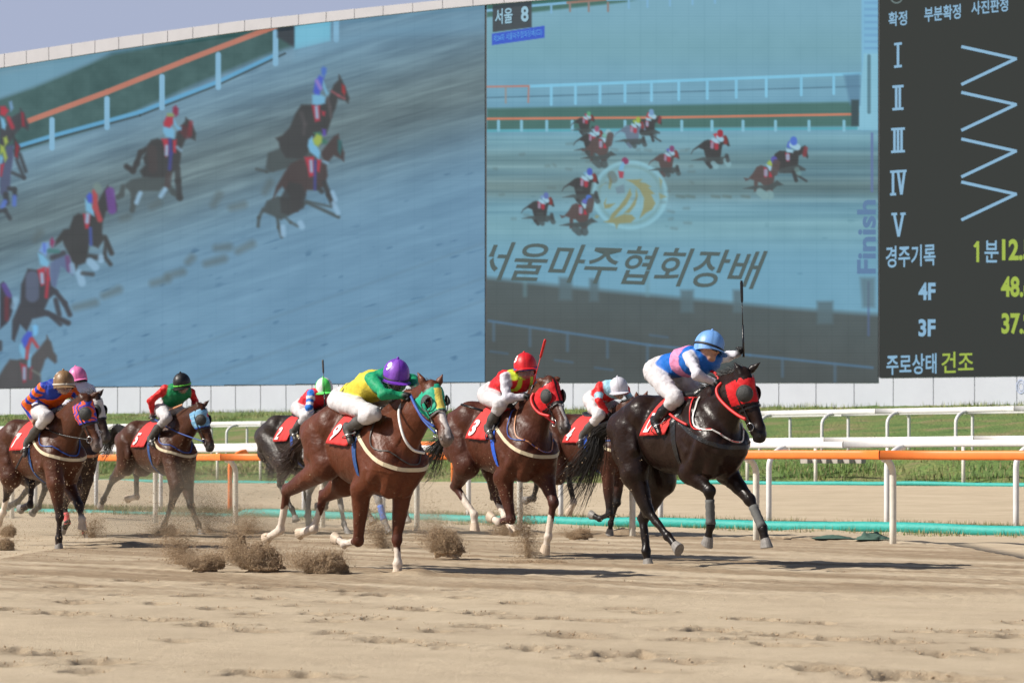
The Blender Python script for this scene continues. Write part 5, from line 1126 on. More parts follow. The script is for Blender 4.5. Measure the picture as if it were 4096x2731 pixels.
# hood patterns: t along the face, f towards the jaw, s sideways
def solid(c):
    return lambda t, f, s, V: np.array(c) * np.ones((len(V), 1)) * (1 + .10 * np.sin(t * 90 + s * 40))[:, None]
def hood_red(t, f, s, V):
    c = np.array((.56, .015, .02)) * np.ones((len(V), 1)); c[(np.abs(s) < .011) & (f < .06)] = (.02, .012, .012); c[np.abs(t + .25 * f - .485) < .020] = (.02, .012, .012); return c
def hood_green(t, f, s, V):
    c = np.array((.02, .36, .22)) * np.ones((len(V), 1)); c[(s > -.030 - .04 * (t - .1)) & (s < .03 + .02 * t) & (f < .09) & (t > .14)] = (.72, .58, .12); c[(t + .25 * f > .475)] = (.03, .42, .24); c[f > .222] = (.6, .1, .08); return c
def hood_zebra(t, f, s, V):
    a = np.sin((t * 3.4 + np.abs(s) * 9 - f * 5 + .25 * np.sin(t * 30 + f * 25)) * 9); c = np.where((a > 0)[:, None], np.array((.80, .11, .025)), np.array((.04, .06, .42))); c[t + .25 * f > .475] = (.04, .06, .42); return c
def hood_sky(t, f, s, V):
    c = np.array((.17, .38, .58)) * np.ones((len(V), 1)); c[np.sin(t * 60 + s * 30) > .8] = (.32, .55, .72); c[((t - .23) * .6) ** 2 + (s + .0) ** 2 < .032 ** 2] = (.55, .03, .10); c[t + .25 * f > .475] = (.04, .10, .45); return c
def hood_white(t, f, s, V):
    return np.array((.55, .54, .53)) * np.ones((len(V), 1))
bayc = (.060, .020, .009); dark = (.012, .010, .010)
HS = dict(
 h1=dict(nm='h1', W=('c1', 786, 588), Z=22.8, deg=55, S=1.02, pitch=-1, coat=(.0175, .0085, .0062), dark=(.011, .008, .007), muzzle=(.010, .008, .008), ear=(.012, .008, .007),
    label='near black racehorse in a red hood, leading the race at the right',
    P=('c1', 996, 486), M=('c1', 1095, 806), En=('c1', 924, 436), Ef=('c1', 1056, 436),
    hn0=('c1', 425, 985), hn1=('c1', 492, 1185), hn2=('c1', 590, 1310), hn3=('c1', 640, 1368), hf0=('c1', 560, 1030), hf1=('c1', 468, 1225), hf2=('c1', 482, 1385), hf3=('c1', 492, 1450),
    fn0=('c1', 700, 985), fn1=('c1', 800, 1082), fn2=('c1', 806, 1255), fn3=('c1', 790, 1338), ff0=('c1', 880, 985), ff1=('c1', 1003, 1125), ff2=('c1', 1068, 1272), ff3=('c1', 1084, 1350),
    ntail=460, tspread=.13, tail=[('c1', 262, 780), ('c1', 222, 880), ('c1', 165, 1010), ('c1', 100, 1120)], hood=hood_red, girth=M['leather'], breast=M['leather'], neckstrap=[(M['white_strap'], -.02, .015), (M['red_strap'], -.06, .011)],
    hide=M['hide_dark'], num='1', numw=.22, mane=.16, wrap=dict(fn=(.25, .97, M['wrap_grey'], .044), ff=(.25, .97, M['wrap_grey'], .044)), vox=.012),
 h9=dict(nm='h9', W=('c2', 862, 462), Z=21.45, deg=54, S=.94, pitch=5, drop=1.5, coat=(.098, .027, .011), dark=(.065, .020, .010), low=(.075, .022, .012), muzzle=(.16, .12, .10), ear=(.12, .04, .02),
    label='bright chestnut racehorse with white socks and a green and yellow hood', hair=M['hair_brown'],
    P=('c2', 1150, 286), M=('c2', 1256, 622), En=('c2', 1054, 222), Ef=('c2', 1212, 224),
    hn0=('c2', 480, 800), hn1=('c2', 232, 965), hn2=('c2', 190, 1205), hn3=('c2', 108, 1256), hf0=('c2', 600, 900), hf1=('c2', 462, 1000), hf2=('c2', 400, 1195), hf3=('c2', 318, 1226),
    fn0=('c2', 700, 945), fn1=('c2', 678, 1275), fn2=('c2', 592, 1292), fn3=('c2', 540, 1262), ff0=('c2', 952, 945), ff1=('c2', 922, 1265), ff2=('c2', 926, 1415), ff3=('c2', 924, 1480),
    tail=[('c2', 300, 680), ('c2', 255, 760), ('c2', 190, 800), ('c2', 130, 770)], hood=hood_green, openeye=True, blaze=.036, sock=dict(hn=1, hf=1, fn=1, ff=1), num='9', bridle=M['dirty_leather'],
    neckstrap=[(M['dirty_leather'], -.03, .011)], mane=.07, vox=.012, tspread=.11, ntail=200),
 h3=dict(nm='h3', W=('c3', 608, 505), Z=25.0, deg=54, S=.97, pitch=4, coat=(.068, .019, .009), dark=(.04, .016, .010), low=(.055, .018, .012), muzzle=(.10, .08, .07), ear=(.08, .025, .012),
    label='dark chestnut racehorse in a red hood, between the bright chestnut and the leader', hair=M['hair_black'],
    P=('c3', 790, 336), M=('c3', 900, 634), En=('c3', 700, 342), Ef=('c3', 852, 330),
    hn0=('c3', 262, 880), hn1=('c3', 190, 1010), hn2=('c3', 308, 1190), hn3=('c3', 312, 1268), hf0=('c3', 440, 900), hf1=('c3', 437, 1070), hf2=('c3', 502, 1205), hf3=('c3', 560, 1292),
    fn0=('c3', 490, 950), fn1=('c3', 540, 1215), fn2=('c3', 462, 1235), fn3=('c3', 415, 1205), ff0=('c3', 755, 960), ff1=('c3', 806, 1112), ff2=('c3', 770, 1325), ff3=('c3', 755, 1405),
    tail=[('c3', 120, 720), ('c3', 70, 780), ('c3', 20, 860), ('c3', -55, 880)], hood=hood_red, blaze=.022, sock=dict(hn=1, hf=1, ff=1, fn=2), num='3', girth=M['royal_strap'],
    neckstrap=[(M['blue_strap'], -.04, .011), (M['tan_strap'], .05, .012)], mane=.06, tspread=.13, ntail=230),
 h5=dict(nm='h5', W=('c4', 1190, 488), Z=34.0, deg=52, S=.98, pitch=0, coat=bayc, dark=dark, muzzle=(.05, .045, .04),
    label='bay racehorse in a pale blue hood with a round red badge',
    P=('c4', 1420, 388), M=('c4', 1502, 678), En=('c4', 1366, 352), Ef=('c4', 1462, 345),
    hn0=('c4', 880, 800), hn1=('c4', 785, 905), hn2=('c4', 722, 1040), hn3=('c4', 702, 1082), hf0=('c4', 1000, 810), hf1=('c4', 950, 860), hf2=('c4', 952, 1022), hf3=('c4', 895, 1036),
    fn0=('c4', 1232, 940), fn1=('c4', 1192, 1085), fn2=('c4', 1146, 1208), fn3=('c4', 1128, 1258), ff0=('c4', 1300, 935), ff1=('c4', 1330, 1080), ff2=('c4', 1382, 1218), ff3=('c4', 1402, 1278),
    tail=[('c4', 820, 540), ('c4', 780, 600), ('c4', 740, 690), ('c4', 700, 740)], hood=hood_sky, badge='24', sock=dict(hf=2), num='5', neckstrap=[(M['blue_strap'], -.02, .014)], mane=.07, tspread=.07),
 h7=dict(nm='h7', W=('c4', 385, 470), Z=28.3, deg=52, S=.97, pitch=-1, coat=(.072, .023, .010), dark=(.02, .013, .012), muzzle=(.13, .10, .09),
    label='bay racehorse in an orange and blue striped hood at the left edge',
    P=('c4', 622, 326), M=('c4', 722, 672), En=('c4', 548, 300), Ef=('c4', 702, 282),
    hn0=('c4', 80, 880), hn1=('c4', 52, 990), hn2=('c4', 22, 1130), hn3=('c4', -8, 1192), hf0=('c4', 190, 860), hf1=('c4', 222, 935), hf2=('c4', 212, 1075), hf3=('c4', 148, 1104),
    fn0=('c4', 390, 930), fn1=('c4', 415, 1165), fn2=('c4', 410, 1310), fn3=('c4', 410, 1372), ff0=('c4', 470, 930), ff1=('c4', 552, 1085), ff2=('c4', 572, 1180), ff3=('c4', 572, 1228),
    tail=[('c4', -60, 600), ('c4', -100, 700), ('c4', -160, 760), ('c4', -220, 780)], hood=hood_zebra, blaze=.036, sock=dict(hn=1, ff=2), num='7', neckstrap=[(M['blue_strap'], -.04, .014)], mane=.08),
 hp=dict(nm='hp', W=('c4', 500, 478), Z=32.3, deg=52, S=.97, pitch=0, coat=(.030, .014, .010), dark=(.014, .010, .009), muzzle=(.06, .05, .045),
    label='dark brown racehorse in a plain white hood, half hidden behind its neighbour',
    P=('c4', 690, 318), M=('c4', 775, 618), En=('c4', 632, 300), Ef=('c4', 724, 268),
    hn0=('c4', 250, 860), hn1=('c4', 200, 960), hn2=('c4', 120, 1060), hn3=('c4', 60, 1085), hf0=('c4', 330, 830), hf1=('c4', 320, 950), hf2=('c4', 270, 1090), hf3=('c4', 230, 1130),
    fn0=('c4', 520, 930), fn1=('c4', 450, 1080), fn2=('c4', 470, 1200), fn3=('c4', 440, 1250), ff0=('c4', 600, 900), ff1=('c4', 560, 1100), ff2=('c4', 592, 1262), ff3=('c4', 612, 1312),
    tail=[('c4', 120, 560), ('c4', 80, 640), ('c4', 60, 700)], hood=hood_white, num='', breast=M['tan_strap'], mane=.22, wrap=dict(fn=(.45, 1.1, M['wrap_pink'], .043), ff=(.45, 1.1, M['wrap_pink'], .043))),
 hw=dict(nm='hw', W=('c3', 1150, 560), Z=32.6, deg=53, S=1.0, pitch=1, coat=(.055, .018, .010), dark=dark, muzzle=(.03, .025, .02), ear=(.10, .03, .015),
    label='bay racehorse half hidden behind the near black leader',
    P=('c1', 466, 615), M=('c1', 560, 800), En=('c1', 432, 583), Ef=('c1', 492, 575),
    hn0=('c3', 830, 930), hn1=('c3', 705, 985), hn2=('c3', 680, 1085), hn3=('c3', 636, 1096), hf0=('c3', 930, 880), hf1=('c3', 900, 945), hf2=('c3', 932, 1110), hf3=('c3', 905, 1165),
    fn0=('c1', 285, 955), fn1=('c1', 300, 1195), fn2=('c1', 250, 1222), fn3=('c1', 212, 1204), ff0=('c1', 352, 955), ff1=('c1', 335, 1140), ff2=('c1', 304, 1245), ff3=('c1', 300, 1292),
    tail=[('c3', 800, 700), ('c3', 780, 760), ('c3', 760, 800)], hood=solid((.55, .02, .02)), num='4', girth=M['royal_strap'], neckstrap=[(M['blue_strap'], -.04, .014)], sock=dict(hf=2)),
 hg=dict(nm='hg', W=('c2', 400, 478), Z=34.6, deg=52, S=1.0, pitch=-1, coat=(.026, .018, .015), dark=(.025, .022, .020), muzzle=(.03, .025, .02),
    label='very dark brown racehorse, its rump showing behind the bright chestnut',
    P=('c2', 640, 400), M=('c2', 720, 580),
    hn0=('c2', 215, 800), hn1=('c2', 190, 920), hn2=('c2', 262, 1070), hn3=('c2', 285, 1138), hf0=('c2', 300, 800), hf1=('c2', 345, 900), hf2=('c2', 365, 1090), hf3=('c2', 370, 1150),
    fn0=('c2', 480, 850), fn1=('c2', 500, 980), fn2=('c2', 470, 1060), fn3=('c2', 430, 1060), ff0=('c2', 600, 850), ff1=('c2', 680, 950), ff2=('c2', 735, 1090), ff3=('c2', 765, 1150),
    tail=[('c2', 130, 700), ('c2', 125, 780), ('c2', 130, 850), ('c2', 100, 880)], num='2', girth=M['blue_strap'], tspread=.06),
 hy=dict(nm='hy', W=('c2', 690, 500), Z=33.6, deg=52, S=.98, pitch=0, coat=(.13, .125, .12), dark=(.20, .19, .18), low=(.28, .27, .26), muzzle=(.10, .09, .09), mottle=.8,
    label='dapple grey racehorse of which only the legs show behind the bright chestnut', hair=M['hair_grey'],
    P=('c2', 880, 445), M=('c2', 960, 640),
    hn0=('c2', 420, 830), hn1=('c2', 372, 960), hn2=('c2', 362, 1120), hn3=('c2', 370, 1180), hf0=('c2', 560, 840), hf1=('c2', 560, 980), hf2=('c2', 590, 1170), hf3=('c2', 618, 1236),
    fn0=('c2', 760, 880), fn1=('c2', 808, 1020), fn2=('c2', 842, 1150), fn3=('c2', 870, 1212), ff0=('c2', 850, 880), ff1=('c2', 930, 960), ff2=('c2', 975, 1100), ff3=('c2', 988, 1145),
    tail=[('c2', 340, 640), ('c2', 320, 720)], num='', wrap=dict(fn=(.25, .95, M['wrap_blue'], .045)), tspread=.04),
)
HB = {}
for k_h, sp_h in HS.items(): HB[k_h] = make_horse(sp_h)
# ------------------------------------------------------------------ riders
def stripes(t, V, cols, n):
    i = np.floor(np.clip(t, 0, .999) * n).astype(int) % len(cols); return np.array(cols, float)[i]
def C1(c): return lambda t, V: np.array(c, float) * np.ones((len(V), 1))
SKIN = (.50, .27, .18)
def make_rider(h, sp):
    fr = h['fr']; root = empty('person', (fr.O[0], fr.O[1], 0), -fr.th); tag(root, sp['label'], 'person', 'race riders crouched over their horses')
    Xp = lambda key, y: fr.px(*pc(*sp[key]), y)
    k = sp.get('size', .93); P = []; A = lambda *a, **q: P.append(prim(*a, **q))
    pants = sp.get('pants', (.54, .52, .53)); pc_ = lambda t, V: np.array(pants) * (1 - .10 * np.clip(fbm(V[:, 0] * 8, V[:, 2] * 8 + V[:, 1] * 4, 1, 2, 33) * 2, 0, 1))[:, None]
    pel = Xp('pel', 0); shn = Xp('shn', -.19 * k); shf = shn + np.array((0, .38 * k, 0)) if 'shf' not in sp else Xp('shf', .19 * k)
    ch = (shn + shf) / 2; ax = ch - pel; Lb = np.linalg.norm(ax); ax /= Lb
    if not .30 < Lb < .62: ch2 = pel + ax * np.clip(Lb, .34, .56); 
    dn = np.array((.6, 0, -.8)); dn = dn - ax * (dn @ ax); dn /= np.linalg.norm(dn)     # belly side
    silk = sp['silk']
    def torso_col(base):
        def g(t, V):
            u = ((V - pel) @ ax) / Lb; return silk(u, V[:, 1] / k, (V - pel) @ dn, V)
        return g
    tc = torso_col(0)
    A(pel + ax * .02, pel + ax * .10, .122 * k, .120 * k, w=1.10, k=.05, col=pc_)
    A(pel - ax * .02 + dn * .01 + (0, -.07 * k, 0), pel - ax * .02 + dn * .01 + (0, -.07 * k, 0), .100 * k, k=.05, col=pc_); A(pel - ax * .02 + dn * .01 + (0, .07 * k, 0), pel - ax * .02 + dn * .01 + (0, .07 * k, 0), .100 * k, k=.05, col=pc_)
    A(pel + ax * .15, pel + ax * (Lb * .62), .125 * k, .145 * k, w=1.18, k=.03, col=tc)
    A(pel + ax * (Lb * .62), ch + dn * .035, .145 * k, .135 * k, w=1.25, k=.04, col=tc)
    A(shn * .75 + shf * .25 + dn * .01, shn * .25 + shf * .75 + dn * .01, .098 * k, .098 * k, k=.05, col=tc)
    # head
    hc = Xp('hat', sp.get('haty', 0)); fc = Xp('face', sp.get('facey', -.02)); dwn = fc - hc; dwn /= np.linalg.norm(dwn)
    fwd = np.array(sp.get('look', (.9, -.15, .1)), float); fwd /= np.linalg.norm(fwd); dwn = dwn - fwd * sp.get('tilt', .4); dwn /= np.linalg.norm(dwn); fwd = fwd - dwn * (fwd @ dwn); fwd /= np.linalg.norm(fwd); sd = np.cross(dwn, fwd); sd /= np.linalg.norm(sd)
    if sd[1] < 0: sd = -sd
    hr = .122 * k * sp.get('hatk', 1.14)
    skin = C1(SKIN); nk = C1(sp.get('neckc', SKIN))
    def HP(d, f, s=0.): return hc + (dwn * d + fwd * f + sd * s) * k
    facec = C1(sp.get('facec', SKIN))
    A(HP(.02, .0), HP(.07, .005), .090 * k, .088 * k, w=1, k=.02, col=facec); A(HP(.10, .035), HP(.14, .045), .066 * k, .046 * k, k=.02, col=facec)
    A(HP(.075, .092), HP(.10, .108), .012 * k, .014 * k, k=.012, col=facec); A(HP(.055, .080, -.03), HP(.055, .080, .03), .016 * k, k=.015, col=facec)
    A(HP(.128, .088, -.016), HP(.128, .088, .016), .008 * k, k=.006, col=C1((.35, .13, .10))); A(HP(.152, .065), HP(.152, .067), .022 * k, k=.015, col=facec)
    for y in (-1, 1): A(HP(.075, -.01, y * .083), HP(.10, -.005, y * .080), .016 * k, .012 * k, k=.008, col=facec)
    A(HP(.09, -.02), lerp(HP(.10, -.03), ch, .55), .060 * k, .066 * k, k=.03, col=nk); A(lerp(HP(.10, -.03), ch, .55), ch + ax * .02, .07 * k, .09 * k, k=.04, col=tc)
    # arms and hands
    sl = sp['sleeve']; glove = sp.get('glove', (.012, .012, .013)); hands = {}
    for n_, y, s0 in (('n', -1, shn), ('f', 1, shf)):
        if 'el' + n_ not in sp: 
            el = s0 + np.array((.14, y * .06, -.22)) * k; wr = el + np.array((.22, -y * .12, -.02)) * k; hd = wr + np.array((.08, 0, -.01))
        else:
            el = Xp('el' + n_, y * sp.get('ely' + n_, .25) * k); wr = Xp('wr' + n_, y * sp.get('wry' + n_, .12) * k); hd = Xp('hd' + n_, y * sp.get('hdy' + n_, .10) * k)
        A(s0, el, .064 * k, .048 * k, k=.03, col=lambda t, V: sl(t * .5, V)); A(el, wr, .047 * k, .032 * k, k=.025, col=lambda t, V: sl(.5 + t * .5, V))
        A(lerp(el, wr, .02), lerp(el, wr, .25), .05 * k, .045 * k, k=.02, col=lambda t, V: sl(.5 + t * .1, V))
        gc = C1(sp['bare'] if sp.get('bare') and n_ == 'n' else glove)
        d = hd - wr; d = d / (np.linalg.norm(d) + 1e-9); hd = wr + d * .085 * k; hands[n_] = hd
        grip = np.array(sp.get('grip' + n_, (0, 1, .2)), float); grip = grip - d * (grip @ d) * .5; grip /= np.linalg.norm(grip); pal = np.cross(d, grip); pal /= np.linalg.norm(pal)
        if pal[2] > 0: pal = -pal
        A(wr, wr + d * .03, .031 * k, .030 * k, k=.012, col=gc)
        for j, off in enumerate((-.030, -.010, .010, .029)):
            ln = (.060, .068, .070, .062)[j] * .5; b0 = wr + d * .055 * k + grip * off * k; A(wr + d * .015 + grip * off * .6 * k, b0, .017 * k, .013 * k, k=.012, col=gc)
            b1 = b0 + (d * .8 + pal * .6) * ln * k; b2 = b1 + (pal - d * .3) * ln * .9 * k; A(b0, b1, .0115 * k, .0105 * k, k=.004, col=gc); A(b1, b2, .0105 * k, .009 * k, k=.004, col=gc); A(b2, b2 - (d * .9) * .02 * k, .009 * k, .008 * k, k=.004, col=gc)
        t0 = wr + d * .025 * k + grip * .03 * k; t1 = t0 + (grip * .5 + d * .6 + pal * .4) * .035 * k; A(t0, t1, .014 * k, .012 * k, k=.008, col=gc); A(t1, t1 + (d * .5 + pal * .7 - grip * .5) * .03 * k, .012 * k, .009 * k, k=.004, col=gc)
    # legs
    boots = []
    for n_, y in (('n', -1), ('f', 1)):
        if 'kn' + n_ in sp:
            kn = Xp('kn' + n_, y * .27 * k); an_ = Xp('an' + n_, y * .30 * k); to = Xp('to' + n_, y * .33 * k)
        else:
            kn, an_, to = [q * np.array((1, -1, 1)) for q in legn]
        legn = (kn, an_, to)
        hip = pel + np.array((0, y * .10 * k, -.02)) + dn * .02
        A(hip, lerp(hip, kn, .5), .108 * k, .092 * k, k=.04, col=pc_); A(lerp(hip, kn, .5), kn, .092 * k, .074 * k, k=.04, col=pc_)
        kb = lerp(kn, an_, .30); A(kn, kb, .074 * k, .062 * k, k=.03, col=pc_)
        A(kb, an_, .050 * k, .034 * k, k=.01, col=C1((.03, .03, .03)))
        boots.append((kb, an_, to))
    body = sdf_mesh('body', P, .0095, M['cloth'], root, .0035); relief(body, .010, 12)
    for kb, an_, to in boots:
        d = to - an_; d /= np.linalg.norm(d); B = [prim(kb + (an_ - kb) * -.04, lerp(kb, an_, .45), .060 * k, .060 * k, k=.01, col=(.02, .02, .02)), prim(lerp(kb, an_, .45), an_, .060 * k, .041 * k, k=.02, col=(.02, .02, .02)),
             prim(an_ - d * .045 * k, an_ + d * .02, .036 * k, .040 * k, k=.02, col=(.02, .02, .02)), prim(an_ + d * .02, an_ + d * .16 * k, .040 * k, .028 * k, w=.95, k=.02, col=(.02, .02, .02))]
        sdf_mesh('boot', B, .0105, M['leather'] if sp.get('clean') else M['dirty_leather'], root)
        mb = MB(); c0 = an_ + d * .09 * k; upv = (kb - an_) / np.linalg.norm(kb - an_)
        mb.tube([c0 + upv * .12 * k] + [c0 + (upv * math.sin(a) * .07 + np.array((0, 1, 0)) * math.cos(a) * .055) * k for a in np.linspace(math.pi / 2, math.pi / 2 + 2 * math.pi, 17)], .006, n=6)
        st = mb.build('stirrup', M['metal'], root, smooth=True); mb = MB(); st.parent = h['root']
        mb.tube([c0 + upv * .12 * k, lerp(c0 + upv * .12 * k, h['tp'](-.2, .2 * np.sign(kb[1]), 1.42), .96)], .011, n=6, flat=.3); mb.build('stirrup_leather', M['leather'], h['root'])
    # helmet with silk cover: flattened dome, button, peak
    n1, n2 = 14, 48; V = []; cc = []; Fs = []; hcol = sp['cap']; up = -dwn
    hh = hc + dwn * .02 * k
    for i in range(n1 + 1):
        th = math.pi * .60 * i / n1
        for j in range(n2):
            ph = 2 * math.pi * j / n2; x = math.sin(th) * math.cos(ph); y = math.sin(th) * math.sin(ph); z = math.cos(th)
            r = hr * (1.0 - .012 * abs(math.cos(3 * ph)) ** 8); zz = z * (1.0 if z > 0 else 1.9 + .25 * math.cos(ph + math.pi))
            V.append(hh + (fwd * x * 1.10 + sd * y * .94) * r + up * zz * r * 1.06); cc.append(hcol(ph, th))
    for i in range(n1):
        for j in range(n2): Fs.append((i * n2 + j, i * n2 + (j + 1) % n2, (i + 1) * n2 + (j + 1) % n2, (i + 1) * n2 + j))
    he = npmesh('helmet', V, Fs, M['cap'], root, col=np.array(cc))
    mb = MB(); P0 = hh + up * hr * 1.04; mb.tube([P0, P0 + up * .012, P0 + up * .02], [.014, .014, .006], n=10); q = mb.build('button', mat('button_' + sp['id'], sp.get('capc', cc[0]), rough=.5), root, smooth=True); q.parent = he
    V = []; Fs = []; m_ = 14
    for lay in (0, .006):
        for rr_, dz in ((.98, 0), (1.22, .10), (1.38, .20)):
            for j in range(m_ + 1):
                ph = -1.15 + 2.3 * j / m_; rad = hr * (1 + (rr_ - 1) * math.cos(ph * .95) ** .7) if rr_ > 1 else hr * rr_
                V.append(hh + (fwd * math.cos(ph) * 1.10 + sd * math.sin(ph) * .94) * rad * .985 + dwn * (hr * (.42 + dz * math.cos(ph)) + lay))
    w_ = m_ + 1
    for lay in (0, 1):
        for i in range(2):
            for j in range(m_): a = lay * 3 * w_ + i * w_ + j; Fs.append((a, a + 1, a + w_ + 1, a + w_) if not lay else (a, a + w_, a + w_ + 1, a + 1))
    for j in range(m_): Fs.append((2 * w_ + j, 5 * w_ + j, 5 * w_ + j + 1, 2 * w_ + j + 1))
    if sp.get('peak', True):
        pk = npmesh('peak', V, Fs, M['cap'], root, col=np.array(sp.get('capc', cc[0]), float) * np.ones((len(V), 1))); pk.parent = he
    # band of the goggles round the cap, lenses before the eyes
    if sp.get('band') is not None:
        mb = MB(); mb.tube([hh + (fwd * math.cos(a) * 1.13 + sd * math.sin(a) * .965) * hr * 1.0 + dwn * hr * (.22 + sp.get('bandt', 0) * math.cos(a)) for a in np.linspace(0, 2 * math.pi, 41)], .011 * k, n=8, flat=.35, up=tuple(dwn)); mb.build('goggle_band', mat('band_' + sp['id'], sp['band'], rough=.6), root, smooth=True)
    def face_shell(name, d0, d1, rad, m, a=1.15, fx=0.0):
        V = []; Fs = []; nu, nv = 14, 6
        for i in range(nv + 1):
            dd = d0 + (d1 - d0) * i / nv
            for j in range(nu + 1):
                an = -a + 2 * a * j / nu; V.append(HP(dd, 0) + (fwd * (math.cos(an) * rad * (1 + fx * i / nv)) + sd * math.sin(an) * rad * .92) * k)
        for i in range(nv):
            for j in range(nu): q = i * (nu + 1) + j; Fs.append((q, q + 1, q + nu + 2, q + nu + 1))
        o = npmesh(name, V, Fs, m, root); md = o.modifiers.new('t', 'SOLIDIFY'); md.thickness = .004; return o
    if sp.get('goggles', True): face_shell('goggles', .060, .098, .103, sp.get('gogm', M['goggle']), .85)
    if sp.get('visor', True): face_shell('face_visor', .085, .165, .112, M['visor'], .95, .02)
    if sp.get('num'):
        V2, P2 = text2d(sp['num'], .04); lo_, hi_ = V2.min(0), V2.max(0); N = (V2 - lo_) / (hi_ - lo_) - .5; asp = (hi_ - lo_)[0] / (hi_ - lo_)[1]
        a0 = sp.get('numa', 1.2); b0 = sp.get('numb', .85); V = []
        for x, y in N:
            ph = -a0 + x * .80 * asp; th = b0 - y * .66; V.append(hh + (fwd * math.sin(th) * math.cos(ph) * 1.10 + sd * math.sin(th) * math.sin(ph) * .94) * hr * 1.025 + up * math.cos(th) * hr * 1.05)
        mb = MB(); mb.add(V, P2); q = mb.build('cap_number', M['white_cloth'], root); q.parent = he
    for n_, y in (('n', -1), ('f', 1)):
        if sp.get('rein'):
            m_, rad = sp['rein']; rein(h, hands[n_] + np.array((0, 0, -.01)), m_, rad, y=y, via=sp.get('via' + n_))
    return dict(root=root, hands=hands, P=P)
def whip(label, a, b, m, r=.006, flap=True, grip=.35):
    a = Vector(a); b = Vector(b); root = empty('riding_whip', a); tag(root, label, 'whip'); L = b - a
    mb = MB(); mb.tube([Vector((0, 0, 0)), L * grip], [.0115, .010], n=8); mb.build('handle', M['leather'], root, smooth=True)
    mb = MB(); mb.tube([L * grip, L * .72], [.0055, .004], n=8); mb.build('shaft', m, root, smooth=True)
    if flap: mb = MB(); mb.tube([L * .71, L * .74, L * .97, L], [.006, .013, .015, .011], n=8, flat=.45); mb.build('flap', m, root, smooth=True)
    return root
def world(h, p): c, s_ = math.cos(-h['fr'].th), math.sin(-h['fr'].th); o = h['fr'].O; return Vector((o[0] + c * p[0] - s_ * p[1], o[1] + s_ * p[0] + c * p[1], p[2]))
def capf(c, c2=None, n=8):
    def g(ph, th):
        k = .72 if abs(math.sin(ph * (n / 2 if c2 is not None else 3))) < .05 and th > .2 else 1.0
        q = c if c2 is None else (c2 if int((ph / (2 * math.pi)) * n) % 2 else c)
        return tuple(v * k for v in q)
    return g
def silk1(u, y, d, V):
    c = np.array((.01, .12, .46)) * np.ones((len(V), 1)); c[(u > .52) & (u < .74)] = (.66, .24, .42); return c
def silk9(u, y, d, V):
    c = np.array((.60, .50, .05)) * np.ones((len(V), 1)); c[u > .92] = (.01, .25, .11); x = (u < .33) & (np.sin(y * 70) * np.sin(u * 60) > .2); c[x] = (.10, .09, .02); return c
def silk3(u, y, d, V):
    c = np.array((.58, .015, .02)) * np.ones((len(V), 1)); c[(u > .90) & (y < -.02) & (d < .06)] = (.50, .62, .04); c[(d > .02) & (np.abs(np.abs(y) - .09 - (1 - u) * .05) < .024)] = (.50, .62, .04); return c
def silk5(u, y, d, V):
    c = np.array((.01, .20, .07)) * np.ones((len(V), 1)); c[(u > .20) & (u < .40)] = (.55, .52, .54); return c
def silk7(u, y, d, V):
    c = np.array((.02, .05, .35)) * np.ones((len(V), 1)); c[(y > -.10 + .3 * (u - .9)) & (u > .62) | (np.abs(y + .02 - .2 * (u - .5)) < .055)] = (.80, .12, .01); return c
def silkp(u, y, d, V):
    c = np.array((.62, .62, .72)) * np.ones((len(V), 1)); c[(u > .55) & (u < .78)] = (.50, .55, .10); return c
def silkw(u, y, d, V):
    c = np.array((.60, .02, .02)) * np.ones((len(V), 1)); c[((u > .42) & (u < .60) & (d > .02)) | (u > 1.0)] = (.35, .62, .75); return c
def silkg(u, y, d, V):
    c = np.array((.62, .02, .03)) * np.ones((len(V), 1)); c[(d > .06) & (u < .5)] = (.02, .03, .12); return c
W_ = (.55, .54, .59)
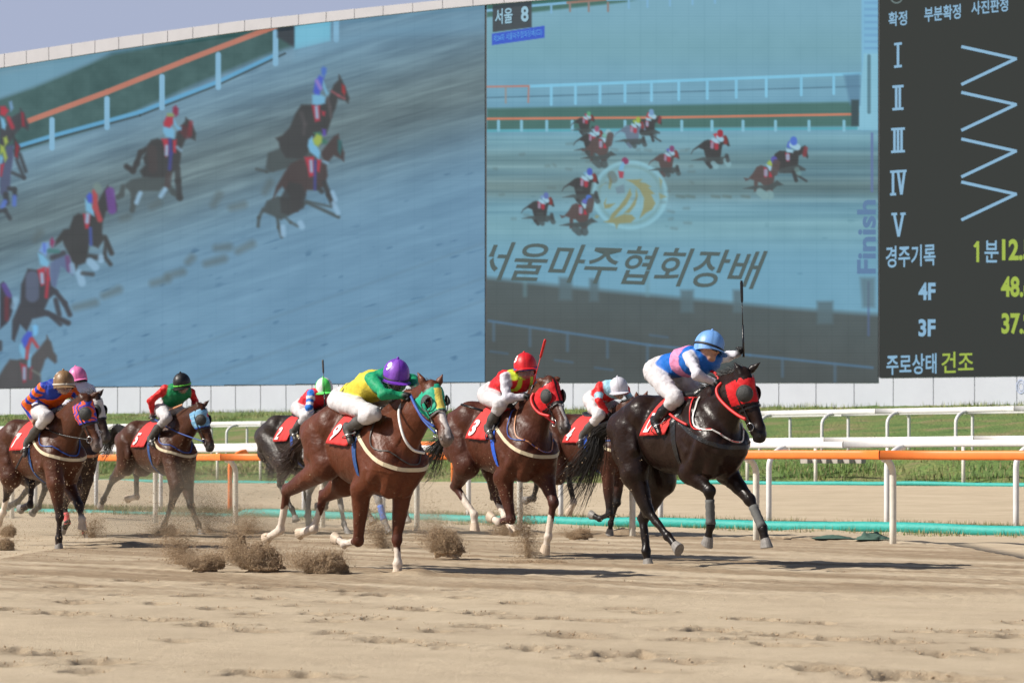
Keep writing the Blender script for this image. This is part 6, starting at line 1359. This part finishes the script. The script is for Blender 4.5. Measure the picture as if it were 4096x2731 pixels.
RS = dict(
 h1=dict(id='a', label='rider in a blue jersey with a pink band and light blue cap, whip raised high', clean=True, size=.97, tilt=.35,
    pel=('r5', 420, 560), shn=('r5', 745, 425), hat=('r5', 985, 262), face=('r5', 1010, 430), look=(.88, .42, -.15), eln=('r5', 838, 630), wrn=('r5', 1040, 722), hdn=('r5', 1120, 735), ely='', wryn=.08, hdyn=.06,
    elf=('r5', 1190, 425), elyf=.35, wrf=('r5', 1315, 385), wryf=.36, hdf=('r5', 1352, 318), hdyf=.36, gripf=(.9, .2, -.1), knn=('r5', 590, 905), ann=('r5', 345, 1180), ton=('r5', 395, 1300), knf=('r5', 830, 815), anf=('r5', 760, 1010), tof=('r5', 800, 1080),
    silk=silk1, sleeve=lambda t, V: np.array(W_) * np.ones((len(V), 1)), cap=capf((.15, .33, .68)), capc=(.15, .33, .68), band=(.01, .01, .012), bandt=.15, visor=False, gogm=M['goggle'], hatk=1.13, neckc=(.02, .10, .35),
    rein=None),
 h9=dict(id='b', label='rider in a yellow and green jersey and purple cap numbered 9', 
    pel=('r3', 262, 630), shn=('r3', 560, 400), hat=('r3', 862, 318), face=('r3', 858, 480), look=(.9, -.35, 0), eln=('r3', 700, 585), wrn=('r3', 940, 610), hdn=('r3', 1010, 592), wryn=.10, hdyn=.07, elf=('r3', 1055, 430), wrf=('r3', 1110, 530), hdf=('r3', 1080, 570), elyf=.30, wryf=.10, hdyf=.06,
    knn=('r3', 580, 825), ann=('r3', 268, 1010), ton=('r3', 300, 1160), knf=('r3', 830, 735), anf=('r3', 700, 880), tof=('r3', 720, 950), silk=silk9, sleeve=lambda t, V: np.array((.01, .27, .12)) * np.ones((len(V), 1)),
    cap=capf((.16, .035, .42), (.25, .08, .52), 8), capc=(.16, .035, .42), band=(.02, .02, .022), bandt=.25, num='9', numa=1.0, numb=1.02, neckc=(.01, .01, .01), facec=(.02, .018, .018), hatk=1.12, rein=(M['blue_strap'], .009)),
 h3=dict(id='c', label='rider in a red jersey with yellow trim, white sleeves and red cap numbered 3',
    pel=('s1', 372, 560), shn=('s1', 520, 390), hat=('s1', 755, 225), face=('s1', 770, 400), look=(.8, -.6, -.1), tilt=.15, eln=('s1', 530, 640), wrn=('s1', 740, 625), hdn=('s1', 815, 600), wryn=.10, hdyn=.07, elf=('s1', 905, 470), wrf=('s1', 900, 540), hdf=('s1', 850, 560), elyf=.26, wryf=.10, hdyf=.06,
    knn=('s1', 462, 705), ann=('s1', 305, 1010), ton=('s1', 350, 1110), silk=silk3, sleeve=lambda t, V: np.array(W_) * np.ones((len(V), 1)), cap=capf((.60, .01, .015)), capc=(.60, .01, .015), band=(.01, .05, .30), bandt=.4, num='3', numa=1.0, numb=1.05, facec=(.38, .12, .12), neckc=(.55, .02, .03),
    gogm=mat('mirror_lens', (.03, .18, .22), rough=.08, metal=.4, coat=.5), rein=(M['red_strap'], .011), vian=None),
 h5=dict(id='d', label='rider in a green jersey with red sleeves and black cap', size=.95,
    pel=('r6', 420, 620), shn=('r6', 410, 395), shf=('r6', 770, 440), hat=('r6', 635, 285), face=('r6', 640, 450), look=(.7, -.7, -.15), eln=('r6', 215, 560), wrn=('r6', 240, 715), hdn=('r6', 235, 780), elyn=.30, wryn=.24, hdyn=.22, elf=('r6', 815, 560), wrf=('r6', 805, 660), hdf=('r6', 800, 710), elyf=.28, wryf=.14, hdyf=.12,
    knn=('r6', 430, 780), ann=('r6', 205, 1080), ton=('r6', 250, 1170), knf=('r6', 690, 745), anf=('r6', 600, 900), tof=('r6', 620, 950), silk=silk5, sleeve=lambda t, V: np.array((.58, .02, .02)) * np.ones((len(V), 1)), cap=capf((.008, .008, .009)), capc=(.008, .008, .009), band=(.12, .55, .05), bandt=.06, num='1', numa=1.25, numb=1.0, glove=(.25, .25, .26), rein=(M['blue_strap'], .008)),
 h7=dict(id='e', label='rider in an orange and blue striped jersey and brown cap numbered 7', size=.95,
    pel=('r4', 560, 640), shn=('r4', 585, 365), shf=('r4', 985, 390), hat=('r4', 868, 275), face=('r4', 885, 450), look=(.9, -.3, -.3), eln=('r4', 352, 590), wrn=('r4', 440, 800), hdn=('r4', 495, 870), elyn=.30, wryn=.25, hdyn=.22, bare=SKIN, knn=('r4', 640, 760), ann=('r4', 365, 1130), ton=('r4', 340, 1270),
    silk=silk7, sleeve=lambda t, V: np.where((np.abs((V[:, 2] * .7 + V[:, 0]) % .115 - .057) < .026)[:, None], np.array((.02, .05, .38)), np.array((.80, .13, .01))), cap=capf((.22, .125, .055)), capc=(.26, .16, .085), band=(.55, .50, .42), bandt=.10, num='7', numa=1.25, numb=1.0, goggles=False, rein=(M['leather'], .008)),
 hp=dict(id='f', label='rider in a pink cap, mostly hidden behind the rider in the brown cap', size=.95,
    pel=('r4', 820, 560), shn=('r4', 900, 380), hat=('r4', 1055, 205), face=('r4', 1080, 360), look=(.8, -.5, -.2), silk=silkp, sleeve=lambda t, V: np.where(((t > .2) & (t < .5))[:, None], np.array((.50, .58, .10)), np.array((.62, .62, .72))), cap=capf((.72, .19, .42)), capc=(.72, .19, .42), knn=('r4', 900, 760), ann=('r4', 700, 1000), ton=('r4', 740, 1080), facec=(.02, .02, .022), neckc=(.5, .5, .6), visor=False),
 hw=dict(id='g', label='rider in a red jersey with pale blue arm bands and plain white cap', size=.97,
    pel=('s1', 1600, 640), shn=('s1', 1655, 500), shf=('s1', 1955, 520), hat=('s1', 1882, 490), face=('s1', 1900, 640), look=(.75, -.6, -.3), eln=('s1', 1640, 670), wrn=('s1', 1745, 810), hdn=('s1', 1800, 850), elyn=.26, wryn=.16, hdyn=.12, elf=('s1', 2030, 660), wrf=('s1', 1950, 760), hdf=('s1', 1900, 780), elyf=.26, wryf=.12, hdyf=.08,
    knn=('s1', 1650, 850), ann=('s1', 1440, 1090), ton=('s1', 1420, 1190), silk=silkw, sleeve=lambda t, V: np.where(((t > .24) & (t < .44))[:, None], np.array((.35, .62, .75)), np.array((.60, .02, .02))), cap=capf((.58, .57, .63)), capc=(.58, .57, .63), rein=(M['leather'], .008)),
 hg=dict(id='h', label='rider in a red jersey with blue and white striped sleeves and green and white cap', size=.97,
    pel=('r2', 440, 880), shn=('r2', 560, 690), shf=('r2', 890, 690), hat=('r2', 768, 560), face=('r2', 780, 740), look=(.75, -.6, -.3), eln=('r2', 535, 900), wrn=('r2', 590, 1010), hdn=('r2', 680, 960), elyn=.26, wryn=.18, hdyn=.12, knn=('r2', 500, 1040), ann=('r2', 270, 1290), ton=('r2', 320, 1400),
    silk=silkg, sleeve=lambda t, V: stripes(t, V, [(.02, .16, .55), (.74, .72, .72)], 9), cap=capf((.10, .70, .12), (.75, .76, .74), 6), capc=(.12, .70, .14), facec=(.35, .25, .22), goggles=True),
)
RB = {}
for k_r, sp_r in RS.items(): RB[k_r] = make_rider(HB[k_r], sp_r)
# whips
def P3(h, c, x, y, lat): return world(HB[h], HB[h]['fr'].px(*pc(c, x, y), lat))
whip('black whip raised above the light blue cap of the leading rider', P3('h1', 'r5', 1378, 430, .34), P3('h1', 'c1', 960, 28, .34), M['leather'], grip=.42)
whip('thin red whip held upright by the rider in the red cap', P3('h3', 's1', 790, 710, -.05), P3('h3', 's1', 1000, -70, -.05), M['red_strap'], grip=.30)
whip('black whip held down along the leg by the rider in the brown cap', P3('h7', 'r4', 570, 780, -.25), P3('h7', 'r4', 215, 1480, -.34), M['leather'], grip=.3)
whip('brown whip held across the knees by the rider in the black cap', P3('h5', 'r6', 190, 790, -.24), P3('h5', 'r6', 650, 605, -.10), M['tan_strap'], grip=.3)
whip('grey whip standing before the face of the rider in the green and white cap', P3('hg', 'r2', 785, 900, -.12), P3('hg', 'r2', 748, 150, -.12), M['dirty_leather'], grip=.3)
whip('black whip with yellow tip beside the blinkers of the bright chestnut', P3('h9', 'r3', 1900, 790, .55), P3('h9', 'r3', 1555, 690, .45), mat('yellow_shaft', (.55, .5, .08)), grip=.75, flap=False)
# red leading rein of the leader: thick loop from bit over the neck
h = HB['h1']; fr = h['fr']
def rp(hk, c, pts, r, m, nm='rein', n=8):
    hh_ = HB[hk]; mb = MB(); mb.tube(smooth_path([hh_['fr'].px(*pc(c, x, y), lat) for x, y, lat in pts], 6), r, n=n); return mb.build(nm, m, hh_['root'], smooth=True)
rp('h1', 'r5', [(1400, 1150, -.13), (1320, 1110, -.15), (1200, 1020, -.17), (1090, 900, -.17), (1065, 800, -.15), (1120, 730, -.10)], .015, M['red_strap'])
rp('h1', 'r5', [(1095, 700, -.02), (1050, 620, 0), (990, 590, .03), (935, 605, .05)], .014, M['red_strap'])
rp('h1', 'r5', [(520, 1090, -.30), (600, 1150, -.31), (720, 1215, -.30)], .012, M['red_strap'], 'red_tie')
rp('h9', 'r3', [(1320, 985, -.10), (1200, 900, -.14), (1110, 770, -.15), (1040, 620, -.10)], .013, M['blue_strap'])
rp('h9', 'r3', [(1200, 1300, -.02), (1060, 1260, -.13), (960, 1130, -.20), (905, 950, -.20), (890, 800, -.14), (920, 710, -.06)], .012, M['white_strap'], 'neck_rope')
rp('h3', 's1', [(1050, 855, -.13), (930, 820, -.15), (850, 730, -.16), (830, 640, -.13), (860, 580, -.10)], .014, M['red_strap'])
# ------------------------------------------------------------------ sand thrown up by the hooves
M['grain'] = mat('damp_sand_grains', attr=True, rough=.95, spec=.1)
OCT = np.array([(1, 0, 0), (-1, 0, 0), (0, 1, 0), (0, -1, 0), (0, 0, 1), (0, 0, -1)], float); OF = np.array([(0, 2, 4), (2, 1, 4), (1, 3, 4), (3, 0, 4), (2, 0, 5), (1, 2, 5), (3, 1, 5), (0, 3, 5)])
def grains(name, C_, r, label, cat='sand'):
    n = len(C_); q = rng.normal(size=(n, 3, 3)); sc = (.6 + .8 * rng.random((n, 1, 3)))
    V = (OCT[None] * sc) * r[:, None, None]
    a = rng.random(n) * 6.28; co, si = np.cos(a), np.sin(a); x = V[..., 0] * co[:, None] - V[..., 2] * si[:, None]; z = V[..., 0] * si[:, None] + V[..., 2] * co[:, None]; V[..., 0] = x; V[..., 2] = z
    V = (V + C_[:, None]).reshape(-1, 3); Fc = (OF[None] + (np.arange(n) * 6)[:, None, None]).reshape(-1, 3)
    base = np.array([(.42, .31, .20), (.31, .22, .135), (.50, .38, .26)])[rng.integers(0, 3, n)] * (.75 + .5 * rng.random((n, 1)))
    o = npmesh(name, V, Fc, M['grain'], smooth=False, col=np.repeat(base, 6, 0)); tag(o, label, cat, kind='stuff'); return o
def spray(u, v, Z, w, hgt, n, label, dense=True, tilt=0., r0=.004, r1=.010):
    """w, hgt in photograph pixels; u, v = bottom centre"""
    w, hgt = (w * .56, hgt * .50) if dense else (w * .8, hgt * .8); r0 *= .62; r1 *= .48; n = int(n * 1.7)
    s = Z / F; x0 = (u - U0) * s; z0 = HC - (v - VH) * s; W2 = w * s / 2; Hh = hgt * s
    k = rng.random(n) ** (.36 if dense else .8); an = rng.random(n) * 2 * np.pi; el = np.arcsin(rng.random(n) ** 1.1)
    lump = 1 + (.18 if dense else .35) * fbm(an * 2, el * 3, 1.3, 3, int(u) % 50) * 2
    X = np.cos(an) * np.cos(el) * W2 * k * lump; Y = np.sin(an) * np.cos(el) * W2 * .8 * k * lump; Zz = np.sin(el) * Hh * k * lump
    X = X + tilt * Zz
    tr = rng.random(n) < .22; tt = rng.random(n) ** 1.5; X[tr] -= (tt * W2 * 1.5)[tr]; Zz[tr] = (np.abs(Zz) * .4 + tt * Hh * (.25 + .9 * rng.random(n)))[tr]
    st = rng.random(n) < (.06 if dense else .35); X[st] *= 1.35; Zz[st] *= 1.35; Zz[st] += rng.random(st.sum()) * Hh * .3
    r = r0 + (r1 - r0) * rng.random(n) ** 2.2
    C_ = np.c_[x0 + X, Z + Y, np.maximum(z0 + Zz, .004)]
    o = grains('sand_spray', C_, r, label)
    if dense:      # solid lumpy heart of the burst joined to the same mesh
        a, e_ = np.meshgrid(np.linspace(0, 2 * np.pi, 64, endpoint=False), np.linspace(-.25, np.pi / 2, 26)); lm = .76 * (1 + .30 * fbm(a * 2, e_ * 3, 1.3, 3, int(u) % 50) * 2) * (1 + .10 * fbm(a * 9, e_ * 9, 1, 3, 8))
        X = np.cos(a) * np.cos(e_) * W2 * .86 * lm; Y = np.sin(a) * np.cos(e_) * W2 * .68 * lm; Zc = np.sin(e_) * Hh * .86 * lm; X = X + tilt * Zc
        V = np.c_[(x0 + X).ravel(), (Z + Y).ravel(), np.maximum(z0 + Zc, -.02).ravel()]; I = np.arange(a.size).reshape(a.shape); J = np.roll(I, -1, 1)
        q = np.concatenate([np.stack([I[:-1], J[:-1], J[1:]], -1).reshape(-1, 3), np.stack([I[:-1], J[1:], I[1:]], -1).reshape(-1, 3)])
        me = o.data; n0 = len(me.vertices); V0 = np.empty(n0 * 3, np.float32); me.vertices.foreach_get('co', V0); F0 = np.empty(len(me.polygons) * 3, np.int32); me.polygons.foreach_get('vertices', F0)
        c0 = np.empty(n0 * 4, np.float32); me.color_attributes['col'].data.foreach_get('color', c0)
        cn = np.array((.40, .29, .185)) * (.75 + .5 * rng.random((len(V), 1)))
        bpy.data.objects.remove(o); o = npmesh('sand_spray', np.vstack([V0.reshape(-1, 3), V]), np.vstack([F0.reshape(-1, 3), q + n0]), M['grain'], smooth=False, col=np.vstack([c0.reshape(-1, 4)[:, :3], cn])); tag(o, label, 'sand', kind='stuff')
    return o
SPR = [(600, 2275, 21.9, 185, 115, 26000, 1, 'dense round burst of brown sand behind the bright chestnut, left of its hind hooves', 0),
       (750, 2290, 21.6, 180, 95, 22000, 1, 'dense burst of brown sand directly under the belly of the bright chestnut', .1),
       (470, 2275, 22.0, 150, 70, 11000, 1, 'low burst of brown sand left of the dense round one', .5),
       (420, 2255, 22.6, 110, 140, 5000, 0, 'tall loose fan of sand at the left, above the low burst', -.2),
       (550, 2230, 23.0, 60, 110, 7000, 1, 'narrow upright plume of sand just left of the round burst', .1),
       (1030, 2210, 24.8, 150, 120, 11000, 1, 'brown burst of sand between the bright chestnut and the dark chestnut', -.25),
       (880, 2190, 28.0, 90, 130, 5000, 0, 'leaning fan of sand right of the planted foreleg of the dapple grey', -.3),
       (1215, 2235, 25.0, 90, 260, 5200, 0, 'loose column of flying clods beside the planted foreleg of the dark chestnut', -.1),
       (1330, 2150, 31.0, 110, 45, 6000, 1, 'small burst of sand at the feet of the bay behind the leader', .4),
       (1010, 2145, 33.0, 90, 120, 3200, 0, 'thin plume of sand between the rail and the dark chestnut', -.3),
       (1160, 2140, 30.5, 120, 90, 5000, 0, 'loose spray under the belly of the dark chestnut', .1),
       (570, 2135, 31.5, 120, 80, 4500, 0, 'loose burst of sand before the rail, behind the rump of the bright chestnut', .1),
       (480, 2130, 32.0, 150, 190, 4200, 0, 'tall open fan of sand right of the bay in the pale blue hood', 0),
       (380, 2140, 33.0, 90, 50, 4500, 1, 'dark burst of sand at the planted hoof of the bay in the pale blue hood', .5),
       (210, 2150, 30.5, 90, 90, 3500, 0, 'dusty spray behind the striped hood horse', .2),
       (10, 2200, 27.5, 80, 60, 4500, 1, 'burst of sand cut by the left edge of the photo, the nearer one', .2),
       (18, 2140, 31.0, 70, 50, 3000, 1, 'burst of sand cut by the left edge of the photo, the farther one', .2),
       (1255, 2255, 24.0, 190, 20, 3500, 1, 'low scatter of clods on the track left of the leader', 0)]
for (x, v, Z, w, hh_, n, d, lab, tl_) in SPR:
    u = x * 4096 / 2352 if x * 4096 / 2352 < 4096 and x > 0 else x
    spray(u, v, Z, w * 1.74 if w < 1000 else w, hh_ * 1.74, n, lab, bool(d), tl_)
# fine specks in the air over the whole field
n = 9000; Z = 21 + 14 * rng.random(n); u = np.concatenate([rng.random(n // 2) * 1300, rng.random(n - n // 2) * 2600]); v = 2240 - 420 * rng.random(n) ** 1.6
C_ = np.c_[(u - U0) / F * Z, Z, np.maximum(HC - (v - VH) / F * Z, .01)]; grains('flying_specks', C_, .0022 + .0045 * rng.random(n) ** 3, 'fine specks of sand hanging in the air around the horses')

c_ = np.array(CLODS); grains('sand_clods', c_ * np.array((1, 1, 0)) + np.array((0, 0, .006)), c_[:, 2] * 1.5, 'small dark clods strewn around the hoof prints in the foreground')
# dusty air behind the field: a soft closed body of thin dust
def dust(name, loc, size, dens, label, seed):
    mb = MB(); n, m_ = 20, 10; V = []; Fs = []
    for i in range(m_ + 1):
        for j in range(n): a1 = math.pi * i / m_; a2 = 2 * math.pi * j / n; V.append((math.sin(a1) * math.cos(a2), math.sin(a1) * math.sin(a2), math.cos(a1)))
    for i in range(m_):
        for j in range(n):
            q4 = ((i + 1) * n + j, (i + 1) * n + (j + 1) % n, i * n + (j + 1) % n, i * n + j); Fs.append(q4)
    mb.add(V, Fs); m = bpy.data.materials.new(name); m.use_nodes = True; t = m.node_tree; t.nodes.clear(); N = t.nodes.new; L = t.links.new
    out = N('ShaderNodeOutputMaterial'); pv = N('ShaderNodeVolumePrincipled'); pv.inputs['Color'].default_value = (.80, .68, .50, 1); L(pv.outputs[0], out.inputs['Volume'])
    tc = N('ShaderNodeTexCoord'); ln = N('ShaderNodeVectorMath'); ln.operation = 'LENGTH'; L(tc.outputs['Object'], ln.inputs[0])
    mr = N('ShaderNodeMapRange'); mr.inputs[1].default_value = 1.0; mr.inputs[2].default_value = .2; mr.inputs[3].default_value = 0; mr.inputs[4].default_value = 1; L(ln.outputs['Value'], mr.inputs[0])
    nz = N('ShaderNodeTexNoise'); nz.inputs['Scale'].default_value = 2.6; nz.inputs['Detail'].default_value = 3; mp = N('ShaderNodeMapping'); mp.inputs['Location'].default_value = (seed, seed, 0); L(tc.outputs['Object'], mp.inputs[0]); L(mp.outputs[0], nz.inputs['Vector'])
    m2 = N('ShaderNodeMapRange'); m2.inputs[1].default_value = .40; m2.inputs[2].default_value = .68; L(nz.outputs[0], m2.inputs[0])
    mu = N('ShaderNodeMath'); mu.operation = 'MULTIPLY'; L(mr.outputs[0], mu.inputs[0]); L(m2.outputs[0], mu.inputs[1]); m3 = N('ShaderNodeMath'); m3.operation = 'MULTIPLY'; m3.inputs[1].default_value = dens; L(mu.outputs[0], m3.inputs[0]); L(m3.outputs[0], pv.inputs['Density'])
    o = mb.build(name, m); o.location = loc; o.scale = size; tag(o, label, 'dust', kind='stuff')
dust('dust_cloud', (-4.6, 33.5, .35), (4.2, 2.6, .75), .60, 'pale dust hanging low behind the horses at the left', 1.3)
dust('dust_cloud', (-.9, 31.5, .35), (1.6, 1.6, .7), .45, 'pale dust hanging low behind the legs of the chestnuts', 4.7)
